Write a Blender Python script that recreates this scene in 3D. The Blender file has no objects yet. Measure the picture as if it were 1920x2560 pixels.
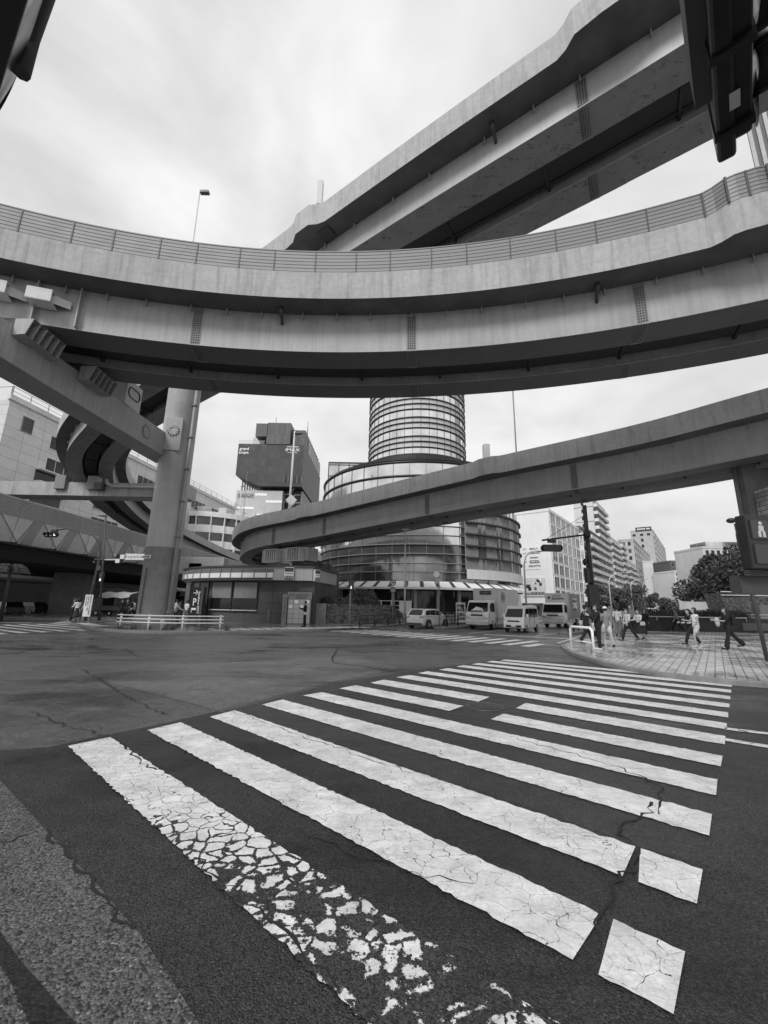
import bpy, bmesh, math, random
from mathutils import Vector, Matrix
random.seed(7)
R = math.radians
SC = bpy.context.scene
COL = SC.collection
# ---------------------------------------------------------------- camera model
EYE = 1.63; FPX = 1040.0; ROLL = R(1.0); PIT = math.atan(236.0 / FPX)
def ray(px, py):
    x = px - 960.0; y = 1280.0 - py
    c, s = math.cos(ROLL), math.sin(ROLL)
    x, y = c * x - s * y, s * x + c * y
    return Vector((x / FPX, math.cos(PIT) - y / FPX * math.sin(PIT), math.sin(PIT) + y / FPX * math.cos(PIT)))
def at_z(px, py, z):
    d = ray(px, py); t = (z - EYE) / d.z
    return Vector((d.x * t, d.y * t, z))
def at_y(px, py, Y):
    d = ray(px, py); t = Y / d.y
    return Vector((d.x * t, Y, EYE + d.z * t))
def slope(px, py=1515): 
    d = ray(px, py); return d.x / d.y
cam = bpy.data.cameras.new('camera'); camo = bpy.data.objects.new('camera', cam); COL.objects.link(camo)
cr, sr = math.cos(ROLL), math.sin(ROLL)
r0 = Vector((1, 0, 0)); u0 = Vector((0, -math.sin(PIT), math.cos(PIT))); f0 = Vector((0, math.cos(PIT), math.sin(PIT)))
cx = cr * r0 + sr * u0; cy = -sr * r0 + cr * u0
M = Matrix(((cx.x, cy.x, -f0.x, 0), (cx.y, cy.y, -f0.y, 0), (cx.z, cy.z, -f0.z, EYE), (0, 0, 0, 1)))
camo.matrix_world = M
cam.sensor_fit = 'HORIZONTAL'; cam.sensor_width = 36; cam.lens = 36 * FPX / 1920.0
cam.clip_start = 0.05; cam.clip_end = 6000
SC.camera = camo
SC.render.resolution_x = 768; SC.render.resolution_y = 1024
SC.view_settings.view_transform = 'Standard'; SC.view_settings.look = 'None'
SC.view_settings.exposure = 0.48; SC.view_settings.gamma = 1.0

# ---------------------------------------------------------------- materials
class NT:
    def __init__(s, name):
        s.m = bpy.data.materials.new(name); s.m.use_nodes = True
        s.t = s.m.node_tree; s.n = s.t.nodes; s.l = s.t.links
        s.b = s.n['Principled BSDF']; s.out = s.n['Material Output']
        s.tc = s.n.new('ShaderNodeTexCoord')
    def mp(s, sx, sy, sz, src='Object', rot=(0, 0, 0)):
        q = s.n.new('ShaderNodeMapping'); s.l.new(s.tc.outputs[src], q.inputs[0])
        q.inputs['Scale'].default_value = (sx, sy, sz); q.inputs['Rotation'].default_value = rot
        return q.outputs[0]
    def noise(s, vec, scale, detail=5, rough=.6, dist=0):
        q = s.n.new('ShaderNodeTexNoise'); s.l.new(vec, q.inputs['Vector'])
        q.inputs['Scale'].default_value = scale; q.inputs['Detail'].default_value = detail
        q.inputs['Roughness'].default_value = rough; q.inputs['Distortion'].default_value = dist
        return q.outputs['Fac']
    def vor(s, vec, scale, feat='F1', rnd=1, dist='EUCLIDEAN'):
        q = s.n.new('ShaderNodeTexVoronoi'); q.feature = feat; s.l.new(vec, q.inputs['Vector'])
        q.inputs['Scale'].default_value = scale; q.inputs['Randomness'].default_value = rnd
        return q.outputs['Distance'], q
    def ramp(s, fac, a, b, ca=0.0, cb=1.0, mode='LINEAR'):
        q = s.n.new('ShaderNodeMapRange'); s.l.new(fac, q.inputs['Value'])
        q.interpolation_type = mode
        q.inputs['From Min'].default_value = a; q.inputs['From Max'].default_value = b
        q.inputs['To Min'].default_value = ca; q.inputs['To Max'].default_value = cb
        return q.outputs[0]
    def math(s, op, a, b=None):
        q = s.n.new('ShaderNodeMath'); q.operation = op
        for i, v in enumerate((a, b)):
            if v is None: continue
            if isinstance(v, (int, float)): q.inputs[i].default_value = v
            else: s.l.new(v, q.inputs[i])
        return q.outputs[0]
    def mix(s, f, a, b):   # floats / sockets -> value
        q = s.n.new('ShaderNodeMix'); q.data_type = 'FLOAT'
        for i, v in ((0, f), (2, a), (3, b)):
            if isinstance(v, (int, float)): q.inputs[i].default_value = v
            else: s.l.new(v, q.inputs[i])
        return q.outputs[0]
    def warp(s, vec, scale, amt):
        q = s.n.new('ShaderNodeTexNoise'); s.l.new(vec, q.inputs['Vector']); q.inputs['Scale'].default_value = scale
        q.inputs['Detail'].default_value = 4
        a = s.n.new('ShaderNodeVectorMath'); a.operation = 'SCALE'; s.l.new(q.outputs['Color'], a.inputs[0]); a.inputs['Scale'].default_value = amt
        b = s.n.new('ShaderNodeVectorMath'); b.operation = 'ADD'; s.l.new(vec, b.inputs[0]); s.l.new(a.outputs[0], b.inputs[1])
        return b.outputs[0]
    def color(s, v):
        if isinstance(v, (int, float)): s.b.inputs['Base Color'].default_value = (v, v, v, 1)
        else:
            q = s.n.new('ShaderNodeCombineColor')
            for i in range(3): s.l.new(v, q.inputs[i])
            s.l.new(q.outputs[0], s.b.inputs['Base Color'])
    def rough(s, v):
        if isinstance(v, (int, float)): s.b.inputs['Roughness'].default_value = v
        else: s.l.new(v, s.b.inputs['Roughness'])
    def bump(s, h, st=.3, d=.01):
        q = s.n.new('ShaderNodeBump'); q.inputs['Strength'].default_value = st; q.inputs['Distance'].default_value = d
        s.l.new(h, q.inputs['Height']); s.l.new(q.outputs[0], s.b.inputs['Normal'])

def mk(name, c, rough=.7, var=.15, scale=2.0, streak=0.0, metal=0.0, bump=0.0, fine=0.0, emit=0.0):
    t = NT(name); P = t.mp(1, 1, 1)
    f = t.noise(P, scale, 6, .62)
    v = t.ramp(f, .3, .7, c * (1 - var), c * (1 + var))
    if streak:
        f2 = t.noise(t.mp(3.2, 3.2, .16), 1.6, 6, .7)
        v = t.math('MULTIPLY', v, t.ramp(f2, .42, .66, 1.0 + streak * .25, 1.0 - streak))
    if fine:
        f3 = t.noise(P, 60, 2, .5); v = t.math('MULTIPLY', v, t.ramp(f3, .3, .7, 1 - fine, 1 + fine))
    t.color(v)
    t.rough(t.ramp(f, .3, .7, max(rough - .08, .03), min(1, rough + .08)))
    t.b.inputs['Metallic'].default_value = metal
    if bump: t.bump(t.noise(P, scale * 14, 4, .6), bump, .02)
    if emit:
        t.b.inputs['Emission Color'].default_value = (1, 1, 1, 1); t.b.inputs['Emission Strength'].default_value = emit
    return t.m

def concrete(name, c, panel=2.0, streak=.4, course=.62):
    t = NT(name); P = t.mp(1, 1, 1)
    big = t.noise(P, .6, 6, .65); med = t.noise(P, 5, 6, .7)
    st = t.noise(t.mp(2.6, 2.6, .12), 1.5, 7, .72)
    v = t.ramp(big, .3, .7, c * .86, c * 1.1)
    v = t.math('MULTIPLY', v, t.ramp(med, .35, .7, 1.06, .86))
    v = t.math('MULTIPLY', v, t.ramp(st, .48, .68, 1.04, 1 - streak))
    # faint horizontal form-work lines, broken up
    sp = t.n.new('ShaderNodeSeparateXYZ'); t.l.new(t.tc.outputs['Object'], sp.inputs[0])
    zz = t.math('ADD', sp.outputs[2], t.ramp(t.noise(P, 1.3, 2), 0, 1, -.03, .03))
    m = t.math('PINGPONG', zz, course / 2)
    ln = t.ramp(m, 0, .014, 1, 0)
    ln = t.math('MULTIPLY', ln, t.ramp(t.noise(P, 3, 3), .45, .6, 0, 1))
    v = t.math('MULTIPLY', v, t.ramp(ln, 0, 1, 1, .7))
    t.color(v); t.rough(.85); t.bump(t.math('ADD', med, t.noise(P, 40, 3)), .15, .01)
    return t.m

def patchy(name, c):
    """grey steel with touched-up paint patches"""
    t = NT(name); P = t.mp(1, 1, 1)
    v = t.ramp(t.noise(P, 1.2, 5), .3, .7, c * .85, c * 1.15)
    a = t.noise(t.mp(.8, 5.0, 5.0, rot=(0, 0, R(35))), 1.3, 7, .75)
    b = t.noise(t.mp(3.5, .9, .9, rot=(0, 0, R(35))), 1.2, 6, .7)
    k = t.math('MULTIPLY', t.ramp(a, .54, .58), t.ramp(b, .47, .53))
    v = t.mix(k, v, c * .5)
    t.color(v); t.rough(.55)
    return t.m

def bricky(name, c1, c2, mortar, w, h, msz=.012, rough=.7, bump=.3, off=.5, flat=False, wet=False, var=.3, rot=0):
    t = NT(name)
    sp = t.n.new('ShaderNodeSeparateXYZ'); t.l.new(t.mp(1, 1, 1, rot=(0, 0, rot)), sp.inputs[0])
    cb = t.n.new('ShaderNodeCombineXYZ')
    if flat:
        t.l.new(sp.outputs[0], cb.inputs[0]); t.l.new(sp.outputs[1], cb.inputs[1])
    else:
        t.l.new(t.math('ADD', sp.outputs[0], sp.outputs[1]), cb.inputs[0]); t.l.new(sp.outputs[2], cb.inputs[1])
    br = t.n.new('ShaderNodeTexBrick'); t.l.new(cb.outputs[0], br.inputs['Vector'])
    br.offset = off
    br.inputs['Scale'].default_value = 1; br.inputs['Brick Width'].default_value = w; br.inputs['Row Height'].default_value = h
    br.inputs['Mortar Size'].default_value = msz; br.inputs['Mortar Smooth'].default_value = .1; br.inputs['Bias'].default_value = 0
    for k, v in (('Color1', c1), ('Color2', c2), ('Mortar', mortar)): br.inputs[k].default_value = (v, v, v, 1)
    bw = t.n.new('ShaderNodeRGBToBW'); t.l.new(br.outputs['Color'], bw.inputs[0])
    P = t.mp(1, 1, 1)
    n = t.noise(P, .8, 6, .65)
    v = t.math('MULTIPLY', bw.outputs[0], t.ramp(n, .3, .7, 1 - var, 1 + var))
    t.color(v)
    if wet:
        w_ = t.noise(P, .35, 6, .7)
        t.rough(t.ramp(w_, .42, .60, .06, rough * .85))
        t.b.inputs['Specular IOR Level'].default_value = .8
    else: t.rough(rough)
    t.bump(t.math('SUBTRACT', t.math('MULTIPLY', t.noise(P, 9, 3), .3), br.outputs['Fac']), bump, .01)
    return t.m

def asphalt_color(t, P, base, coarse, cracks=True):
    d, q = t.vor(P, coarse)
    rnd = t.n.new('ShaderNodeSeparateColor'); t.l.new(q.outputs['Color'], rnd.inputs[0])
    ag = t.ramp(rnd.outputs[0], 0, 1, .15, 2.0)
    sp = t.ramp(rnd.outputs[1], .975, 1.0, 0, .8)
    v = t.math('MULTIPLY', ag, base)
    v = t.math('MULTIPLY', v, t.ramp(t.noise(P, .7, 6, .65), .3, .7, .72, 1.3))
    v = t.mix(sp, v, base * 4)
    v = t.math('MULTIPLY', v, t.ramp(t.noise(P, 4.5, 5, .7), .35, .7, .8, 1.2))
    h = t.math('MULTIPLY', d, -1.0)
    if cracks:
        W = t.warp(P, 1.7, .55)
        cd, _ = t.vor(W, .42, 'DISTANCE_TO_EDGE')
        cm = t.math('MULTIPLY', t.ramp(cd, .0015, .006, 1, 0), t.ramp(t.noise(P, .45, 3), .52, .58))
        v = t.math('MULTIPLY', v, t.ramp(cm, 0, 1, 1, .2)); h = t.math('SUBTRACT', h, t.math('MULTIPLY', cm, 2.0))
    return v, h

def asphalt(name, base, coarse, wet=.35, bump=.5, wetscale=.25):
    t = NT(name); P = t.mp(1, 1, 1)
    v, h = asphalt_color(t, P, base, coarse)
    w = t.noise(t.mp(.6, 1.6, 1), wetscale, 6, .65, .6)
    wm = t.ramp(w, .49, .60, 0, 1)
    v = t.math('MULTIPLY', v, t.ramp(wm, 0, 1, 1, .55))
    t.color(v); t.rough(t.ramp(wm, 0, 1, wet + .15, wet - .20))
    t.b.inputs['Specular IOR Level'].default_value = .5
    t.bump(h, bump, .006)
    return t.m

def road_paint(name, wear, islands=6.0, thin=.012, base=.028, coarse=115):
    """worn thermoplastic paint: cracked plates with the asphalt showing between and through"""
    t = NT(name); P = t.mp(1, 1, 1)
    av, ah = asphalt_color(t, P, base, coarse, False)
    W = t.warp(P, 3.5, .22)
    cd, q = t.vor(W, islands, 'DISTANCE_TO_EDGE')
    gap = t.ramp(t.noise(P, .9, 5, .7), .3, .72, thin * .2, thin * (1 + 5 * wear))
    spy = t.n.new('ShaderNodeSeparateXYZ'); t.l.new(t.tc.outputs['Object'], spy.inputs[0])
    if wear > .6: gap = t.math('MULTIPLY', gap, t.ramp(spy.outputs[1], 3.8, 2.5, .12, 2.1))
    rag = t.noise(P, 26, 6, .8)
    if wear > .6: cd = t.math('ADD', cd, t.math('MULTIPLY', t.ramp(rag, .3, .7, -1, 1), t.ramp(spy.outputs[1], 3.9, 2.5, .006, .16)))
    else: cd = t.math('ADD', cd, t.ramp(rag, .3, .7, -.012, .012))
    crack = t.math('GREATER_THAN', cd, gap)
    W2 = t.warp(P, 6, .1); cd2, _ = t.vor(W2, islands * 3.1, 'DISTANCE_TO_EDGE')
    fine = t.math('MULTIPLY', t.ramp(cd2, .004, .012, 1, 0), t.ramp(t.noise(P, 2.0, 4), .5, .58))
    crack = t.math('MULTIPLY', crack, t.math('SUBTRACT', 1.0, t.math('MULTIPLY', fine, .75)))
    chips = t.noise(P, 16, 6, .75); big = t.noise(P, 1.2, 4, .6)
    th = t.ramp(big, .3, .7, .10 + wear * .22, .30 + wear * .30)
    keep = t.math('GREATER_THAN', chips, th); sp0 = spy.outputs[1]
    if wear > .6:
        keep = t.math('GREATER_THAN', chips, t.ramp(sp0, 3.9, 2.2, .27, .46))
        lo = t.n.new('ShaderNodeTexVoronoi'); lo.feature = 'F1'; t.l.new(W, lo.inputs['Vector']); lo.inputs['Scale'].default_value = islands
        sc = t.n.new('ShaderNodeSeparateColor'); t.l.new(lo.outputs['Color'], sc.inputs[0])
        sp = t.n.new('ShaderNodeSeparateXYZ'); t.l.new(t.tc.outputs['Object'], sp.inputs[0])
        thr = t.ramp(sp.outputs[1], 3.3, 2.3, .0, .34)
        keep = t.math('MULTIPLY', keep, t.math('GREATER_THAN', sc.outputs[0], thr))
    k = t.math('MULTIPLY', crack, keep)
    pv = t.ramp(t.noise(P, 3.2, 7, .7), .28, .72, .50, .90)
    pv = t.math('MULTIPLY', pv, t.ramp(t.noise(P, 55, 3, .6), .25, .75, .82, 1.1))
    pv = t.math('MULTIPLY', pv, t.ramp(t.noise(t.mp(1.5, 9, 1, rot=(0, 0, R(-40))), 2.2, 5, .7), .3, .75, .8, 1.08))
    t.color(t.mix(k, av, pv)); t.rough(t.mix(k, .4, .5))
    t.bump(t.math('ADD', t.mix(k, ah, .6), t.math('MULTIPLY', chips, .3)), .5, .006)
    return t.m

def glass(name, c=.05, metal=.0, rough=.06, var=.3, scale=.4):
    t = NT(name); P = t.mp(1, 1, 1)
    t.color(t.ramp(t.noise(P, scale, 3), .3, .7, c * (1 - var), c * (1 + var)))
    t.rough(rough); t.b.inputs['Metallic'].default_value = metal; t.b.inputs['Specular IOR Level'].default_value = .9
    return t.m

def foliage(name, c=.06):
    t = NT(name)
    oi = t.n.new('ShaderNodeNewGeometry')
    v = t.ramp(t.noise(t.mp(1, 1, 1), 1.1, 4), .3, .7, c * .6, c * 1.5)
    v = t.math('MULTIPLY', v, t.ramp(oi.outputs['Random Per Island'], 0, 1, .35, 2.0))
    t.color(v); t.rough(.5)
    return t.m

MAT = {}
def m(k): return MAT[k]
MAT['parapet'] = concrete('parapet_concrete', .45, streak=.26)
MAT['parapet_dark'] = concrete('aged_parapet_concrete', .40, streak=.45)
MAT['pier'] = mk('painted_pier', .45, .55, .12, .8, streak=.10, bump=.05, fine=.03)
MAT['pier_low'] = mk('dark_pier_coating', .20, .6, .2, 1.5, streak=.1)
MAT['steel'] = mk('grey_painted_steel', .36, .45, .15, .7, streak=.16, fine=.02)
MAT['steel_b'] = mk('light_painted_steel', .40, .45, .10, .7, streak=.1, fine=.02)
MAT['steel_c'] = mk('mid_painted_steel', .35, .45, .12, .7, streak=.12, fine=.02)
MAT['under'] = mk('shaded_girder_underside', .12, .5, .15, .9, fine=.03)  # underside shade put into the colour, darker than the webs
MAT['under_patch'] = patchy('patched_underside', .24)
MAT['soffit'] = mk('shaded_deck_soffit', .11, .8, .3, .9, streak=0)  # shade below the deck painted in, darker than the parapet
MAT['darksteel'] = mk('dark_bracing_steel', .02, .6, .2, 2)
MAT['slat'] = mk('barrier_slat', .23, .5, .08, 1.2)
MAT['black'] = mk('black_painted_metal', .018, .35, .2, 4)
MAT['blackmatte'] = mk('matt_black', .012, .7, .2, 4)
MAT['darkgrey'] = mk('dark_grey_metal', .06, .5, .15, 3)
MAT['midgrey'] = mk('mid_grey_metal', .22, .5, .12, 3)
MAT['lightgrey'] = mk('light_grey_metal', .55, .45, .1, 3)
MAT['white'] = mk('white_paint', .82, .4, .06, 3)
MAT['dirtywhite'] = mk('weathered_white', .62, .6, .12, 2, streak=.15)
MAT['carwhite'] = mk('white_car_body', .82, .18, .03, 1)
MAT['carglass'] = glass('car_glass', .012, 0, .05)
MAT['carglass'].node_tree.nodes['Principled BSDF'].inputs['Specular IOR Level'].default_value = .35
MAT['rubber'] = mk('tyre_rubber', .02, .8, .2, 6)
MAT['rim'] = mk('wheel_rim', .45, .3, .1, 5, metal=.7)
MAT['glass'] = glass('window_glass', .05, .1, .08)
MAT['glass_sky'] = glass('reflective_glass', .72, .9, .10, .25, .25)
MAT['glass_mid'] = glass('tinted_glass', .22, .75, .08, .35, .3)
MAT['glass_dark'] = glass('dark_glass', .03, .2, .07, .5, .5)
MAT['glass_dark'].node_tree.nodes['Principled BSDF'].inputs['Specular IOR Level'].default_value = .4
MAT['chrome'] = mk('chrome', .6, .15, .05, 4, metal=1)
MAT['lens'] = mk('lamp_lens', .5, .15, .1, 8)
MAT['lamp'] = mk('lit_lamp', .8, .3, 0.01, 3, emit=.8)
MAT['road'] = asphalt('asphalt', .072, 120, .40, .35)
MAT['road_near'] = asphalt('coarse_asphalt', .025, 115, .42, 1.0)
MAT['road_side'] = asphalt('exposed_aggregate_asphalt', .078, 85, .40, 1.0)
MAT['road_patch'] = asphalt('smooth_asphalt_patch', .10, 120, .42, .3)
MAT['road_corner'] = asphalt('dark_corner_asphalt', .010, 60, .3, .8)
MAT['road_dark'] = asphalt('dark_smooth_asphalt', .031, 130, .40, .45)
MAT['storewall'] = bricky('dark_store_panels', .085, .10, .04, 1.8, .9, .02, bump=.1, off=0, var=.15)
MAT['paint'] = road_paint('zebra_paint', .08, 2.6, .0028)
MAT['paint_worn'] = road_paint('worn_zebra_paint', .22, 6.0, .0045)
MAT['paint_broken'] = road_paint('broken_zebra_paint', .85, 8.5, .03)
MAT['paint_far'] = road_paint('far_zebra_paint', .22, 4, .02, .05)
MAT['kerb'] = concrete('kerb_stone', .22, streak=.2)
MAT['pave'] = bricky('pavement_tiles', .17, .21, .09, .4, .4, .012, flat=True, off=0, wet=True, rough=.5)
MAT['pave_light'] = bricky('light_pavement_band', .5, .58, .2, 1.1, 1.6, .03, flat=True, off=0, rough=.5)
MAT['plaza'] = bricky('wet_brick_paving', .36, .55, .08, .32, .20, .013, flat=True, wet=True, rough=.42, bump=.6, rot=R(-52))
MAT['brickwall'] = bricky('dark_brick_wall', .035, .075, .03, .22, .075, .010, bump=.4)
MAT['brickbig'] = bricky('pale_brick_cladding', .38, .62, .12, .75, .26, .02, bump=.4)
MAT['stone'] = None
MAT['tile'] = bricky('stone_cladding', .60, .66, .30, 3.0, 1.55, .03, bump=.1, off=0, var=.08)
MAT['tile_white'] = mk('white_render', .80, .7, .06, .2, streak=.1)
MAT['render'] = mk('grey_render', .46, .8, .1, .3, streak=.15)
MAT['render_l'] = mk('pale_render', .64, .8, .1, .3, streak=.12)
MAT['render_d'] = mk('dark_render', .16, .8, .1, .3, streak=.12)
MAT['balcony'] = mk('balcony_front', .68, .7, .08, .6, streak=.1)
MAT['darkclad'] = bricky('dark_metal_cladding', .030, .052, .015, 2.4, 3.4, .05, bump=.1, var=.1, rough=.5)
MAT['darkclad_s'] = bricky('dark_side_cladding', .07, .11, .03, 1.1, 6, .05, bump=.1, var=.1, rough=.5)
MAT['stripeclad'] = bricky('striped_cladding', .22, .26, .6, 11, 2.6, .0, bump=.1, var=.05)
MAT['foliage'] = foliage('leaves', .06)
MAT['foliage_d'] = foliage('dark_leaves', .045)
MAT['bark'] = mk('bark', .06, .9, .3, 6, streak=.3, bump=.5)
MAT['skin'] = mk('skin', .34, .5, .05, 8)
MAT['hair'] = mk('hair', .015, .4, .3, 20)
MAT['cl_black'] = mk('black_cloth', .012, .9, .3, 9)
MAT['cl_dark'] = mk('dark_cloth', .035, .9, .3, 9)
MAT['cl_mid'] = mk('grey_cloth', .20, .9, .15, 9)
MAT['cl_light'] = mk('light_cloth', .48, .9, .1, 9)
MAT['cl_white'] = mk('white_cloth', .72, .9, .08, 9)
MAT['tarp'] = mk('pale_tarpaulin', .5, .6, .15, 3, streak=.2)
def stone_mat():
    t = NT('dry_stone'); P = t.warp(t.mp(1, 1, 1.3), 5, .12)
    d, q = t.vor(P, 5.5, 'DISTANCE_TO_EDGE'); d1, q1 = t.vor(P, 5.5)
    s = t.n.new('ShaderNodeSeparateColor'); t.l.new(q1.outputs['Color'], s.inputs[0])
    v = t.ramp(s.outputs[0], 0, 1, .05, .17)
    v = t.math('MULTIPLY', v, t.ramp(t.noise(P, 9, 5), .3, .7, .7, 1.3))
    v = t.math('MULTIPLY', v, t.ramp(d, .0, .06, .45, 1))
    t.color(v); t.rough(.9); t.bump(t.ramp(d, 0, .1), .8, .06)
    return t.m
MAT['stone'] = stone_mat()

# ---------------------------------------------------------------- mesh helper
class MB:
    def __init__(s): s.v = []; s.f = []; s.mi = []; s.cur = 0; s.sm = []; s.smooth = False
    def add(s, vs, fs):
        b = len(s.v); s.v += [Vector(x) for x in vs]
        for f in fs: s.f.append([b + i for i in f]); s.mi.append(s.cur); s.sm.append(s.smooth)
        return s
    def box(s, x0, x1, y0, y1, z0, z1, M=None):
        vs = [Vector((x, y, z)) for x in (x0, x1) for y in (y0, y1) for z in (z0, z1)]
        if M is not None: vs = [M @ v for v in vs]
        return s.add(vs, [(0, 1, 3, 2), (4, 6, 7, 5), (0, 4, 5, 1), (2, 3, 7, 6), (0, 2, 6, 4), (1, 5, 7, 3)])
    def obox(s, c, size, rz=0.0, M=None):
        T = Matrix.Translation(Vector(c)) @ Matrix.Rotation(rz, 4, 'Z')
        if M is not None: T = T @ M
        a, b, d = size[0] / 2, size[1] / 2, size[2] / 2
        return s.box(-a, a, -b, b, -d, d, T)
    def prism(s, pts, z0, z1):
        n = len(pts); vs = [(p[0], p[1], z0) for p in pts] + [(p[0], p[1], z1) for p in pts]
        return s.add(vs, [tuple(range(n))[::-1], tuple(range(n, 2 * n))] + [(i, (i + 1) % n, n + (i + 1) % n, n + i) for i in range(n)])
    def poly(s, pts): return s.add(pts, [tuple(range(len(pts)))])
    def extr(s, prof, a, b, M=None):
        """profile list (u,v) in local YZ extruded along local X from a to b"""
        n = len(prof); vs = [Vector((a, p[0], p[1])) for p in prof] + [Vector((b, p[0], p[1])) for p in prof]
        if M is not None: vs = [M @ v for v in vs]
        return s.add(vs, [tuple(range(n))[::-1], tuple(range(n, 2 * n))] + [(i, (i + 1) % n, n + (i + 1) % n, n + i) for i in range(n)])
    def tube(s, path, r, n=8, cap=True):
        P = [Vector(p) for p in path]; k = len(P); rs = r if isinstance(r, (list, tuple)) else [r] * k
        b = len(s.v); up = None
        for i in range(k):
            d = (P[min(i + 1, k - 1)] - P[max(i - 1, 0)]).normalized()
            if up is None:
                up = Vector((0, 0, 1)) if abs(d.z) < .9 else Vector((1, 0, 0))
            x = d.cross(up).normalized(); y = x.cross(d).normalized(); up = y
            for j in range(n):
                a = 2 * math.pi * j / n
                s.v.append(P[i] + (x * math.cos(a) + y * math.sin(a)) * rs[i])
        for i in range(k - 1):
            for j in range(n):
                a = b + i * n + j; c = b + i * n + (j + 1) % n
                s.f.append([a, c, c + n, a + n]); s.mi.append(s.cur); s.sm.append(True)
        if cap:
            s.f.append([b + j for j in range(n)][::-1]); s.mi.append(s.cur); s.sm.append(False)
            s.f.append([b + (k - 1) * n + j for j in range(n)]); s.mi.append(s.cur); s.sm.append(False)
        return s
    def lathe(s, prof, n=24, M=None, a0=0.0, a1=2 * math.pi, mats=None):
        """prof (r,z) list around local Z"""
        full = abs(a1 - a0 - 2 * math.pi) < 1e-6; k = n if full else n + 1; b = len(s.v)
        for r, z in prof:
            for j in range(k):
                a = a0 + (a1 - a0) * j / n; v = Vector((r * math.cos(a), r * math.sin(a), z))
                s.v.append(M @ v if M is not None else v)
        for i in range(len(prof) - 1):
            for j in range(n):
                jj = (j + 1) % k
                s.f.append([b + i * k + j, b + i * k + jj, b + (i + 1) * k + jj, b + (i + 1) * k + j])
                s.mi.append(mats[i] if mats else s.cur); s.sm.append(s.smooth)
        return s
    def cyl(s, c, r, z0, z1, n=16, r2=None, M=None):
        T = Matrix.Translation(Vector((c[0], c[1], 0)))
        if M is not None: T = M
        r2 = r if r2 is None else r2
        old = s.smooth; s.smooth = True
        s.lathe([(r, z0), (r2, z1)], n, T); s.smooth = old
        s.lathe([(0.0001, z0), (r, z0)], n, T); s.lathe([(r2, z1), (0.0001, z1)], n, T)
        return s
    def loft(s, secs, closed=True, caps=True):
        """secs: list of cross sections (lists of points)"""
        b = len(s.v); k = len(secs[0])
        for q in secs: s.v += [Vector(p) for p in q]
        for i in range(len(secs) - 1):
            for j in range(k if closed else k - 1):
                jj = (j + 1) % k
                s.f.append([b + i * k + j, b + i * k + jj, b + (i + 1) * k + jj, b + (i + 1) * k + j]); s.mi.append(s.cur); s.sm.append(s.smooth)
        if closed and caps:
            s.f.append([b + j for j in range(k)]); s.mi.append(s.cur); s.sm.append(False)
            s.f.append([b + (len(secs) - 1) * k + j for j in range(k)][::-1]); s.mi.append(s.cur); s.sm.append(False)
        return s
    def ball(s, c, r, n=10, k=7, sc=(1, 1, 1), M=None):
        b = len(s.v); c = Vector(c)
        T = M if M is not None else Matrix.Identity(4)
        prof = [(math.sin(math.pi * i / k), -math.cos(math.pi * i / k)) for i in range(k + 1)]
        for pr, pz in prof:
            for j in range(n):
                a = 2 * math.pi * j / n
                s.v.append(T @ (c + Vector((pr * math.cos(a) * r * sc[0], pr * math.sin(a) * r * sc[1], pz * r * sc[2]))))
        for i in range(k):
            for j in range(n):
                jj = (j + 1) % n
                s.f.append([b + i * n + j, b + i * n + jj, b + (i + 1) * n + jj, b + (i + 1) * n + j]); s.mi.append(s.cur); s.sm.append(True)
        return s
    def mesh(s, name, mats, off=None, fix=True):
        me = bpy.data.meshes.new(name)
        vs = [tuple(v - off) for v in s.v] if off is not None else [tuple(v) for v in s.v]
        me.from_pydata(vs, [], s.f)
        if not isinstance(mats, (list, tuple)): mats = [mats]
        for q in mats: me.materials.append(q)
        me.polygons.foreach_set('material_index', s.mi)
        me.polygons.foreach_set('use_smooth', s.sm)
        if fix:
            bm = bmesh.new(); bm.from_mesh(me); bmesh.ops.remove_doubles(bm, verts=bm.verts, dist=1e-5)
            bmesh.ops.recalc_face_normals(bm, faces=bm.faces); bm.to_mesh(me); bm.free()
        me.update(); return me
    def build(s, name, mats, parent=None, world=False, bevel=0, fix=True, label=None, loc=None):
        off = Vector(parent.location) if (world and parent is not None) else None
        me = s.mesh(name, mats, off, fix)
        o = bpy.data.objects.new(name, me); COL.objects.link(o)
        if parent is not None: o.parent = parent
        if loc is not None: o.location = loc
        if bevel:
            bv = o.modifiers.new('bevel', 'BEVEL'); bv.width = bevel; bv.segments = 2; bv.limit_method = 'ANGLE'; bv.angle_limit = R(40)
        if label: o['label'] = label
        return o
def thing(name, label, cat, loc=(0, 0, 0), rz=0.0, group=None):
    o = bpy.data.objects.new(name, None); COL.objects.link(o); o.location = loc; o.rotation_euler = (0, 0, rz)
    o.empty_display_size = .1
    o['label'] = label; o['category'] = cat
    if group: o['group'] = group
    return o
def tag(o, label, cat, group=None):
    o['label'] = label; o['category'] = cat
    if group: o['group'] = group
    return o
def struct(o, label=None):
    o['kind'] = 'structure'
    return o
def inst(src, parent, M, name=None):
    """linked copy of a part"""
    c = src.copy(); COL.objects.link(c); c.parent = parent; c.matrix_local = M
    return c
def dup(root, loc, rz, label, group=None):
    r = root.copy(); COL.objects.link(r); r.location = loc; r.rotation_euler = (0, 0, rz); r['label'] = label
    if group: r['group'] = group
    for ch in list(root.children):
        c = ch.copy(); COL.objects.link(c); c.parent = r
        for g in list(ch.children):
            d = g.copy(); COL.objects.link(d); d.parent = c
    return r
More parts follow.
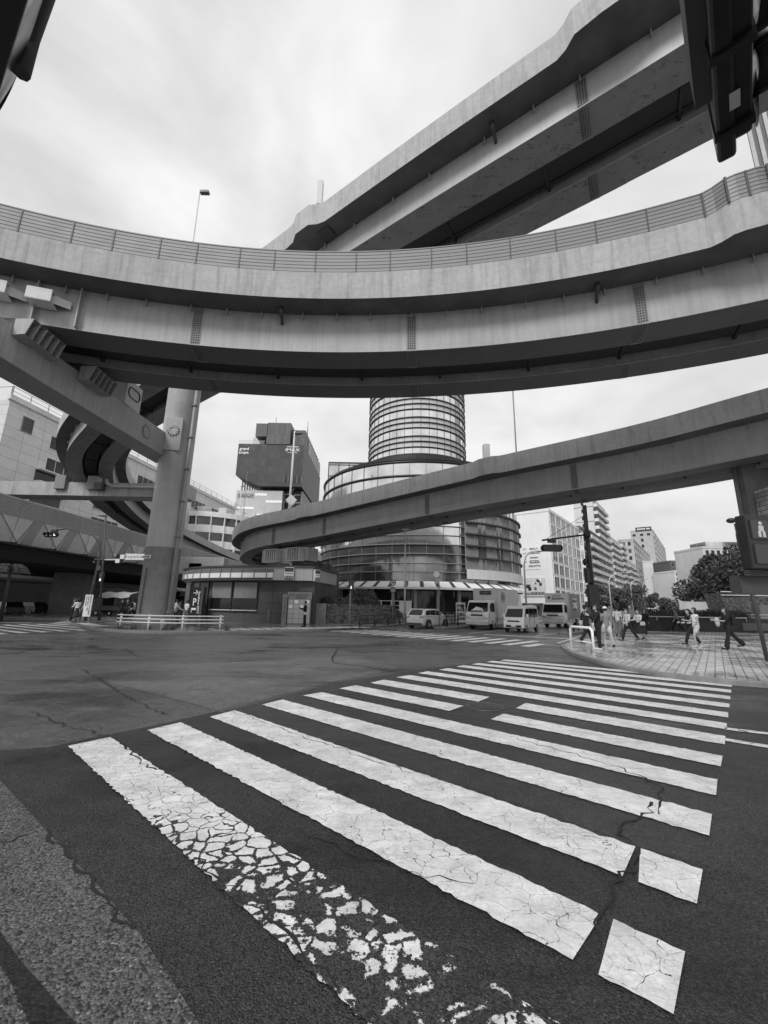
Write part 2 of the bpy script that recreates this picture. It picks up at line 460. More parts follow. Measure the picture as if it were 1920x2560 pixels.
def text(parent, body, size, M, mat, depth=.01, align='CENTER', name='lettering', wscale=1.0, bold=0.0):
    cu = bpy.data.curves.new(name, 'FONT'); cu.body = body; cu.size = size; cu.extrude = depth; cu.offset = bold
    cu.align_x = align; cu.align_y = 'CENTER'; cu.resolution_u = 2
    o = bpy.data.objects.new(name, cu); COL.objects.link(o)
    dg = bpy.context.evaluated_depsgraph_get(); me = bpy.data.meshes.new_from_object(o.evaluated_get(dg))
    bpy.data.objects.remove(o); bpy.data.curves.remove(cu)
    me.materials.clear(); me.materials.append(mat); me.name = name
    n = bpy.data.objects.new(name, me); COL.objects.link(n); n.parent = parent
    n.matrix_local = M @ Matrix.Diagonal((wscale, 1, 1, 1))
    return n
def facing(x, y, z, rz=0.0):
    """matrix that stands text upright, reading along local +x rotated by rz, facing -y"""
    return Matrix.Translation((x, y, z)) @ Matrix.Rotation(rz, 4, 'Z') @ Matrix.Rotation(R(90), 4, 'X')
# ================================================================ GROUND
def sheet(name, pts, z, mat):
    b = MB(); b.poly([(p[0], p[1], z) for p in pts]); return struct(b.build(name, mat, fix=False))
gr = MB(); gr.poly([(-2500, -200, 0), (2500, -200, 0), (2500, 4500, 0), (-2500, 4500, 0)])
struct(gr.build('road', m('road'), fix=False))
near = [at_z(*p, .004) for p in ((-500, 1905), (120, 1868), (390, 1812), (560, 1775), (840, 1700), (1100, 1660), (1190, 1648))]
near = [(p.x, p.y) for p in near] + [(6.5, 13.4), (9.5, 11.6), (3.9, 5.9)]
seam = [at_z(*p, .004) for p in ((1920, 2205), (1600, 2115), (1130, 1950), (800, 1845), (640, 1800))]
# coarse dark asphalt: near camera, up to the seam below the fourth stripe
cz = [(p.x, p.y) for p in [at_z(*q, .004) for q in ((-1500, 1960), (-400, 1900))]] + [(p.x, p.y) for p in [at_z(*q, .004) for q in ((120, 1868), (390, 1812), (545, 1778))]] + [(p.x, p.y) for p in reversed(seam)] + [(9, -2), (9, -6), (-12, -6)]
sheet('coarse_asphalt', cz, .004, m('road_near'))
side = [at_z(*p, .008) for p in ((0, 1950), (116, 2077), (237, 2204), (347, 2331), (430, 2450), (500, 2560))]
side = [(-12, 12.5), (-6.2, 6.7)] + [(p.x, p.y) for p in side] + [(.6, .9), (1.5, -4), (-9.5, -4)]
sheet('gutter_asphalt', side, .008, m('road_side'))
sheet('dark_corner_sheet', [tuple(at_z(*q, .012)[:2]) for q in ((-60, 2230), (0, 2330), (50, 2400), (120, 2480), (260, 2640), (120, 2640), (75, 2560), (20, 2440), (-60, 2330))], .012, m('road_corner'))  # flat near-black sheet laid over the bottom-left corner
# smooth repaired strip between coarse asphalt and the junction
sm = [at_z(*q, .004) for q in ((600, 1790), (560, 1778), (850, 1704), (1100, 1668), (1320, 1640), (1420, 1636))]
sheet('crossing_asphalt', [(p.x, p.y) for p in sm] + [(9.4, 12.4), (14, 5), (9, -2)] + [(p.x, p.y) for p in seam[:-1]], .0035, m('road_dark'))
sm = [at_z(*q, .004) for q in ((545, 1776), (850, 1701), (1000, 1672), (880, 1640), (420, 1662), (250, 1700))]
sheet('asphalt_patch', [(p.x, p.y) for p in sm], .0042, m('road_patch'))
def crack(pts, w, seed):
    rnd = random.Random(seed); P = [at_z(x * 1920 / 1659., y * 1920 / 1659., .0125) for x, y in pts]; Q = []
    for a, b in zip(P, P[1:]):
        k = max(2, int((b - a).length / .07)); nn = (b - a).cross(Vector((0, 0, 1))).normalized()
        for i in range(k): Q.append((a.lerp(b, i / k) + nn * rnd.gauss(0, .022), nn, w * rnd.uniform(.25, 1.5)))
    B = MB()
    for (a, n1, w1), (b, n2, w2) in zip(Q, Q[1:]): B.add([a - n1 * w1, b - n2 * w2, b + n2 * w2, a + n1 * w1], [(0, 1, 2, 3)])
    return struct(B.build('road_crack', m('blackmatte'), fix=False))
crack([(180, 1445), (230, 1475), (262, 1498), (300, 1515), (330, 1530), (362, 1545)], .012, 1)
crack([(730, 1400), (718, 1420), (722, 1432), (790, 1440), (850, 1452)], .02, 2)
crack([(70, 1535), (120, 1560), (160, 1572), (200, 1580), (240, 1592)], .008, 3)
crack([(250, 1592), (300, 1640), (340, 1668)], .010, 4)
crack([(1400, 1730), (1395, 1760), (1350, 1775), (1335, 1800), (1380, 1830), (1365, 1880), (1320, 1940), (1300, 1975), (1295, 2050)], .010, 5)
crack([(1100, 1590), (1150, 1605), (1230, 1625), (1330, 1655), (1390, 1680), (1430, 1700), (1425, 1740), (1412, 1765)], .008, 6)
crack([(490, 1533), (560, 1556), (680, 1600), (800, 1640), (900, 1672)], .006, 7)
crack([(0, 1818), (40, 1805), (80, 1795)], .008, 8)
crack([(100, 1795), (160, 1870), (205, 1915), (250, 1965), (300, 2020)], .010, 9)
crack([(740, 2130), (700, 2095), (640, 2030), (560, 1965), (470, 1900), (410, 1840)], .008, 10)
crack([(0, 1410), (60, 1402), (140, 1392), (240, 1383)], .010, 11)
crack([(640, 1790), (760, 1840), (900, 1880), (1050, 1915)], .006, 12)
crack([(270, 1400), (300, 1420), (520, 1412), (740, 1378)], .012, 13)
# near zebra crossing, 0.45 m bars on a 0.9 m pitch
S_ = 1920 / 1659.
Ln = [(147, 1611), (318, 1577), (453, 1548), (566, 1522), (655, 1502), (733, 1487), (800, 1475), (856, 1463), (903, 1454), (948, 1447), (985, 1440), (1018, 1435), (1050, 1430), (1080, 1427)]
Lf = [(238, 1592), (390, 1560), (508, 1534), (610, 1511), (695, 1495), (768, 1480), (830, 1468), (885, 1458)]
Rf = [None, (1480, 2055), (1518, 1878), (1538, 1758), (1550, 1684), (1561, 1633), (1567, 1590)]
Rn = [None, (1455, 2190), (1505, 1953), (1532, 1805), (1547, 1718), (1557, 1655), (1566, 1608)]
Z0 = .012
def zp(p): return at_z(p[0] * S_, p[1] * S_, Z0)
sd = Vector((.60, .745, 0)) * .47
bars = []
for i in range(14):
    a = zp(Ln[i]); b = zp(Lf[i]) if i < 8 else a + Vector((.59, .73, 0)) * .47
    if i == 0:
        c = Vector((.98, 1.86, Z0)); d = Vector((.66, 1.44, Z0))
    elif i < 7: c = zp(Rf[i]); d = zp(Rn[i])
    else:
        d = zp(Rn[6]) + Vector((.61, .725, 0)) * .955 * (i - 6); c = d + Vector((.60, .745, 0)) * .45
    bars.append((a, b, c, d))
def bar_mesh(name, qs, mat):
    B = MB()
    for (a, b, c, d) in qs:
        n = max(6, int((a - d).length / .045))
        rows = []
        for k in range(n + 1):
            t = k / n; j1 = random.gauss(0, .015); j2 = random.gauss(0, .015)
            p = a.lerp(d, t) + sd * j1; q = b.lerp(c, t) + sd * j2
            rows.append((p, q))
        for k in range(n):
            B.add([rows[k][0], rows[k + 1][0], rows[k + 1][1], rows[k][1]], [(0, 1, 2, 3)])
    return struct(B.build(name, mat, fix=False))
def cut(q, t0, t1):
    a, b, c, d = q; return (a.lerp(d, t0), b.lerp(c, t0), b.lerp(c, t1), a.lerp(d, t1))
def tpx(q, px, far=False):   # parameter along a bar edge where its pixel column is px
    best = 0; bd = 1e9
    for k in range(201):
        p = (q[1].lerp(q[2], k / 200.) if far else q[0].lerp(q[3], k / 200.)); v = p - Vector((0, 0, EYE)); X = v.dot(cx) / v.dot(f0) * FPX + 960
        if abs(X - px) < bd: bd = abs(X - px); best = k / 200.
    return best
bar_mesh('broken_crossing_stripe', [bars[0]], m('paint_broken'))
def cut4(q, n0, n1, g0, g1):
    a, b, c, d = q; return (a.lerp(d, n0), b.lerp(c, g0), b.lerp(c, g1), a.lerp(d, n1))
wq = []
for q, (na, nb, fa, fb) in ((bars[1], (1437, 1500, 1506, 1534)), (bars[2], (1552, 1590, 1583, 1603))):
    wq += [cut4(q, 0, tpx(q, na), 0, tpx(q, fa, True)), cut4(q, tpx(q, nb), 1, tpx(q, fb, True), 1)]
bar_mesh('worn_crossing_stripe', wq, m('paint_worn'))
rest = [bars[3], bars[4]]
rest += [cut(bars[5], 0, tpx(bars[5], 1125)), cut(bars[5], tpx(bars[5], 1228), 1), cut(bars[6], 0, tpx(bars[6], 1195)), cut(bars[6], tpx(bars[6], 1290), 1)]
rest += bars[7:]
bar_mesh('crossing_stripes', rest, m('paint'))
# white lines running out of the crossing on the right
B = MB()
for p, q in (((1566, 1576), (1760, 1598)), ((1566, 1600), (1760, 1632))):
    a = zp(p); c = zp(q); n = Vector((.6, .745, 0)) * .16
    B.add([a, c, c + n, a + n], [(0, 1, 2, 3)])
struct(B.build('lane_lines', m('paint_far'), fix=False))
# far crossing over the avenue, left crossing, stop lines
U = Vector((.605, .796, 0)).normalized(); V = Vector((-.74, .67, 0)).normalized(); UX = Vector((.66, .75, 0)).normalized()
B = MB(); s0 = Vector((6.5, 19.1, .008))
for i in range(17):
    a = s0 + V * (.93 * i); L = 3.7 if i > 0 else 2.0
    B.add([a, a + UX * L, a + UX * L + V * .46, a + V * .46], [(0, 1, 2, 3)])
struct(B.build('far_crossing', m('paint_far'), fix=False))
B = MB(); dv = Vector((.84, -.54, 0)); 
for i in range(8):
    e = Vector((-16.3, 25.6, .008)) + Vector((-.42, -.91, 0)) * (.95 * i)
    L = 9.5
    B.add([e - dv * L, e, e + Vector((-.42, -.91, 0)) * .47, e - dv * L + Vector((-.42, -.91, 0)) * .47], [(0, 1, 2, 3)])
for i in range(1, 4):
    e = Vector((-16.3, 25.6, .008)) - Vector((-.42, -.91, 0)) * (.95 * i) - dv * (1.6 * i + 1)
    B.add([e - dv * 7, e, e + Vector((-.42, -.91, 0)) * .47, e - dv * 7 + Vector((-.42, -.91, 0)) * .47], [(0, 1, 2, 3)])
struct(B.build('left_crossing', m('paint_far'), fix=False))
B = MB()
for a, b, w in ((Vector((6.6, 27.6, .008)), Vector((13.4, 23.2, .008)), .4), (Vector((8.6, 21.4, .009)), Vector((13.5, 28.9, .009)), .12),
                (Vector((5.6, 28.2, .008)), Vector((44, 79, .008)), .15), (Vector((9.3, 26.4, .008)), Vector((47, 77, .008)), .12)):
    n = (b - a).cross(Vector((0, 0, 1))).normalized() * w
    B.add([a, b, b + n, a + n], [(0, 1, 2, 3)])
for p0 in ((-34, 30), (-34, 36)):
    a = Vector((p0[0] - 20, p0[1], .008)); b = Vector((-25.5, p0[1] + 1.2, .008)); n = Vector((0, .6, 0)); B.add([a, b, b + n, a + n], [(0, 1, 2, 3)])
struct(B.build('stop_lines', m('paint_far'), fix=False))
# manhole
mh = at_z(1213, 1767, 0)
B = MB(); B.smooth = True; T = Matrix.Translation((mh.x, mh.y, 0))
B.lathe([(.33, .004), (.33, .014), (.30, .016), (.30, .010), (.0001, .010)], 32, T)
for i in range(-4, 5):
    for j in range(-4, 5):
        if i * i + j * j < 19: B.obox((mh.x + i * .06, mh.y + j * .06, .013), (.035, .035, .006), .6)
tag(B.build('manhole_cover', m('darkgrey'), label=None), 'round dark iron manhole cover set in the gap of the near zebra crossing', 'manhole')
mh = at_z(15, 1632, 0)
B = MB(); B.lathe([(.45, .004), (.45, .014), (.0001, .014)], 28, Matrix.Translation((mh.x, mh.y, 0)))
tag(B.build('manhole_cover', m('darkgrey')), 'round dark iron manhole cover in the open road near the left edge', 'manhole')
# kerbed pavements
def pavement(name, edge, rest_, h, mat):
    """edge: kerb polyline; rest_: closing points"""
    E_ = [Vector((p[0], p[1], 0)) for p in edge]
    ins = []
    for i, p in enumerate(E_):
        d = (E_[min(i + 1, len(E_) - 1)] - E_[max(i - 1, 0)]).normalized(); ins.append(p + Vector((-d.y, d.x, 0)) * .18)
    B = MB(); secs = [[(a.x, a.y, -.05), (a.x, a.y, h - .015), (a.x + (b.x - a.x) * .12, a.y + (b.y - a.y) * .12, h + .004), (b.x, b.y, h + .004), (b.x, b.y, -.05)] for a, b in zip(E_, ins)]
    B.loft(secs, True); struct(B.build(name + '_kerb', m('kerb')))
    B = MB(); B.prism([(p.x, p.y) for p in ins] + list(rest_), -.06, h); return struct(B.build(name, mat))
# right brick corner (kerb runs with the pavement on its left)
ec = [(70, 100), (42, 63.5), (16, 30.0), (9.6, 21.6), (8.5, 20.2), (7.8, 19.0), (7.35, 17.6), (6.95, 16.0), (6.75, 14.6), (6.68, 13.3), (6.75, 12.2), (6.98, 11.2), (7.4, 10.6), (8.0, 10.15), (8.9, 9.7), (14, 6.4), (30, -4)]
pavement('brick_pavement', ec, [(70, -4), (110, 30), (110, 90)], .12, m('plaza'))
# left island and pavement round to the avenue
el = [(-80, 50), (-40, 41), (-29, 37.8), (-25.6, 35.6), (-24.4, 33.4), (-22.6, 30.9), (-20.4, 28.4), (-17.5, 25.7), (-15.4, 24.1), (-13.4, 23.1), (-10.9, 22.9), (-8.6, 23.9), (-6.6, 25.3), (-4.6, 27.1), (-2.4, 30.2), (-1.2, 32.6), (2.2, 38.6), (6.0, 44.0), (45, 96), (420, 590)][::-1]
el2 = [Vector((p[0], p[1], 0)) for p in el]
pavement('pavement', [(p.x, p.y) for p in el2][::-1], [(300, 700), (-80, 300)], .14, m('pave'))
B = MB()
for i in range(14):     # pale bands of the drop kerb by the store
    a = Vector((-9.3, 24.1, .150)) + Vector((.80, .60, 0)) * (.78 * i)
    B.add([a, a + Vector((.80, .60, 0)) * .62, a + Vector((.80, .60, 0)) * .62 + Vector((-.55, .85, 0)) * 2.1, a + Vector((-.55, .85, 0)) * 2.1], [(0, 1, 2, 3)])
for i in range(6):
    a = Vector((-20.9, 29.4, .150)) + Vector((.72, -.69, 0)) * (.85 * i)
    B.add([a, a + Vector((.72, -.69, 0)) * .8, a + Vector((.72, -.69, 0)) * .8 + Vector((.5, .85, 0)) * .9, a + Vector((.5, .85, 0)) * .9], [(0, 1, 2, 3)])
struct(B.build('pavement_bands', m('pave_light'), fix=False))
# median noses
def island(name, c, L, W, az, h=.16):
    B = MB(); pts = []
    for k in range(9):
        a = R(90 + 22.5 * k); pts.append((-L / 2 + W / 2 + math.cos(a) * W / 2, math.sin(a) * W / 2))
    for k in range(9):
        a = R(-90 + 22.5 * k); pts.append((L / 2 - W / 2 + math.cos(a) * W / 2, math.sin(a) * W / 2))
    M_ = Matrix.Rotation(az, 3, 'Z'); q = [M_ @ Vector((x, y, 0)) for x, y in pts]
    B.prism([(c[0] + v.x, c[1] + v.y) for v in q], 0, h); o = B.build(name, m('kerb'), bevel=.02); return struct(o)
AZU = math.atan2(U.y, U.x)
mA = Vector((4.2, 32.8, 0)); mB = Vector((12.0, 28.5, 0))
c = mA + U * 16; island('median', (c.x, c.y), 32, 1.3, AZU)
c = mB + U * 14; island('median', (c.x, c.y), 28, 1.0, AZU, .13)

# ================================================================ VIADUCTS
def catmull(pts, step=.5):
    P = [Vector(p) for p in pts]; P = [P[0] * 2 - P[1]] + P + [P[-1] * 2 - P[-2]]; out = []
    for i in range(1, len(P) - 2):
        a, b, c, d = P[i - 1:i + 3]; n = max(1, int((c - b).length / step))
        for k in range(n):
            t = k / n
            out.append(.5 * ((2 * b) + (c - a) * t + (2 * a - 5 * b + 4 * c - d) * t * t + (3 * b - a - 3 * c + d) * t ** 3))
    out.append(P[-2]); return out
class Line:
    """samples along the lower edge of the camera-side web; travel keeps the camera side on the left"""
    def __init__(s, pts, step=.4):
        s.p = catmull(pts, step); s.s = [0]
        for i in range(1, len(s.p)): s.s.append(s.s[-1] + (s.p[i] - s.p[i - 1]).length)
        s.n = []
        for i in range(len(s.p)):
            d = s.p[min(i + 1, len(s.p) - 1)] - s.p[max(i - 1, 0)]; d.z = 0; d.normalize()
            s.n.append(Vector((d.y, -d.x, 0)))         # to the right = away from camera
    def at(s, i, o, h): return s.p[i] + s.n[i] * o + Vector((0, 0, h))
    def near(s, pt):
        return min(range(len(s.p)), key=lambda i: (s.p[i].x - pt[0]) ** 2 + (s.p[i].y - pt[1]) ** 2)
    def idx(s, sv): return min(range(len(s.s)), key=lambda i: abs(s.s[i] - sv))
def swept(L, prof, i0=0, i1=None, bulge=None):
    i1 = len(L.p) if i1 is None else i1
    secs = []
    for i in range(i0, i1):
        e = 0
        if bulge:
            for (c_, hw, am) in bulge:
                d = abs(L.s[i] - c_)
                if d < hw: e = am
                elif d < hw + .6: e = am * (1 - (d - hw) / .6)
        secs.append([L.at(i, o - (e if o < -.5 else 0), h) for o, h in prof])
    return secs
def viaduct(name, label, L, wh, ph, W, mats, bulges=(), slab=.25, plates=(), brace=4.0, tabs=1.65, b1=1.4, ov=1.1, both_pl=True, pipes=True):
    mid = L.p[len(L.p) // 2]
    root = thing(name, label, 'viaduct', (mid.x, mid.y, 0))
    par, web, und, sof = mats
    Bd = MB(); prof = [(-ov, wh), (-ov - .04, wh + ph), (-ov + .22, wh + ph), (-ov + .3, wh + slab + .1), (W + ov - .3, wh + slab + .1), (W + ov - .22, wh + ph), (W + ov + .04, wh + ph), (W + ov, wh)]
    Bd.loft(swept(L, prof, bulge=bulges)); 
    # soffit face gets its own material
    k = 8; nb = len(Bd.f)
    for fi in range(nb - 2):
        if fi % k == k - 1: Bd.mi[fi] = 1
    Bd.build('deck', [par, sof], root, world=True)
    for (o0, o1) in ((0, b1), (W - b1, W)):
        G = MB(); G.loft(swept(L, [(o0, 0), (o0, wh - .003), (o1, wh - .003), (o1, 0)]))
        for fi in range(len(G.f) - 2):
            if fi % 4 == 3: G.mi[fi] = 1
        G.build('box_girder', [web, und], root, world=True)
        F = MB(); F.loft(swept(L, [(o0 - .03, -.02), (o0 - .03, .03), (o0, .03), (o0, -.02)])); F.build('girder_flange', web, root, world=True)
    n = int(L.s[-1] / brace)
    C = MB(); 
    for q in range(1, n):
        i = L.idx(q * brace); a = L.at(i, b1, 0); d = (L.p[min(i + 1, len(L.p) - 1)] - L.p[max(0, i - 1)]).normalized() * .06
        C.add([a - d + Vector((0, 0, .25)), a + d + Vector((0, 0, .25)), a + d + Vector((0, 0, wh)), a - d + Vector((0, 0, wh))] +
              [x + L.n[i] * (W - 2 * b1) for x in (a - d + Vector((0, 0, .25)), a + d + Vector((0, 0, .25)), a + d + Vector((0, 0, wh)), a - d + Vector((0, 0, wh)))],
              [(0, 1, 2, 3), (4, 5, 6, 7), (0, 1, 5, 4), (1, 2, 6, 5), (0, 3, 7, 4)])
    C.loft(swept(L, [(b1 + .01, wh * .8), (b1 + .01, wh * .84), (W - b1 - .01, wh * .84), (W - b1 - .01, wh * .8)]))
    if pipes:
        C.loft(swept(L, [(b1 + .22, .34), (b1 + .22, .38), (W - b1 - .22, .38), (W - b1 - .22, .34)]))  # solid dark walkway floor, also added to block light in the girder gap
    C.loft(swept(L, [(b1 + .5, wh * .35), (b1 + .5, wh * .35 + .08), (b1 + .6, wh * .35 + .08), (b1 + .6, wh * .35)]))
    C.loft(swept(L, [(W - b1 - .4, wh * .2), (W - b1 - .4, wh * .2 + .1), (W - b1 - .3, wh * .2 + .1), (W - b1 - .3, wh * .2)]))
    C.build('bracing', m('darksteel'), root, world=True)
    if tabs:
        Tn = MB(); Tn.obox((0, 0, 0), (.16, .04, .30)); tab = Tn.mesh('stiffener_tab', web); s_ = tabs
        while s_ < L.s[-1] - tabs:
            i = L.idx(s_); q = L.at(i, -.08, wh - .16); s_ += tabs
            v = q - Vector((0, 0, EYE)); dp = v.dot(f0)
            if dp < 1 or abs(v.dot(cx) / dp * FPX) > 1050 or abs(v.dot(cy) / dp * FPX) > 1400: continue
            o = bpy.data.objects.new('stiffener_tab', tab); COL.objects.link(o); o.parent = root; o.location = q - root.location; o.rotation_euler = (0, 0, math.atan2(L.n[i].y, L.n[i].x))
    for pt in plates:
        i = L.near(pt) if not isinstance(pt, (int, float)) else L.idx(pt)
        for (o, sgn, a_, b_) in ((-.02, 1, 0, 0),):
            Pl = MB(); j0 = i; d = (L.p[min(i + 1, len(L.p) - 1)] - L.p[i]).normalized(); n_ = L.n[i]; base = L.p[i]
            ang = math.atan2(n_.y, n_.x)
            wdt = .42
            Pl.obox(base + n_ * -.012 + Vector((0, 0, wh / 2)), (.03, wdt, wh - .1), ang)
            Pl.cur = 1
            rows = int((wh - .2) / .12)
            for r_ in range(rows):
                for c_ in (-.14, -.047, .047, .14):
                    Pl.obox(base + n_ * -.036 + d * c_ + Vector((0, 0, .12 + r_ * .12)), (.035, .05, .05), ang)
            Pl.build('splice_plate', [m('midgrey'), m('darkgrey')], root, world=True)
            for off in (0, W - b1):
                Pl = MB(); Pl.obox(base + n_ * (b1 / 2 + off) + Vector((0, 0, -.012)), (b1 - .05, wdt, .03), ang); Pl.cur = 1
                for r_ in range(int(b1 / .12) - 1):
                    for c_ in (-.14, -.047, .047, .14):
                        Pl.obox(base + n_ * (.12 + r_ * .12 + off) + d * c_ + Vector((0, 0, -.036)), (.05, .05, .035), ang)
                Pl.build('splice_plate', [m('midgrey'), m('darkgrey')], root, world=True)
    return root
def utility_light(root, L, pt, wh, o=-.45):
    i = L.near(pt); B = MB(); c = L.at(i, o, wh)
    n_ = L.n[i]
    B.tube([c, c + Vector((0, 0, -.18)), c + Vector((0, 0, -.3)) + n_ * .05, c + Vector((0, 0, -.36)) + n_ * .3, c + Vector((0, 0, -.6)) + n_ * .42], [.1, .11, .1, .07, .06], 10)
    B.build('drain_elbow', m('darkgrey'), root, world=True)

# --- the wide curved ramp crossing the whole view
cA = Vector((-3.17, -23.97, 0)); RA = 41.1
LA = Line([(cA.x + RA * math.cos(R(a)), cA.y + RA * math.sin(R(a)), 13.05) for a in range(32, 153, 4)], .3)
bA = LA.s[LA.near((13.6, 13.4))]
va = viaduct('curved_viaduct', 'wide curved elevated ramp with a slatted noise barrier crossing the whole view', LA, 1.95, 1.35, 4.35,
             (m('parapet'), m('steel'), m('under'), m('soffit')), bulges=[(bA, .55, .42)], plates=[(-8.7, 16.6), (1.1, 16.95), (10.5, 14.9)], tabs=1.7)
NB = MB(); wt = 1.95 + 1.35
for k in range(6):
    h0 = wt + .03 + k * .178; NB.loft(swept(LA, [(-1.13, h0), (-1.13, h0 + .15), (-1.03, h0 + .15), (-1.03, h0)], bulge=[(bA, .55, .42)]))
NB.cur = 1; NB.loft(swept(LA, [(-1.06, wt), (-1.06, wt + 1.07), (-1.0, wt + 1.07), (-1.0, wt)], bulge=[(bA, .55, .42)]))
NB.cur = 0; NB.loft(swept(LA, [(-1.15, wt + 1.08), (-1.15, wt + 1.13), (-.98, wt + 1.13), (-.98, wt + 1.08)], bulge=[(bA, .55, .42)]))
NB.build('noise_barrier', [m('slat'), m('darkgrey')], va, world=True)
def bpost(q, sz, a):
    v = q - Vector((0, 0, EYE)); dp = v.dot(f0)
    if dp < 1 or abs(v.dot(cx) / dp * FPX) > 1050: return
    B = MB(); B.obox((0, 0, 0), sz); o = B.build('barrier_post', m('darkgrey'), va); o.location = q - va.location; o.rotation_euler = (0, 0, a)
s_ = .8
while s_ < LA.s[-1]:
    i = LA.idx(s_)
    if abs(s_ - bA) > 1.6: bpost(LA.at(i, -1.135, wt + .55), (.035, .05, 1.12), math.atan2(LA.n[i].y, LA.n[i].x))
    s_ += 1.78
for e in (-1.15, -.55, .1, .55, 1.15):
    i = LA.idx(bA + e); am = .42 if abs(e) <= .56 else .0
    bpost(LA.at(i, -1.14 - am, wt + .55), (.05, .07, 1.14), math.atan2(LA.n[i].y, LA.n[i].x))
utility_light(va, LA, (-5.0, 17.1), 1.95); utility_light(va, LA, (8.9, 15.3), 1.95)
# web stiffeners with box bracket near the left bearing
for px in (70, 158):
    B = MB(); q = at_z(px, 780, 13.05); i = LA.near((q.x, q.y)); B.obox(LA.at(i, -.12, .97), (.24, .05, 1.9), math.atan2(LA.n[i].y, LA.n[i].x)); B.build('web_stiffener', m('steel'), va, world=True)
for px in (105, 15):
    q = at_z(px, 770, 13.7); i = LA.near((q.x, q.y)); a = math.atan2(LA.n[i].y, LA.n[i].x)
    B = MB(); B.obox(LA.at(i, -.35, 1.25), (.62, .9, .06), a); B.obox(LA.at(i, -.35, .75), (.62, .9, .06), a)
    B.obox(LA.at(i, -.64, 1.0), (.06, .9, .5), a); B.obox(LA.at(i, -.35, 1.0), (.6, .05, .5), a)
    B.add([LA.at(i, -.6, 1.25), LA.at(i, -.6, .8), LA.at(max(i - 3, 0), -.1, .85), LA.at(max(i - 3, 0), -.1, 1.2)], [(0, 1, 2, 3)])
    B.build('bearing_bracket', m('lightgrey'), va, world=True)

# --- the straight high ramp, then its loop down on the left
bpts = [at_z(1720, 104, 21.0), at_z(1458, 266, 20.6), at_z(887, 620, 19.7), at_z(289, 1004, 18.0)]
d_ = (bpts[0] - bpts[1]).normalized()
ext = [bpts[0] + d_ * 30, bpts[0] + d_ * 12]
loop = [(-28.3, 36.4, 17.3), (-33.6, 41.6, 16.6), (-37.6, 48.0, 15.9), (-40.2, 55, 15.1), (-41.5, 63, 13.9), (-41.3, 72, 12.4), (-38.8, 82, 10.6), (-34.5, 92, 8.6)]
LB = Line(ext + bpts + loop, .5)
b1_ = LB.s[LB.near(at_z(1440, 270, 20.6))]
def sB(px, py, z): q = at_z(px, py, z); return LB.s[LB.near((q.x, q.y))]
vb = viaduct('high_viaduct', 'straight high elevated ramp sloping from upper right then looping down behind the round pier', LB, 1.45, 1.25, 4.4,
             (m('parapet'), m('steel_b'), m('under_patch'), m('soffit')), bulges=[(sB(1500, 60, 23.4), .8, .5), (sB(795, 560, 22.3), .45, .35)],
             plates=[sB(1458, 200, 21), sB(640, 760, 19)], tabs=2.2, brace=5)
utility_light(vb, LB, at_z(1240, 380, 20.5)[:2], 1.45)
B = MB(); i = LB.near(at_z(830, 585, 21.2)[:2]); B.obox(LB.at(i, -.5, 1.42), (.7, .8, .05), math.atan2(LB.n[i].y, LB.n[i].x)); B.build('soffit_hatch', m('darkgrey'), vb, world=True)

# --- the long descending ramp behind
cp = [at_z(1920, 1133, 9.9), at_z(1600, 1196, 9.75), at_z(1200, 1263, 9.35), at_z(785, 1343, 8.2), at_z(641, 1369.5, 7.6)]
d_ = (cp[0] - cp[1]).normalized()
cp = [cp[0] + d_ * 30, cp[0] + d_ * 10] + cp + [Vector((-17.0, 49.6, 7.1)), Vector((-18.0, 54.3, 6.8)), Vector((-16.5, 59.5, 6.4)), Vector((-12.5, 63.5, 6.0)), Vector((-7, 66.5, 5.6))]
LC = Line(cp, .4)
def sC(px, py, z): q = at_z(px, py, z); return LC.s[LC.near((q.x, q.y))]
vc = viaduct('descending_viaduct', 'long descending elevated ramp that curls away to the left above the convenience store', LC, 1.85, 1.3, 4.3,
             (m('parapet'), m('steel_c'), m('under'), m('soffit')), bulges=[(sC(1217, 1240, 9.8), .5, .3), (sC(722, 1340, 8.0), .5, .3)],
             plates=[sC(1452, 1235, 9.6), sC(1063, 1285, 9.1), sC(783, 1335, 8.2), sC(655, 1360, 7.6)], tabs=1.9, brace=3.4)

# ---------------------------------------------------------------- round pier with its cross beam
PX, PY = -14.0, 26.45; PR = 1.02
pier = thing('round_pier', 'tall round grey pier on the kerbed island with a darker painted base', 'pier', (PX, PY, 0))
T0 = Matrix.Identity(4)
B = MB(); B.smooth = True
B.lathe([(PR + .16, .1), (PR + .14, .75), (PR + .02, .95), (PR, 1.0), (PR, 5.0)], 48, mats=[1, 1, 1, 1]); B.lathe([(PR, 5.0), (PR, 8.7), (PR + .004, 8.72), (PR + .004, 8.78), (PR, 8.8), (PR, 18.4), (PR + .45, 19.4)], 48)
B.build('shaft', [m('pier'), m('pier_low')], pier)
B = MB(); B.obox((0, .8, 19.55), (2.6, 6.2, .7), R(-55)); B.build('pier_head', m('steel'), pier, bevel=.05)
B = MB()
for k in range(5): B.obox((1.05 + .0, .15 * k - .2, 17.7 - 0), (.55, .03, .9), 0)
B.obox((1.05, .1, 17.25), (.6, .75, .05)); B.obox((1.3, .1, 17.1), (.9, 1.1, .05)); B.build('side_bracket', m('lightgrey'), pier)
def on_pier(a, r, z): return Vector((math.cos(a) * r, math.sin(a) * r, z))
pa = R(-25)
B = MB(); B.tube([on_pier(pa, PR + .16, .35), on_pier(pa, PR + .16, 18.2)], .11, 10)
B.build('downpipe', m('steel'), pier)
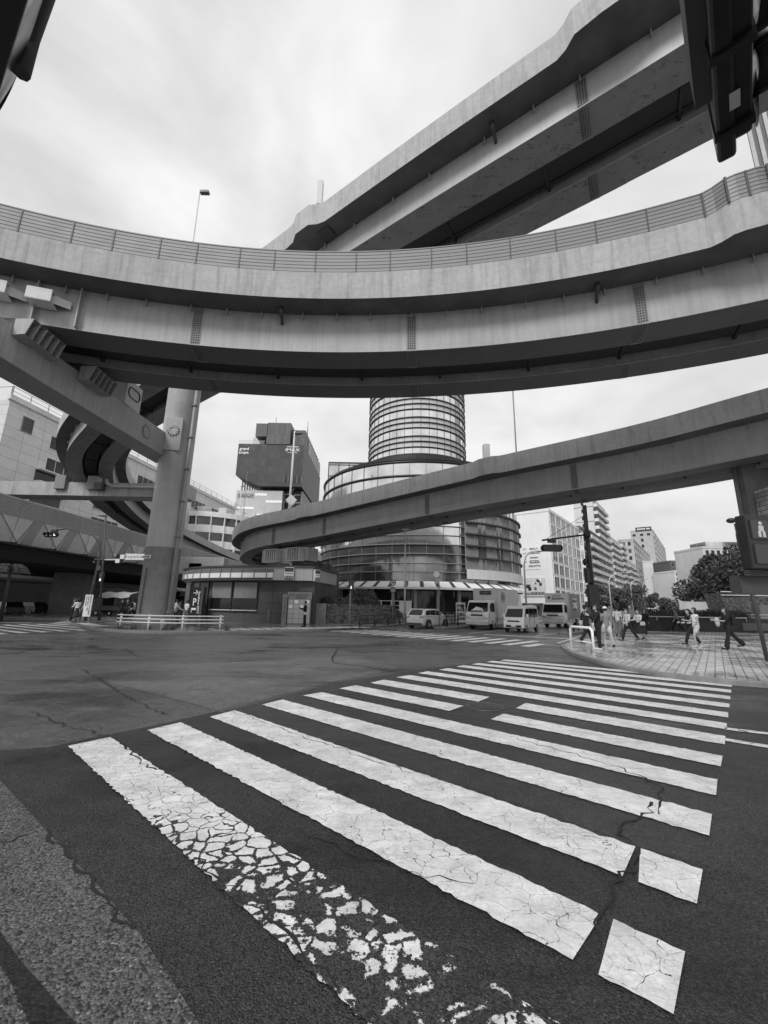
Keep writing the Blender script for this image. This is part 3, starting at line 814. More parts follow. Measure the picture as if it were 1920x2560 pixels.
for z in (1.0, 3.3, 5.6, 7.9, 10.1, 12.3, 14.6, 16.8):
    B = MB(); B.cyl((math.cos(pa) * (PR + .16), math.sin(pa) * (PR + .16)), .16, z, z + .12, 10); B.obox(on_pier(pa, PR + .05, z + .06), (.3, .1, .08), pa)
    B.build('pipe_clamp', m('midgrey'), pier)
def ring(parent, c, nrm, r, mat, name='bolted_ring', bolts=12, tubr=.025, world=True):
    nrm = Vector(nrm).normalized(); q = nrm.to_track_quat('Z', 'Y').to_matrix().to_4x4(); T = Matrix.Translation(Vector(c)) @ q
    B = MB(); B.lathe([(r, 0), (r, .06), (r - .08, .06), (r - .08, 0)], 24, T)
    B.lathe([(r - .09, .0), (r - .09, .03), (.0001, .03)], 24, T)
    for k in range(bolts):
        a = 2 * math.pi * k / bolts; v = T @ Vector((math.cos(a) * (r + .05), math.sin(a) * (r + .05), .03)); B.obox(v, (.07, .07, .07))
    return B.build(name, mat, parent, world=world)
hp = R(-82)
B = MB(); B.obox(on_pier(hp, PR + .01, 12.4), (.1, 1.05, 2.3), hp); B.build('access_plate', m('pier'), pier, bevel=.03)
ring(pier, Vector((PX, PY, 0)) + on_pier(hp, PR + .06, 12.6), on_pier(hp, 1, 0), .30, m('pier'))
B = MB(); B.tube([on_pier(R(-112), PR + .05, 1.0), on_pier(R(-112), PR + .05, 3.6), on_pier(R(-108), PR + .05, 3.65)], .04, 6); B.build('cable_conduit', m('midgrey'), pier)
B = MB(); B.obox(on_pier(R(-112), PR + .03, 4.35), (.03, .5, .2), R(-112)); npl = B.build('number_plate', m('white'), pier)
text(npl, 'P-458 I', .13, Matrix.Translation(on_pier(R(-112), PR + .06, 4.35)) @ Matrix.Rotation(R(-22), 4, 'Z') @ Matrix.Rotation(R(90), 4, 'X'), m('black'))
# cross beam from the pier towards the camera, carrying the curved ramp
cb = thing('cross_beam', 'grey steel box beam running from the round pier up to the top left, with bolted rings', 'beam', (-15, 20, 0))
B = MB()
xs = [(27.0, -15.62, -14.22), (20, -16.15, -14.75), (14, -16.7, -15.15), (6, -17.4, -15.8)]
B.loft([[(a, y, 10.9), (b_, y, 10.9), (b_, y, 12.45), (a, y, 12.45)] for y, a, b_ in xs])
B.build('beam_box', m('steel'), cb, world=True)
def bx_x(y):   # right face x at y
    for (y0, _, b0), (y1, _, b1) in zip(xs, xs[1:]):
        if y1 <= y <= y0: return b0 + (b1 - b0) * (y0 - y) / (y0 - y1)
    return xs[-1][2]
for yy, r_ in ((23.6, .36), (25.6, .17)):
    ring(cb, (bx_x(yy) - .02, yy, 11.7), (1, 0, 0), r_, m('steel'))
B = MB(); 
for k in range(12):
    for j in range(4): B.obox((bx_x(26.2) + .02, 26.05 + j * .1, 11.0 + k * .12), (.05, .05, .06))
B.box(bx_x(26.2) - .02, bx_x(26.2) + .012, 25.95, 26.5, 10.95, 12.42); B.build('splice_plate', m('midgrey'), cb, world=True)
for yc in (15.6, 19.0):
    B = MB(); x0 = bx_x(yc)
    B.add([(x0, yc - .85, 12.75), (x0, yc + .85, 12.75), (x0 + .75, yc + .85, 12.75), (x0 + .75, yc - .85, 12.75), (x0, yc - .85, 12.0), (x0, yc + .85, 12.0), (x0 + .5, yc + .85, 12.05), (x0 + .5, yc - .85, 12.05)],
          [(0, 1, 2, 3), (4, 5, 6, 7), (0, 1, 5, 4), (0, 3, 7, 4), (1, 2, 6, 5)])
    for k in range(6):
        y = yc - .85 + k * .34; B.add([(x0, y, 12.0), (x0 + .5, y, 12.05), (x0 + .75, y, 12.75), (x0, y, 12.75), (x0, y + .04, 12.0), (x0 + .5, y + .04, 12.05), (x0 + .75, y + .04, 12.75), (x0, y + .04, 12.75)],
          [(0, 1, 2, 3), (4, 5, 6, 7), (0, 1, 5, 4), (1, 2, 6, 5), (2, 3, 7, 6)])
    B.build('ribbed_bracket', m('steel'), cb, world=True)
    B = MB(); B.box(x0 - 1.2, x0 - .1, yc - .5, yc + .5, 12.45, 13.03); B.build('bearing_block', m('darkgrey'), cb, world=True)
B = MB(); B.box(-15.6, -14.55, 21.3, 22.75, 12.45, 14.0); hb = B.build('hatch_box', m('lightgrey'), cb, world=True, bevel=.03)
B = MB(); 
pts = []
for k in range(24):
    a = 2 * math.pi * k / 24; yy = 22.0 + (.3 if math.cos(a) > 0 else -.3) + math.cos(a) * .22; pts.append(Vector((-14.53, yy, 13.3 + math.sin(a) * .3)))
B.tube(pts + [pts[0]], .035, 6, cap=False); B.build('oval_seam', m('darkgrey'), hb, world=False); 
bpy.data.objects['oval_seam'].location = -Vector(cb.location)
# pier under the curling end of the descending ramp
tp = thing('ribbed_pier', 'short pale pier with ribbed side brackets under the curling ramp behind the store', 'pier', (-9.8, 43.5, 0))
B = MB(); B.obox((0, 0, 3.2), (2.2, 1.6, 6.3), R(-30)); B.build('shaft', m('steel_b'), tp, bevel=.04)
B = MB(); B.obox((0, 0, 6.6), (6.2, 1.7, 1.35), R(-30)); B.build('pier_head', m('steel_b'), tp, bevel=.04)
ring(tp, (-9.8 - 3.15 * math.cos(R(30)), 43.5 + 3.15 * math.sin(R(30)) - .2, 6.6), (-math.cos(R(30)), .5, 0), .3, m('steel_b'))
for sx in (-1.1, 1.9):
    B = MB(); Mx = Matrix.Rotation(R(-30), 4, 'Z')
    for k in range(6): B.obox(Mx @ Vector((sx - .75 + k * .3, -1.25, 6.5)), (.05, .8, 1.3), R(-30))
    B.obox(Mx @ Vector((sx, -.9, 6.5)), (1.6, .05, 1.3), R(-30)); B.obox(Mx @ Vector((sx, -1.25, 7.15)), (1.7, .85, .05), R(-30)); B.obox(Mx @ Vector((sx, -1.25, 5.86)), (1.7, .85, .05), R(-30))
    B.build('ribbed_bracket', m('lightgrey'), tp)
# ground-level wide viaduct on the left
EX = lambda y: -31.6 + .03 * (y - 35)
lv = thing('low_viaduct', 'wide low road viaduct on the left with folded triangular side panels and corrugated barrier', 'viaduct', (-31, 55, 0))
Y0, Y1 = -5, 100
B = MB()
for k in range(11):
    z = 8.62 + k * .145
    B.loft([[(EX(y), y, z), (EX(y) + .06, y, z + .02), (EX(y) + .06, y, z + .10), (EX(y), y, z + .12), (EX(y) - .1, y, z + .12), (EX(y) - .1, y, z)] for y in (Y0, Y1)])
B.loft([[(EX(y) - .1, y, 8.6), (EX(y) - .03, y, 8.6), (EX(y) - .03, y, 10.25), (EX(y) - .1, y, 10.25)] for y in (Y0, Y1)])
B.build('corrugated_barrier', m('render'), lv, world=True)
B = MB(); y = Y0; k = 0
while y < Y1 - 1:
    x0 = EX(y); P_ = 4.3
    T1 = Vector((x0, y, 8.6)); T2 = Vector((EX(y + P_), y + P_, 8.6)); b1v = Vector((x0 - 1.15, y, 6.4)); b2v = Vector((x0 - 1.15, y + P_, 6.4)); ap = Vector((x0 - .15, y + P_ * .5, 6.5)); 
    tq = Vector((EX(y + 3.2), y + 3.2, 8.6)); bq = Vector((EX(y + 3.2) - .9, y + 3.2, 6.4))
    B.cur = 0; B.add([T1, tq, ap], [(0, 1, 2)]); B.add([T1, ap, Vector((x0 - .9, y, 6.4))], [(0, 1, 2)]); B.add([ap, tq, bq], [(0, 1, 2)])
    B.cur = 1; B.add([tq, T2, Vector((EX(y + P_) - .9, y + P_, 6.4)), bq], [(0, 1, 2, 3)])
    B.cur = 2; e = Vector((.03, 0, 0)); B.tube([T1 + e, ap + e], .03, 4); B.tube([tq + e, ap + e], .03, 4); B.tube([(T1 + tq) / 2 + e, (b1v + ap) / 2 + e * 30], .025, 4)
    y += P_
B.build('folded_panels', [m('render_l'), m('render'), m('midgrey')], lv, world=True, fix=False)
B = MB(); B.loft([[(EX(y) - .2, y, 6.25), (EX(y) - .2, y, 6.4), (EX(y) - 22, y, 6.4), (EX(y) - 22, y, 6.25)] for y in (Y0, Y1)])
B.loft([[(EX(y) - 1.6, y, 5.1), (EX(y) - 1.2, y, 6.26), (EX(y) - 21, y, 6.26), (EX(y) - 20.6, y, 5.1)] for y in (Y0, Y1)])
B.loft([[(EX(y) - .9, y, 6.4), (EX(y) - .9, y, 8.6), (EX(y) - 22, y, 8.6), (EX(y) - 22, y, 6.4)] for y in (Y0, Y1)])
B.build('girder', m('darksteel'), lv, world=True)
for (x, y, w) in ((-39.5, 54, 3.4), (-42, 82, 3.4), (-52, 54, 3.4)):
    B = MB(); B.obox((x, y, 2.55), (w, w, 5.1), R(20)); B.build('column', m('pier_low'), lv, world=True, bevel=.1)
# bent carrying the looping ramp
g0 = at_z(54, 1243, 12.0); 
gb = thing('loop_bent', 'stained concrete crosshead beam carrying the looping ramp left of the round pier', 'beam', (-30, 47, 0))
zG = 13.35
B = MB(); B.box(-48.5, -22.5, 46.0, 48.2, zG, zG + 1.6); B.build('crosshead', m('parapet_dark'), gb, world=True, bevel=.05)
B = MB(); B.cyl((-24.3, 47.1), .9, 0, zG, 20); B.build('column', m('pier'), gb, world=True)
for (a, b_) in ((-37.6, -36.4), (-33.9, -32.9)):
    B = MB(); B.box(a, b_, 45.6, 46.6, zG + .7, zG + 2.3); B.build('bearing_block', m('midgrey'), gb, world=True, bevel=.03)
B = MB(); B.tube([(-31.8, 45.7, zG + 1.9), (-31.5, 45.7, zG + 1.3), (-31, 45.7, zG + 1.1), (-25.2, 45.7, zG + 1.0), (-24.9, 45.8, zG + .8), (-24.9, 46.0, 1)], .16, 8); B.build('drain_pipe', m('steel_b'), gb, world=True)
B = MB(); B.box(-32.8, -31.9, 45.2, 45.9, zG + .6, zG + 1.4); B.build('service_cage', m('darkgrey'), gb, world=True)
for x in (-47.2, -46.9, -45.2): 
    B = MB(); B.box(x, x + .12, 45.9, 45.98, zG - .02, zG + 1.63); B.build('strap', m('darkgrey'), gb, world=True)
# concrete pier right of the round one
cpn = thing('concrete_bent', 'stained concrete portal pier with a short arm between the round pier and the store', 'pier', (-25.5, 58, 0))
B = MB(); B.box(-26.6, -24.8, 57.2, 58.8, 0, 7.0); B.box(-31, -21.8, 57.2, 58.8, 5.5, 7.8); B.build('portal', m('parapet'), cpn, world=True, bevel=.05)
# ================================================================ BUILDINGS
def bldg(name, label, p0, p1, depth, height, wall, roof='parapet', cat='building', group=None, z0=0):
    p0 = Vector((p0[0], p0[1], z0)); p1 = Vector((p1[0], p1[1], z0)); d = p1 - p0
    t = thing(name, label, cat, tuple(p0), math.atan2(d.y, d.x), group); W = d.length
    t['_w'] = W
    B = MB(); B.box(0, W, 0, depth, 0, height)
    if roof == 'parapet':
        B.box(-.12, W + .12, -.12, .2, height - .02, height + .7); B.box(-.12, .2, .2, depth, height - .02, height + .7); B.box(W - .2, W + .12, .2, depth, height - .02, height + .7); B.box(.2, W - .2, depth - .2, depth + .1, height - .02, height + .7)
    B.build('wall', wall, t)
    return t, W
SIDE = {'front': lambda W, D: Matrix.Identity(4), 'right': lambda W, D: Matrix.Translation((W, 0, 0)) @ Matrix.Rotation(R(90), 4, 'Z'),
        'left': lambda W, D: Matrix.Translation((0, D, 0)) @ Matrix.Rotation(R(-90), 4, 'Z')}
_wc = {}
def window_mesh(w, h, fr, gl, panes=2, sill=True, name='window'):
    key = (round(w, 2), round(h, 2), fr.name, gl.name, panes, sill)
    if key in _wc: return _wc[key]
    B = MB(); t = .06
    B.box(-w / 2 - t, w / 2 + t, -.10, .0, h / 2, h / 2 + t); B.box(-w / 2 - t, w / 2 + t, -.14 if sill else -.1, .0, -h / 2 - t, -h / 2)
    B.box(-w / 2 - t, -w / 2, -.10, .0, -h / 2, h / 2); B.box(w / 2, w / 2 + t, -.10, .0, -h / 2, h / 2)
    for k in range(1, panes): x = -w / 2 + w * k / panes; B.box(x - .03, x + .03, -.07, .0, -h / 2, h / 2)
    B.cur = 1; B.box(-w / 2, w / 2, -.03, -.002, -h / 2, h / 2)
    me = B.mesh('window', [fr, gl]); _wc[key] = me; return me
def windows(t, side, W, D, xs, zs, w, h, fr, gls, panes=2, sill=True, name='window'):
    if not isinstance(gls, (list, tuple)): gls = [gls]
    for z in zs:
        for x in xs:
            me = window_mesh(w, h, fr, random.choice(gls), panes, sill)
            o = bpy.data.objects.new(name, me); COL.objects.link(o); o.parent = t
            o.matrix_local = SIDE[side](W, D) @ Matrix.Translation((x, 0, z))
_bc = {}
def balconies(t, side, W, D, xs, zs, w, dep=1.2, mat=None, fh=3.0, rail=True):
    mat = mat or m('balcony'); key = (round(w, 2), dep, mat.name, fh)
    if key not in _bc:
        B = MB(); B.box(-w / 2, w / 2, -dep, 0, -.08, .08); B.box(-w / 2, w / 2, -dep - .06, -dep + .06, -.1, 1.05)
        B.box(-w / 2 - .06, -w / 2 + .06, -dep, 0, -.1, 1.05); B.box(w / 2 - .06, w / 2 + .06, -dep, 0, -.1, 1.05)
        B.cur = 1; B.box(-w / 2 + .1, w / 2 - .1, -.03, -.003, .08, fh - .55)
        B.cur = 2; B.box(-.05, .05, -.06, -.003, .08, fh - .55); B.box(w / 4 - .05, w / 4 + .05, -.06, -.003, .08, fh - .55); B.box(-w / 2 + .25, -w / 2 + 1.0, -.45, -.1, .1, .75)
        _bc[key] = B.mesh('balcony', [mat, m('glass_dark'), m('dirtywhite')])
    for z in zs:
        for x in xs:
            o = bpy.data.objects.new('balcony', _bc[key]); COL.objects.link(o); o.parent = t
            o.matrix_local = SIDE[side](W, D) @ Matrix.Translation((x, 0, z))
def antenna(t, x, y, z, h, r=.05):
    B = MB(); B.tube([(x, y, z), (x, y, z + h)], [r, r * .4], 5); B.build('antenna', m('midgrey'), t)
GL = [m('glass'), m('glass_dark'), m('glass_dark')]
# --- tiled department-like block on the left
p0 = Vector((-54.9, 55.9, 0)); dl = Vector((.117, .993, 0)).normalized(); p1 = p0 + dl * 78
LH = 30.2
t, W = bldg('tiled_building', 'long stone clad building on the left behind the looping ramp, with a rooftop fence', p0, p1, 40, LH, m('tile'), roof=None)
windows(t, 'front', W, 40, [10.6, 21, 31, 41, 51, 61], [26.6, 22.9], 6.6, 2.1, m('white'), m('glass_dark'), 4)
windows(t, 'front', W, 40, [21, 31, 41, 51, 61], [19.2, 15.5, 11.8], 6.6, 2.1, m('white'), m('glass_dark'), 4)
windows(t, 'front', W, 40, [3.2], [27.6], 1.6, 2.2, m('midgrey'), m('darkgrey'), 1)
windows(t, 'front', W, 40, [75.5], [26, 22, 18, 14, 10], 1.2, 1.8, m('render_l'), m('glass_dark'), 1)
for z in (18.6, 15.0, 11.3):
    B = MB(); B.box(5.8, 11.2, -1.3, -.05, z - .1, z + 1.1); B.box(5.8, 11.2, -1.0, -.02, z + 2.9, z + 3.1); B.cur = 1; B.box(5.9, 11.1, -.06, -.01, z + 1.1, z + 2.9); B.build('service_balcony', [m('render_l'), m('glass_dark')], t)
B = MB(); B.box(-.3, W, -.3, .3, LH, LH + .8)
B.build('cornice', m('render_l'), t)
B = MB()
for k in range(0, 79, 3): B.box(k, k + .08, .1, .18, LH + .8, LH + 2.2)
B.box(0, W, .1, .16, LH + 2.15, LH + 2.22); B.box(0, W, .1, .16, LH + 1.5, LH + 1.55)
for k in range(0, 40, 3): B.box(.1, .18, k, k + .08, LH + .8, LH + 2.2)
B.box(.1, .16, 0, 40, LH + 2.15, LH + 2.22); B.build('roof_fence', m('midgrey'), t)
B = MB(); B.cyl((76, 3), 1.0, LH + .5, LH + 4, 14); B.build('water_tank', m('render_l'), t)
B = MB(); B.box(.5, W - 1, -1.8, -.02, 4.3, 4.7); B.cur = 1; B.box(.5, W - 1, -.06, -.015, 0, 4.3); B.build('arcade', [m('render_l'), m('glass_dark')], t)
# upper receding block
q0 = p0 + dl * 80 + Vector((-3, 0, 0)); q1 = q0 + dl * 50
t, W = bldg('stepped_building', 'pale low-rise roofline with rooftop frames seen just right of the tiled building', q0, q1, 25, 29, m('tile'), roof='parapet')
windows(t, 'front', W, 25, [4 + 6 * k for k in range(8)], [25.5, 21.5, 17.5], 3.6, 1.9, m('render_l'), GL, 2)
B = MB()
for k in range(8): B.box(3 + 6 * k, 3.4 + 6 * k, -.3, 0, 22, 29)
B.build('pilasters', m('render_l'), t)
antenna(t, 10, 3, 29, 20, .12)
# --- curved office block with horizontal bands
t = thing('curved_office', 'white office block with rounded front, dark window bands and many posters behind the ramps', 'building', (-50, 118, 0))
path = [Vector(q) for q in ((-66, 108, 0), (-52.5, 104, 0), (-47.5, 103.5, 0), (-42.5, 105, 0), (-38.0, 109, 0), (-34.5, 118, 0), (-31, 140, 0))]
C_ = catmull(path, 1.5)
def strip(name, mats, o0, o1, z0, z1, mi=0, par=None):
    B = MB(); secs = []
    for i, p in enumerate(C_):
        d = (C_[min(i + 1, len(C_) - 1)] - C_[max(0, i - 1)]).normalized(); n_ = Vector((d.y, -d.x, 0))
        secs.append([p + n_ * o0 + Vector((0, 0, z0)), p + n_ * o1 + Vector((0, 0, z0)), p + n_ * o1 + Vector((0, 0, z1)), p + n_ * o0 + Vector((0, 0, z1))])
    B.loft(secs); return B.build(name, mats, par or t, world=True)
zt = 24.5
strip('body', m('render_d'), -14, 0, 0, zt - .1); strip('roof_edge', m('tile_white'), -.5, .6, zt - 1.3, zt)
for k in range(5):
    zb = zt - 1.3 - 4.0 * (k + 1)
    strip('spandrel', m('tile_white'), 0, .25, zb, zb + 1.9); strip('window_band', m('glass'), 0, .08, zb + 1.9, zb + 4.0)
i = 0; B = MB()
for i in range(0, len(C_) - 1, 2):
    d = (C_[i + 1] - C_[i]).normalized(); n_ = Vector((d.y, -d.x, 0)); B.obox(C_[i] + n_ * .3 + Vector((0, 0, zt / 2)), (.5, .25, zt - 1), math.atan2(n_.y, n_.x))
B.build('mullions', m('tile_white'), t, world=True)
for k in range(6):
    i = 6 + k * 2; 
    if i + 1 >= len(C_): break
    p = (C_[i] + C_[i + 1]) / 2; d = (C_[i + 1] - C_[i]).normalized(); n_ = Vector((d.y, -d.x, 0)); az = math.atan2(d.y, d.x)
    for z in (8.4, 6.6):
        B = MB(); B.obox(p + n_ * .5 + Vector((0, 0, z)), (2.0, .08, 1.5), az); o = B.build('poster_panel', m('black'), t, world=True)
        text(o, random.choice(['カラオケ', '居酒屋', 'B1F', '24h']), .62, Matrix.Translation(p + n_ * .56 + Vector((0, 0, z)) - Vector(t.location)) @ Matrix.Rotation(az, 4, 'Z') @ Matrix.Rotation(R(90), 4, 'X'), m('white'))
strip('roof_fence', m('lightgrey'), -.3, -.25, zt, zt + .15); strip('roof_rail', m('lightgrey'), -.3, -.25, zt + 1.1, zt + 1.2)
B = MB()
for k in range(9): 
    i = 3 + k * 3
    if i < len(C_): B.box(C_[i].x - 1.1, C_[i].x + .9, C_[i].y + 2.0, C_[i].y + 3.6, zt, zt + 1.8)
B.build('roof_units', m('dirtywhite'), t, world=True)
# --- dark cinema tower
gy = 165.0
gl = slope(556) * gy; grr = slope(735, 1515) * gy
def gz(y, px=650): return at_y(px, y, gy).z
W = grr - gl
zb, ztp = gz(1215), gz(1110); zl = gz(1225)
t = thing('cinema_tower', 'dark overhanging cinema tower with grand scope and IMAX lettering above a striped base', 'building', (gl, gy, 0), 0)
B = MB(); sl = gz(1185)
prof = [(.0, gz(1187, 560)), (W * .36, zb), (W, zb), (W, ztp), (0, ztp)]
B.add([(x, 0, z) for x, z in prof] + [(x, 46, z) for x, z in prof], [(0, 1, 2, 3, 4), (9, 8, 7, 6, 5), (0, 5, 6, 1), (1, 6, 7, 2), (2, 7, 8, 3), (3, 8, 9, 4), (4, 9, 5, 0)])
B.build('dark_block', m('darkclad'), t)
B = MB(); B.box(W * .25, W * .42, -.6, 14, gz(1092), gz(1060)); B.box(W * .42 + .01, W * .78, -.3, 18, gz(1110), gz(1057)); B.box(W * .785, W * .99, 2.5, 40, gz(1110), gz(1068)); B.box(W * .40, W * .8, 10, 30, gz(1110), gz(1063))
B.build('roof_volumes', m('darkclad_s'), t)
B = MB(); B.box(W * .14, W * .25, 6, 9, ztp, gz(1080)); B.build('roof_screen', m('render_l'), t)
B = MB(); 
for k in range(22): B.box(k * W * .018, k * W * .018 + .12, .2, .3, ztp, ztp + 1.5)
B.box(0, W * .4, .2, .3, ztp + 1.45, ztp + 1.55); B.build('roof_rail', m('lightgrey'), t)
B = MB(); B.box(W * .72, W * .99, -.04, .5, gz(1206), gz(1188)); B.build('opening', m('black'), t)
B = MB()
for k in range(5): x = W * (.72 + k * .066); B.box(x, x + .35, -.12, 0, gz(1206), gz(1188))
B.build('opening_posts', m('render_d'), t)
B = MB(); B.box(W * .02, W * .72, 1.5, 40, 0, gz(1224)); B.build('striped_base', m('render'), t)
random.seed(5)
for k in range(9):
    z = gz(1224) - 1.2 - k * 2.9
    B = MB(); x0, x1 = [(.30, .48), (.47, .715), (.02, .3)][k % 3][0] * W, [(.30, .48), (.47, .715), (.02, .3)][k % 3][1] * W
    B.box(x0, x1, 1.38, 1.5, z - 1, z); B.build('light_stripe', m('white'), t)
B = MB(); B.box(W * .715, W * .73, 1.2, 1.6, 0, gz(1224)); B.box(W * .73, W * .985, 5, 40, 0, gz(1218)); B.build('stair_core', m('black'), t)
for k in range(9):
    z = gz(1224) - 1 - k * 3.4
    B = MB(); B.tube([(W * .73, 3, z), (W * .79, 3, z), (W * .89, 3, z + 3.2), (W * .97, 3, z + 3.2)], .16, 4); B.build('stair_flight', m('lightgrey'), t)
B = MB(); B.box(W - .6, W - .3, 3, 44, 0, gz(1222)); B.build('side_base', m('stripeclad'), t)
B = MB(); B.box(W * .0, W * .33, 8, 8.3, gz(1226), gz(1188)); B.build('glazing', m('glass_sky'), t)
B = MB()
for k in range(8): x = W * .04 * k + .3; B.box(x, x + .25, 7.7, 8, gz(1226), gz(1186))
B.build('glazing_fins', m('darkgrey'), t)
B = MB(); B.box(W - 2, W + .05, 10, 44, ztp, ztp + 6); B.build('side_screen', m('render'), t)
B = MB()
for k in range(6): B.box(W - .2, W + .12, 18 + k * 4.6, 18.5 + k * 4.6, ztp, ztp + 7)
B.build('side_fins', m('black'), t)
text(t, 'grand', 1.75, facing(W * .095, -.12, gz(1123)), m('white'), .05, bold=.03); text(t, 'scope', 1.75, facing(W * .09, -.12, gz(1132)), m('white'), .05, bold=.03)
text(t, 'cinema sunshine', .75, facing(W * .83, -.12, gz(1117, 720)), m('white'), .05, bold=.02); text(t, 'IMAX', 1.75, facing(W * .83, -.12, gz(1125, 720)), m('white'), .05, wscale=1.45, bold=.02); text(t, 'THEATRE', .7, facing(W * .83, -.12, gz(1132, 720)), m('white'), .05, wscale=1.5)
text(t, 'IMAX', 1.9, facing(W * .16, 1.2, gz(1236, 575)), m('midgrey'), .05, wscale=1.4, bold=.1)
antenna(t, W * .46, 8, gz(1060), 7, .25); antenna(t, W * .98, 8, gz(1070), 7, .25)
# --- round glass tower with stepped podium
tcx, tcy = slope(1042) * 62.5, 62.5
t = thing('round_tower', 'round glass tower with dark hoops rising from a wide circular glazed podium with striped awning', 'building', (tcx, tcy, 0))
PRD = 14.2; TR = 7.55
B = MB(); B.smooth = True; B.lathe([(PRD - .6, 0), (PRD - .6, 4.4)], 72); B.build('ground_storey', m('glass_dark'), t)
B = MB()
for k in range(34):
    a = 2 * math.pi * k / 34; B.obox((math.cos(a) * (PRD - .3), math.sin(a) * (PRD - .3), 2.2), (.35, .35, 4.4), a)
B.build('columns', m('parapet'), t)
B = MB(); B.lathe([(PRD - .45, 0), (PRD - .45, .9), (PRD - .6, .9)], 72); B.build('plinth', m('render'), t)
zlev = [4.5, 6.6, 8.8, 11.0, 13.2, 15.4, 17.2, 19.0]
gls = [m('glass_mid'), m('glass_mid'), m('glass_sky'), m('glass_sky'), m('glass_sky'), m('glass_sky'), m('glass_sky')]
for k in range(7):
    z0, z1 = zlev[k], zlev[k + 1]
    B = MB(); B.smooth = True; B.lathe([(PRD, z0), (PRD, z1)], 72); B.build('glazing_band', gls[k], t)
for z in zlev + [5.6, 7.7, 9.9]:
    q = .11 if z > 15 else .05
    B = MB(); B.smooth = True; B.lathe([(PRD, z - q), (PRD + .2, z - q), (PRD + .2, z + q), (PRD, z + q)], 72); B.build('ring_rail', m('black') if z > 15 else m('midgrey'), t)
B = MB()
for k in range(44):
    a = 2 * math.pi * k / 44; B.obox((math.cos(a) * (PRD + .03), math.sin(a) * (PRD + .03), 11.7), (.06, .05, 14.5), a)
B.build('mullions', m('midgrey'), t)
# tiers
tiers = [(13.5, 19.0, 19.6), (12.4, 19.6, 20.2), (11.2, 20.2, 20.75), (10.0, 20.75, 21.3), (9.0, 21.3, 21.8), (8.2, 21.8, 22.3)]
for r_, z0, z1 in tiers:
    B = MB(); B.smooth = True; B.lathe([(r_, z0), (r_, z1 - .12)], 72); B.smooth = False; B.cur = 1; B.lathe([(r_, z1 - .16), (r_ + .3, z1 - .16), (r_ + .3, z1), (r_ - 1.6, z1)], 72); B.build('podium_tier', [m('lightgrey'), m('black')], t)
z = 22.3; k = 0
while z < 45.5:
    B = MB(); B.smooth = True; B.lathe([(TR, z), (TR, z + 1.25)], 64); B.build('window_ring', m('glass_sky'), t)
    B = MB(); B.smooth = True; B.lathe([(TR, z + 1.25), (TR, z + 2.9)], 64); B.build('panel_ring', m('lightgrey'), t)
    for zz in (z, z + 1.25, z + 2.1):
        B = MB(); B.smooth = True; B.lathe([(TR, zz - .07), (TR + .16, zz - .07), (TR + .16, zz + .07), (TR, zz + .07)], 64); B.build('hoop', m('black'), t)
    z += 2.9
B = MB(); B.lathe([(.001, 46), (TR, 46), (TR, 49), (.001, 49)], 48); B.build('crown', m('midgrey'), t)
B = MB()
for k in range(40):
    a = 2 * math.pi * k / 40; B.obox((math.cos(a) * (TR + .02), math.sin(a) * (TR + .02), 33.2), (.06, .07, 25.6), a)
B.build('tower_mullions', m('midgrey'), t)
# striped awning
B = MB(); n = 96; a0, a1 = R(175), R(335)
for k in range(n):
    aa, ab = a0 + (a1 - a0) * k / n, a0 + (a1 - a0) * (k + 1) / n; B.cur = 1 if k % 4 == 3 else 0
    q = [(PRD + .1, 4.55), (PRD + 1.7, 3.75)]
    vs = [(math.cos(a) * r_, math.sin(a) * r_, z) for a in (aa, ab) for r_, z in q]; B.add(vs + [(x, y, z - .06) for x, y, z in vs], [(0, 1, 3, 2), (4, 6, 7, 5), (1, 5, 7, 3)])
B.cur = 0; B.lathe([(PRD + 1.7, 3.55), (PRD + 1.78, 3.55), (PRD + 1.78, 3.8), (PRD + 1.7, 3.8)], 96, None, a0, a1)
B.build('awning', [m('white'), m('darkgrey')], t)
# curtain-glazed bay on the right
B = MB(); a0, a1 = R(288), R(348); n = 150
for k in range(n):
    aa, ab = a0 + (a1 - a0) * k / n, a0 + (a1 - a0) * (k + 1) / n; ra, rb = PRD + .48 + .13 * (k % 2) * (.4 + .6 * ((k * 7) % 5) / 4), PRD + .48 + .13 * ((k + 1) % 2) * (.4 + .6 * (((k + 1) * 7) % 5) / 4)
    B.cur = 1 if k % 30 > 16 else 0
    B.add([(math.cos(aa) * ra, math.sin(aa) * ra, 6), (math.cos(ab) * rb, math.sin(ab) * rb, 6), (math.cos(ab) * rb, math.sin(ab) * rb, 13), (math.cos(aa) * ra, math.sin(aa) * ra, 13)], [(0, 1, 2, 3)])
B.build('curtained_bay', [m('midgrey'), m('glass_mid')], t)
B = MB(); B.lathe([(PRD + .1, 4.9), (PRD + .75, 4.9), (PRD + .75, 6.0), (PRD + .1, 6.0)], 24, None, a0, a1); B.lathe([(PRD + .1, 3.6), (PRD + .7, 3.6), (PRD + .7, 4.2), (PRD + .1, 4.2)], 24, None, a0, a1); B.build('bay_apron', m('render_l'), t)
for z in (7.4, 8.8, 10.2, 11.6, 13.0):
    B = MB(); B.lathe([(PRD + .55, z - .08), (PRD + .85, z - .08), (PRD + .85, z + .08), (PRD + .55, z + .08)], 24, None, a0, a1); B.build('bay_hoop', m('darkgrey'), t)
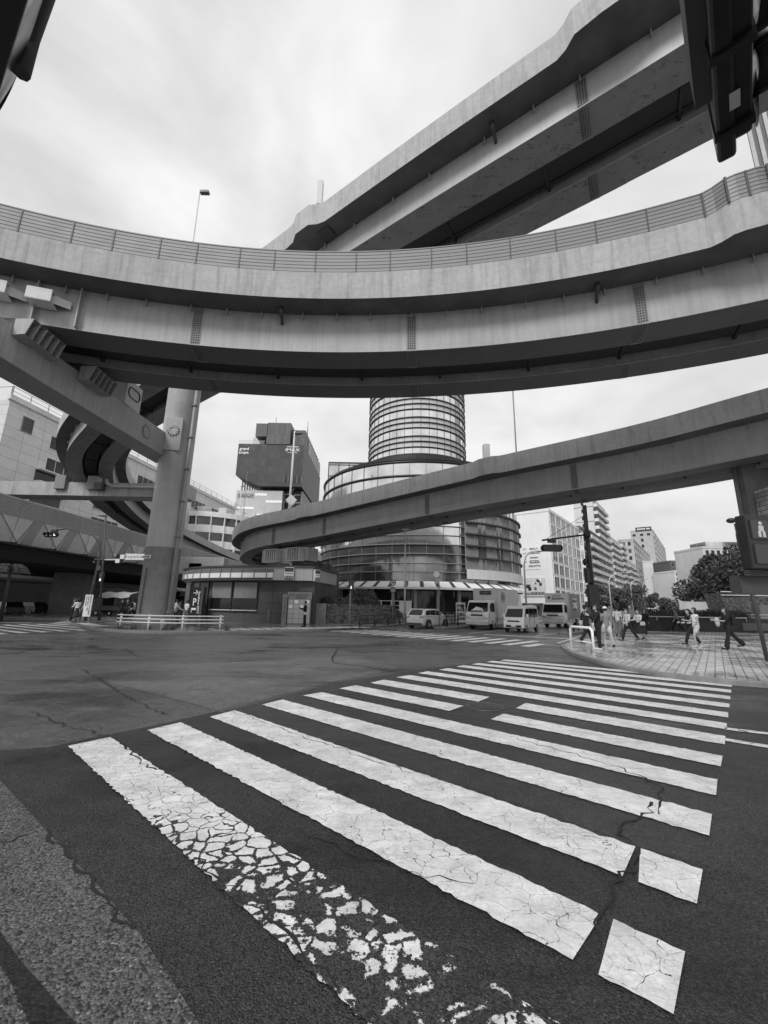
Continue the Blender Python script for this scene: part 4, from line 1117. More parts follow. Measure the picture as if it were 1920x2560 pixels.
# glass annex behind
ya = 78; xa = slope(805) * ya
t, W = bldg('glass_annex', 'square glazed annex with dark mullion grid left of the round tower', (xa, ya), (xa + 10, ya), 10, at_y(850, 1156, ya).z, m('glass_sky'), roof=None)
B = MB()
for k in range(6): B.box(k * 2 - .08, k * 2 + .08, -.12, 0, 0, 30)
for k in range(13): B.box(0, 10, -.12, 0, k * 2.2 + 1, k * 2.2 + 1.16)
hh = at_y(850, 1156, ya).z
B2 = MB()
for k in range(6): B2.box(k * 2 - .08, k * 2 + .08, -.12, 0, 0, hh)
k = 1.0
while k < hh: B2.box(0, 10, -.1, 0, k, k + .16); k += 2.3
B2.box(0, 10, -.14, 0, hh - .2, hh + .05); B2.build('mullion_grid', m('darkgrey'), t)
# --- convenience store under the ramp
st = thing('convenience_store', 'single-storey dark store with curved banded fascia and coin lockers on its corner', 'shop', (-12, 36, 0))
fp = catmull([(-19.6, 43.5, 0), (-18.9, 40.0, 0), (-17.0, 37.3, 0), (-13.6, 35.3, 0), (-8.9, 34.0, 0)], .5)
def ring_pts(off):
    out = []
    for i, p in enumerate(fp):
        d = (fp[min(i + 1, len(fp) - 1)] - fp[max(0, i - 1)]).normalized(); out.append(p + Vector((d.y, -d.x, 0)) * off)
    return out
def solid(name, off, z0, z1, mat, tail, par=st):
    B = MB(); q = ring_pts(off); B.prism([(p.x, p.y) for p in q] + tail, z0, z1); return B.build(name, mat, par, world=True)
solid('store_wall', -.75, .1, 3.55, m('storewall'), [(-5.6, 34.7), (-4.9, 41), (-18, 46)])
solid('roof_slab', .12, 4.62, 4.75, m('darkgrey'), [(-5.6, 34.2), (-4.4, 41.5), (-19, 46.5)])
solid('fascia', -.05, 3.56, 4.61, m('render'), [(-5.75, 34.3), (-4.55, 41.4), (-18.9, 46.4)])
def fstrip(name, o0, o1, z0, z1, mat, i0=0, i1=None):
    B = MB(); a, b_ = ring_pts(o0)[i0:i1], ring_pts(o1)[i0:i1]
    B.loft([[p + Vector((0, 0, z0)), q + Vector((0, 0, z0)), q + Vector((0, 0, z1)), p + Vector((0, 0, z1))] for p, q in zip(a, b_)]); return B.build(name, mat, st, world=True)
fstrip('sign_band', -.02, .06, 3.75, 4.15, m('white')); fstrip('upper_band', -.02, .04, 4.17, 4.45, m('render_d')); fstrip('lower_trim', -.02, .1, 3.62, 3.72, m('darkgrey'))
B = MB(); rp_ = ring_pts(.09)
for k in range(0, len(rp_) - 1, 2): B.obox(rp_[k] + Vector((0, 0, 4.1)), (.06, .06, .75))
B.build('band_dividers', m('midgrey'), st, world=True)
wq = ring_pts(-.72)
def on_arc(frac): i = frac * (len(wq) - 1); k = int(i); return wq[k].lerp(wq[min(k + 1, len(wq) - 1)], i - k)
for a, b_ in ((.60, .745), (.755, .90)):
    p, q = on_arc(a), on_arc(b_); d = (q - p).normalized(); az = math.atan2(d.y, d.x); c_ = (p + q) / 2; L_ = (q - p).length
    B = MB(); B.obox(c_ + Vector((d.y, -d.x, 0)) * .06 + Vector((0, 0, 2.3)), (L_, .06, 2.3), az); o = B.build('shop_window', m('glass_dark'), st, world=True)
    B = MB(); B.obox(c_ + Vector((d.y, -d.x, 0)) * .11 + Vector((0, 0, 2.75)), (L_ - .15, .03, 1.3), az); B.build('window_film', m('midgrey'), st, world=True)
    B = MB(); B.obox(c_ + Vector((d.y, -d.x, 0)) * .12 + Vector((0, 0, 1.12)), (L_ + .1, .1, .08), az); B.build('window_sill', m('lightgrey'), st, world=True)
for a, b_ in ((.30, .39), (.40, .48), (.49, .57)):
    p, q = on_arc(a), on_arc(b_); d = (q - p).normalized(); az = math.atan2(d.y, d.x); c_ = (p + q) / 2
    B = MB(); B.obox(c_ + Vector((d.y, -d.x, 0)) * .06 + Vector((0, 0, 1.9)), ((q - p).length, .06, 3.0), az); B.build('glass_door', m('glass_dark'), st, world=True)
# corner sign boxes
def signbox(c, w, h, dpt, az, txts):
    B = MB(); B.obox(c, (w, dpt, h), az); o = B.build('shop_sign', m('white'), st, world=True, bevel=.01)
    B = MB(); n_ = Vector((math.sin(az), -math.cos(az), 0)); B.obox(c + n_ * (dpt / 2 + .012) + Vector((0, 0, h * .3)), (w * .92, .02, h * .32), az); B.obox(c + n_ * (dpt / 2 + .012) - Vector((0, 0, h * .33)), (w * .92, .02, h * .28), az)
    B.build('sign_panels', m('darkgrey'), o, loc=-Vector(st.location)); 
    for s_, sz, dz, mt in txts:
        text(o, s_, sz, Matrix.Translation(c + n_ * (dpt / 2 + .03) + Vector((0, 0, dz)) - Vector(st.location)) @ Matrix.Rotation(az, 4, 'Z') @ Matrix.Rotation(R(90), 4, 'X'), mt)
signbox(Vector((-7.6, 33.95, 4.1)), .75, 1.0, .1, R(6), [('FamilyMart', .145, 0.0, m('black')), ('酒 ATM', .2, -.33, m('white'))])
signbox(Vector((-5.3, 33.6, 3.95)), .42, .9, .3, R(35), [('FamilyMart', .08, 0.0, m('black')), ('酒 ATM', .11, -.3, m('white'))])
# coin lockers
lk = thing('coin_lockers', 'bank of coin lockers with a black and white header sign at the store corner', 'lockers', (-6.6, 33.9, .14), R(8))
B = MB(); B.box(-.9, .9, 0, .6, 0, 1.95); B.box(-.95, .95, -.03, .62, 1.95, 2.5); B.box(-1.3, -.95, -.2, .55, 0, 2.3); B.build('cabinet', m('midgrey'), lk)
for i in range(4):
    for j in range(5):
        B = MB(); B.box(-.86 + i * .43, -.86 + i * .43 + .40, -.03, 0, .08 + j * .37, .08 + j * .37 + .34); d = B.build('locker_door', m('render'), lk)
        if (i + j) % 2 and j > 2: B = MB(); B.box(-.8 + i * .43, -.8 + i * .43 + .26, -.04, -.031, .14 + j * .37, .14 + j * .37 + .24); B.build('notice', m('white'), d)
text(lk, 'コインロッカー', .24, facing(0, -.05, 2.27), m('black'), .01); text(lk, 'COIN LOCKER', .12, facing(.1, -.05, 2.06), m('black'), .01)
for k, ch in enumerate('コインロッカー'): text(lk, ch, .2, facing(-1.12, -.23, 2.0 - k * .24), m('black'), .01)
# parking sign pillar
sp_ = thing('parking_sign', 'tall dark sign pillar with arrow, letter P and vertical lettering left of the store', 'sign', (slope(489) * 35.6, 35.6, .14), R(-8)); sp_.scale = (.62, 1, .84)
B = MB(); B.box(-.85, .55, 0, .5, 0, 3.35); B.build('panel', m('black'), sp_); B = MB(); B.box(.55, .9, 0, .5, 0, 3.35); B.build('side_panel', m('darkgrey'), sp_)
B = MB(); 
for a, b_ in (((-.45, -.04, 2.75), (.15, -.04, 2.75)), ((-.08, -.04, 3.02), (.16, -.04, 2.75)), ((-.08, -.04, 2.48), (.16, -.04, 2.75))): B.tube([a, b_], .05, 4)
B.build('arrow', m('white'), sp_)
text(sp_, 'P', 1.0, facing(-.2, -.03, 1.85), m('white'), .01, bold=.01)
for z in (1.2, .95): B = MB(); B.box(-.55, .1, -.04, 0, z - .1, z + .1); B.build('info_strip', m('white'), sp_)
Mv = Matrix(((0, 1, 0, .38), (0, 0, -1, -.03), (-1, 0, 0, 1.85), (0, 0, 0, 1)))
text(sp_, 'Sunshine CITY', .36, Mv, m('white'), .01, bold=.008)
# stone walls by the store
t = thing('stone_wall', 'low rough stone wall with a dark plastered end beside the store, under the shrubs', 'wall', (-3, 37, 0))
B = MB(); wl = [(-5.4, 35.7), (-2.4, 36.7), (1.2, 38.6), (1.0, 39.3), (-2.6, 37.4), (-5.6, 36.6)]
B.prism(wl, 0, 1.75); B.build('wall', m('stone'), t, world=True)
B = MB(); B.prism([(-5.5, 35.55), (-4.7, 35.75), (-4.8, 36.2), (-5.6, 36.2)], 0, 1.8); B.build('wall_end', m('pier_low'), t, world=True)
t = thing('tall_stone_wall', 'tall sloping dark stone retaining wall rising behind the store corner', 'wall', (-7, 42, 0))
xa0, xa1 = slope(765) * 42, slope(833) * 42
B = MB(); B.add([(xa0 - 3, 42, 0), (xa1, 42, 0), (xa1 - .5, 42.4, 5.7), (xa0 - 3, 42.4, 5.7), (xa0 - 3, 50, 0), (xa1, 50, 0), (xa1 - .5, 50, 5.7), (xa0 - 3, 50, 5.7)], [(0, 1, 2, 3), (4, 7, 6, 5), (0, 4, 5, 1), (1, 5, 6, 2), (2, 6, 7, 3), (0, 3, 7, 4)])
B.build('wall', m('stone'), t, world=True)
# --- right-hand avenue
o_ = Vector((41, 100, 0)); dr = Vector((.605, .796, 0)).normalized(); nr = Vector((-dr.y, dr.x, 0))
def row(px, back=0):
    k = slope(px); o2 = o_ + nr * back; s_ = (k * o2.y - o2.x) / (dr.x - k * dr.y); return o2 + dr * s_
def hz(px, py, p): return at_y(px, py, p.y).z
def frow(n, w, W): s_ = (W - n * w) / (n + 1); return [s_ + w / 2 + k * (w + s_) for k in range(n)]
# white building with blank end wall
a, b_ = row(1388), row(1463); h = 25.0
t, W = bldg('white_building', 'white seven-storey building with a blank end wall of signs facing the junction', a, b_, 9.5, h, m('tile_white'))
WB, WBW = t, W
n = 6; xs_ = frow(n, W / 7.6, W)
windows(t, 'front', W, 9.5, xs_, [4.9 + 3.15 * k for k in range(7)], W / 7.6, 2.35, m('white'), [m('glass_dark')], 2, False)
B = MB(); B.add([(0, 0, h + .7), (W, 0, h - 3), (W, 9.5, h - 3), (0, 9.5, h + .7), (0, 4, h + 3.2), (W, 4, h)], [(0, 1, 5, 4), (4, 5, 2, 3), (0, 4, 3), (1, 2, 5)]); B.build('sloping_roof', m('render'), t)
B = MB(); B.box(-.06, 0, 0.15, 7.7, 0, 3.0); B.build('shopfront', m('glass_mid'), t)
B = MB(); B.box(-.05, -.01, 7.9, 9.5, 0, h + .6); B.build('end_strip', m('render'), t)
windows(t, 'left', W, 9.5, [.75], [4.2 + 3.15 * k for k in range(7)], .45, 1.3, m('darkgrey'), m('glass_dark'), 1, False)
def onleft(x, z, d=.06):   # x measured from far edge of end wall towards the street
    return SIDE['left'](WBW, 9.5) @ Matrix.Translation((x, -d, z)) @ Matrix.Rotation(R(90), 4, 'X')
B = MB(); Mx = SIDE['left'](WBW, 9.5); B.box(2.6, 6.8, -.1, -.02, 11.0, 16.6, Mx); bd = B.build('floor_directory', m('white'), WB)
for k, (s_, f) in enumerate((('MOLLY', '8/7'), ('COSPATIO', '6/5'), ('animate', '4'), ('TAMASHII', '3/2'), ('DECATTO', '1'))):
    z = 16.0 - k * 1.05
    if k == 3:
        B = MB(); B.box(4.3, 6.6, -.13, -.1, z - .35, z + .35, Mx); B.build('sign_strip', m('black'), bd)
    text(bd, s_, .62, onleft(5.4, z, .16), m('white') if k == 3 else m('black'), .01, bold=.01); text(bd, f, .6, onleft(3.2, z, .13), m('darkgrey'), .01)
B = MB(); B.box(2.3, 7.6, -.3, -.02, 4.6, 9.0, Mx); po = B.build('billboard', m('render_l'), WB)
random.seed(3)
for k in range(26):   # abstract generic picture
    x = random.uniform(2.7, 7.2); z = random.uniform(6.2, 8.5); w = random.uniform(.15, .4)
    B = MB(); B.box(x - w, x + w, -.33, -.301, z - w * 1.1, z + w * 1.1, Mx)
    if k % 3 != 0: B.build('poster_figure', random.choice([m('darkgrey'), m('white'), m('midgrey'), m('black')]), po)
for k in range(14):
    x = 2.7 + k * .34; B = MB(); B.box(x, x + .22, -.33, -.301, 4.9, 5.6, Mx); B.build('poster_character', m('black'), po)
# vertical blade signs
bs = MB(); bs.box(W - 1.0, W - .9, -1.3, -.1, 4, h - 1); o = bs.build('blade_sign', m('white'), WB)
for k, s_ in enumerate(('DECATTO', 'TAMASHII', 'COSPATIO', 'MOLLY')):
    Mq = Matrix(((0, 0, -1, W - 1.02), (0, -1, 0, -.7), (-1, 0, 0, 7.2 + k * 4.8), (0, 0, 0, 1)))
    text(o, s_, .85, Mq, m('black'), .01, bold=.01)
# neighbours, near to far
def apt(name, label, pa, pb, depth, y_top, px_top, fl, cols, wall, style='bal', back=0, endwin=0, group=None, bmat=None, hh=None):
    a, b_ = row(pa, back), row(pb, back); h = hh if hh else hz(px_top, y_top, a)
    t, W = bldg(name, label, a, b_, depth, h, wall, group=group)
    fh = h / fl
    if style == 'bal':
        w = W / cols * .86; balconies(t, 'front', W, depth, frow(cols, w, W), [fh * k + .1 for k in range(1, fl)], w, 1.3, bmat, fh)
    elif style == 'win':
        w = W / cols * .7; windows(t, 'front', W, depth, frow(cols, w, W), [fh * (k + .5) + .2 for k in range(1, fl)], w, fh * .55, m('midgrey'), GL, 2, False)
    if endwin:
        windows(t, 'left', W, depth, frow(endwin, 1.4, depth), [fh * (k + .5) for k in range(1, fl)], 1.3, fh * .5, m('midgrey'), GL, 1, True)
    return t, W, h, fh
t, W, h, fh = apt('dark_apartments', 'dark framed balcony building right of the white one behind the black pole', 1466, 1482, 6, 1320, 1470, 9, 2, m('render_d'), bmat=m('render_d'))
t, W, h, fh = apt('apartment_block', 'apartment block with deep pale balconies and dark end wall, right of the black pole', 1484, 1511, 6, 1325, 1490, 10, 2, m('render_d'))
t, W, h, fh = apt('tall_apartments', 'tallest pale apartment tower in the avenue row, with curved balconies', 1506, 1536, 6.5, 1248, 1506, 15, 3, m('render_l'), back=.5)
windows(t, 'left', W, 6.5, [3], [fh * (k + .5) for k in range(2, 15)], .8, 1.2, m('darkgrey'), m('glass_dark'), 1, False)
for k in range(2, 15, 2):
    B = MB(); B.box(-.12, 0, 0, 6.5, fh * k, fh * k + .15); B.build('floor_band', m('midgrey'), t)
t, W, h, fh = apt('balcony_block', 'long pale block with stepped top balconies next to the tallest tower', 1537, 1562, 7, 1340, 1540, 12, 3, m('render_l'))
t, W, h, fh = apt('stepped_apartments', 'narrow apartment block with a plain pale end wall and round balcony corners', 1563, 1577, 7, 1352, 1565, 12, 1, m('render_l'))
t, W, h, fh = apt('low_apartments', 'lower pale apartment block with projecting balconies in front of the grey office', 1578, 1601, 6, 1402, 1580, 9, 2, m('render_l'))
t, W, h, fh = apt('grey_office', 'grey office block with dark facade and white window strips along the avenue', 1602, 1640, 7, 1350, 1602, 10, 8, m('render'), 'win', endwin=2)
t, W, h, fh = apt('hotel_tower', 'tall hotel block with dark roof sign panel near the end of the avenue', 1655, 1682, 16, 1325, 1655, 14, 6, m('render'), 'win', back=0)
B = MB(); B.box(-.5, -.05, .5, 12, h - .3, h + 2.9); o = B.build('roof_sign', m('black'), t)
text(o, 'dormy inn', 2.3, SIDE['left'](W, 16) @ Matrix.Translation((9.8, -.6, 0)) @ Matrix.Translation((0, 0, h + 1.4)) @ Matrix.Rotation(R(90), 4, 'X'), m('white'), .1, bold=.1)
windows(t, 'left', W, 16, [2.5, 8, 13], [h - 3.5], 2.2, 1.8, m('darkgrey'), m('glass_dark'), 2, False)
windows(t, 'left', W, 16, [8], [h - 8, h - 13], 1.6, 2.5, m('darkgrey'), m('glass_dark'), 1, False)
t, W, h, fh = apt('white_apartments', 'white apartment block with angular balconies, last before the street trees end', 1648, 1690, 6, 1405, 1648, 9, 6, m('tile_white'), hh=None, back=-6)
# distant ones beyond the avenue's end
def far_box(name, label, pl, pr_, ytop, Y, mat, n=4, fl=8, dep=15):
    a = Vector((slope(pl) * Y, Y, 0)); b_ = Vector((slope(pr_) * Y, Y, 0)); h = at_y((pl + pr_) / 2, ytop, Y).z
    t, W = bldg(name, label, a, b_, dep, h, mat); w = W / n * .5
    windows(t, 'front', W, dep, frow(n, w, W), [h * (k + .5) / fl for k in range(fl // 2, fl)], w, h / fl * .5, m('midgrey'), GL, 1, False)
    return t
far_box('brown_building', 'dark distant building rising behind the trees at the end of the avenue', 1690, 1742, 1405, 230, m('render_d'), 6, 10)
far_box('slim_building', 'slim white distant building with a stepped roof below the dark one', 1697, 1722, 1430, 190, m('tile_white'), 2, 9)
far_box('far_building', 'small pale distant building at the avenue vanishing point', 1688, 1698, 1438, 210, m('render_l'), 2, 9)
t = far_box('hilltop_building', 'wide pale building with a glazed rooftop showing above the big tree', 1778, 1900, 1372, 150, m('render_l'), 8, 8)
B = MB(); B.box(3, 16, 2, 10, at_y(1840, 1372, 150).z, at_y(1840, 1353, 150).z); B.build('roof_room', m('glass_sky'), t)
far_box('grey_block', 'narrow grey apartment block between the round tower and the white building', 1268, 1284, 1330, 120, m('render'), 1, 12)
t, W = bldg('high_rise', 'very tall high-rise with vertical light and dark ribs above the curved viaduct, top right', (144.5, 130), (182, 88.4), 40, 215, m('render_d'), roof=None)
B = MB()
for k in range(22): B.box(.2 + k * 2.5, 1.4 + k * 2.5, -.8, 0, 20, 216)
B.build('facade_ribs', m('render'), t)
# brick-clad upper storey at the right edge
yb = 14.0; xb = slope(1905) * 24.0
t = thing('brick_building', 'brick clad overhanging storey at the right edge above the pedestrian signal', 'building', (xb, yb, 0))
zb0, zb1 = at_y(1872, 1300, 24).z, at_y(1862, 1238, 24).z
B = MB(); B.box(0, 10, 0, 9.2, zb0, zb1); B.build('brick_storey', m('brickbig'), t)
B = MB(); zl_ = at_y(1880, 1443, 24.5).z; B.box(-.42, 3, 9.25, 9.95, zl_, at_y(1842, 1195, 24.5).z + 3); B.box(.35, 6, .3, 9.2, zl_, zb0 - .02); B.build('dark_fascia', m('pier_low'), t)
for dx in (-.62, -.5): B = MB(); B.tube([(dx, 9.6, zl_ + .6), (dx, 9.6, zl_ + 9)], .05, 8); B.build('downpipe', m('midgrey'), t)
B = MB(); B.box(2.2, 10, .4, 9.6, 0, zl_ - .01); B.build('lower_wall', m('pier_low'), t)
B = MB(); 
for z in (.25, .6): B.tube([(.5, 0, zb1 + z), (.5, 8.6, zb1 + z)], .035, 5)
for y in (8.6, 7.4, 6.2, 5): B.tube([(.5, y, zb1), (.5, y, zb1 + .6)], .03, 5)
B.build('roof_rail', m('white'), t)
# planter walls on the plaza
pw = thing('planter_wall', 'low dark brick planter wall with a pale steel handrail at the back of the plaza', 'wall', (30, 33.6, .12))
B = MB(); B.box(-8.8, 18, 0, 1.0, 0, .98); B.box(-8.8, -7.8, 1.0, 9, 0, .98); B.build('brick_wall', m('brickwall'), pw)
B = MB(); B.box(-8.7, 18, .05, .95, .98, 1.02); B.build('coping', m('black'), pw)
B = MB(); B.box(-1.8, 1.7, -.02, .0, .15, .72); B.build('recess', m('render_d'), pw)
B = MB(); B.tube([(-9.1, -.1, 1.10), (-1.5, -.1, 1.10)], .045, 6); B.tube([(-1.0, .3, 1.35), (18, .3, 1.35)], .05, 6); B.tube([(-1.0, .3, 1.15), (18, .3, 1.15)], .04, 6)
for k in range(6): B.tube([(-8.5 + k * 1.4, -.1, .8), (-8.5 + k * 1.4, -.1, 1.1)], .03, 5)
B.build('handrail', m('lightgrey'), pw)
bw = thing('brick_wall', 'higher rough brick wall with pipes along its top at the right, under the big tree', 'wall', (slope(1822) * 38, 38, .12))
zt_ = at_y(1850, 1487, 38).z
B = MB(); B.add([(0, 0, 0), (12, -.5, 0), (12, -.5, zt_ - .2), (-.6, 0, zt_), (0, 2, 0), (12, 2, 0), (12, 2, zt_ - .2), (-.6, 2, zt_)], [(0, 1, 2, 3), (4, 7, 6, 5), (0, 3, 7, 4), (1, 5, 6, 2), (3, 2, 6, 7)])
B.build('wall', m('stone'), bw)
B = MB(); B.tube([(-.6, -.1, zt_ + .12), (6, -.2, zt_ + .12), (12, -.4, zt_ - .05)], .06, 6); B.tube([(-.6, -.1, zt_ - .18), (6, -.2, zt_ - .18), (12, -.4, zt_ - .3)], .05, 6); B.build('pipes', m('lightgrey'), bw)
B = MB(); B.box(2.2, 4.2, -.62, -.1, 0.9, 2.2); B.build('hatch', m('render_d'), bw)
fc = thing('site_fence', 'white panelled site fence behind the hedge, left of the big tree', 'fence', (slope(1700) * 48, 48, 0))
B = MB()
for k in range(4): B.box(k * 1.45, k * 1.45 + 1.4, 0, .06, 1.2, 2.75)
B.box(-.05, .1, -.05, .1, 0, 2.9); B.box(1.4, 1.6, -.05, .1, 0, 2.9); B.box(4.3, 4.5, -.05, .1, 0, 2.9); B.build('panels', m('render'), fc)
# ================================================================ VEHICLES (local frame: y forward, x right, z up)
def shell(name, prof, wfun, mats, parent, bevel=.04):
    """side profile (y,z) with half width wfun(z, y)"""
    B = MB(); n = len(prof)
    L_ = [(-wfun(z, y), y, z) for y, z in prof]; R_ = [(wfun(z, y), y, z) for y, z in prof]
    B.add(L_ + R_, [tuple(range(n)), tuple(range(2 * n - 1, n - 1, -1))] + [(i, n + i, n + (i + 1) % n, (i + 1) % n) for i in range(n)])
    return B.build(name, mats, parent, bevel=bevel)
def wheel(parent, x, y, r=.31, w=.2):
    s_ = 1 if x > 0 else -1
    T = Matrix.Translation((x, y, r)) @ Matrix.Rotation(R(90), 4, 'Y')
    B = MB(); B.smooth = True; B.lathe([(r * .62, -w / 2), (r * .93, -w / 2), (r, -w / 2 + .03), (r, w / 2 - .03), (r * .93, w / 2), (r * .62, w / 2)], 24, T); ty = B.build('wheel', m('rubber'), parent)
    B = MB(); B.lathe([(.001, s_ * w * .38), (r * .18, s_ * w * .42), (r * .55, s_ * w * .30), (r * .64, s_ * w * .5), (r * .64, -s_ * w * .3), (.001, -s_ * w * .3)], 20, T)
    B.cur = 1
    for k in range(5):
        a = 2 * math.pi * k / 5; B.obox(T @ Vector((math.cos(a) * r * .4, math.sin(a) * r * .4, s_ * w * .42)), (.02, r * .16, r * .16))
    B.build('rim', [m('rim'), m('blackmatte')], ty)
def panel(parent, name, pts, mat, th=.012, n=None):
    """thin raised panel from a planar outline"""
    P = [Vector(p) for p in pts]; nn = (P[1] - P[0]).cross(P[2] - P[0]).normalized() if n is None else Vector(n).normalized()
    k = len(P); B = MB(); B.add(P + [p + nn * th for p in P], [tuple(range(k))[::-1], tuple(range(k, 2 * k))] + [(i, (i + 1) % k, k + (i + 1) % k, k + i) for i in range(k)])
    return B.build(name, mat, parent)
AZH = math.atan2(U.y, U.x) - R(90)      # yaw that points local +y along the avenue
def wagon(loc, yaw, label):
    t = thing('station_wagon', label, 'car', loc, yaw)
    W2 = .845
    low = [(-2.18, .32), (-2.2, .62), (-2.17, .98), (-1.2, 1.0), (.9, .93), (1.95, .72), (2.18, .55), (2.2, .3), (2.1, .22), (-2.1, .22)]
    shell('body', low, lambda z, y: W2 - (.10 if abs(y) > 2.0 else 0) - (.05 if z < .3 else 0), m('carwhite'), t, .05)
    top = [(-2.12, .96), (-1.72, 1.42), (-1.2, 1.50), (-.1, 1.50), (.45, 1.40), (1.28, .92)]
    shell('roof', top, lambda z, y: W2 - .03 - max(0, z - .95) * .28, m('carwhite'), t, .04)
    def sx(z): return W2 - .03 - max(0, z - .95) * .28 + .003
    for s_ in (-1, 1):
        for q in ([(-1.78, 1.02), (-1.6, 1.34), (-1.02, 1.40), (-1.02, 1.02)], [(-.97, 1.02), (-.97, 1.40), (-.2, 1.42), (-.2, 1.01)], [(-.14, 1.01), (-.14, 1.42), (.35, 1.36), (.98, .99)]):
            panel(t, 'side_window', [(s_ * sx(z), y, z) for y, z in q], m('carglass'), .008, (s_, 0, 0))
        panel(t, 'tail_light', [(s_ * .50, -2.19, .80), (s_ * .80, -2.16, .80), (s_ * .80, -2.13, .95), (s_ * .5, -2.16, .95)], m('midgrey'), .02, (0, -1, 0))
        B = MB(); B.obox((s_ * .95, .55, 1.02), (.2, .12, .14)); B.build('mirror', m('carwhite'), t, bevel=.02)
        for y in (-.2, ): B = MB(); B.obox((s_ * (W2 + .01), y - .1, .88), (.02, .18, .03)); B.build('door_handle', m('chrome'), t)
        for y in (-1.38, 1.33): wheel(t, s_ * .75, y, .32, .2)
        for y in (-1.38, 1.33):
            B = MB(); T = Matrix.Translation((s_ * (W2 - .02), y, .33)) @ Matrix.Rotation(R(90), 4, 'Y'); B.lathe([(.36, -.03), (.40, -.03), (.40, .03), (.36, .03)], 18, T, R(0), R(180) if False else 2 * math.pi); B.build('wheel_arch', m('darkgrey'), t)
    panel(t, 'rear_window', [(-.62, -2.10, 1.02), (.62, -2.10, 1.02), (.52, -1.80, 1.38), (-.52, -1.80, 1.38)], m('carglass'), .012, (0, -1, .8))
    panel(t, 'windscreen', [(-.66, 1.18, .99), (.66, 1.18, .99), (.55, .50, 1.38), (-.55, .50, 1.38)], m('carglass'), .012, (0, .5, 1))
    B = MB(); B.box(-.7, .7, -2.23, -2.15, .28, .42); B.build('bumper_insert', m('darkgrey'), t, bevel=.01)
    B = MB(); B.box(-.17, .17, -2.22, -2.19, .70, .86); B.build('number_plate', m('white'), t)
    B = MB(); B.box(-.5, .5, -1.86, -1.6, 1.46, 1.50); B.build('spoiler', m('carwhite'), t, bevel=.015)
    return t
def boxvan(loc, yaw, label):
    t = thing('minivan', label, 'van', loc, yaw); W2 = .735
    prof = [(1.68, .30), (1.70, .62), (1.62, .98), (1.12, 1.66), (.9, 1.84), (-1.55, 1.88), (-1.68, 1.78), (-1.70, .9), (-1.68, .30)]
    shell('body', prof, lambda z, y: W2 - max(0, z - 1.0) * .11, m('carwhite'), t, .05)
    sx = lambda z: W2 - max(0, z - 1.0) * .11 + .003
    panel(t, 'windscreen', [(-.62, 1.60, 1.06), (.62, 1.60, 1.06), (.55, 1.20, 1.62), (-.55, 1.20, 1.62)], m('carglass'), .015, (0, 1, .6))
    for s_ in (-1, 1):
        for q in ([(1.28, 1.08), (.98, 1.62), (.42, 1.66), (.42, 1.04)], [(.34, 1.04), (.34, 1.66), (-.55, 1.67), (-.55, 1.04)], [(-.63, 1.04), (-.63, 1.67), (-1.5, 1.66), (-1.5, 1.06)]):
            panel(t, 'side_window', [(s_ * sx(z), y, z) for y, z in q], m('carglass'), .008, (s_, 0, 0))
        B = MB(); B.box(s_ * (W2 - .01), s_ * (W2 + .004), .37, .39, .35, 1.7); B.box(s_ * (W2 - .01), s_ * (W2 + .004), -.60, -.58, .35, 1.7); B.build('door_seam', m('darkgrey'), t)
        B = MB(); B.box(min(s_ * W2, s_ * (W2 + .03)), max(s_ * W2, s_ * (W2 + .03)), .22, .34, .90, .95); B.build('door_handle', m('darkgrey'), t)
        B = MB(); B.smooth = True; B.ball((s_ * .55, 1.60, .80), .13, sc=(1.1, .5, .9)); B.build('headlight', m('chrome'), t)
        B = MB(); B.obox((s_ * .86, 1.22, 1.16), (.16, .1, .22)); B.build('mirror', m('carwhite'), t, bevel=.02)
        for y in (1.15, -1.15): wheel(t, s_ * .66, y, .28, .16)
    B = MB(); B.box(-.42, .42, 1.66, 1.70, .72, .82); B.build('grille', m('darkgrey'), t)
    B = MB(); B.box(-.55, .55, 1.69, 1.72, .36, .5); B.build('lower_intake', m('black'), t); B = MB(); B.box(-.17, .17, 1.705, 1.735, .40, .56); B.build('number_plate', m('white'), t)
    return t
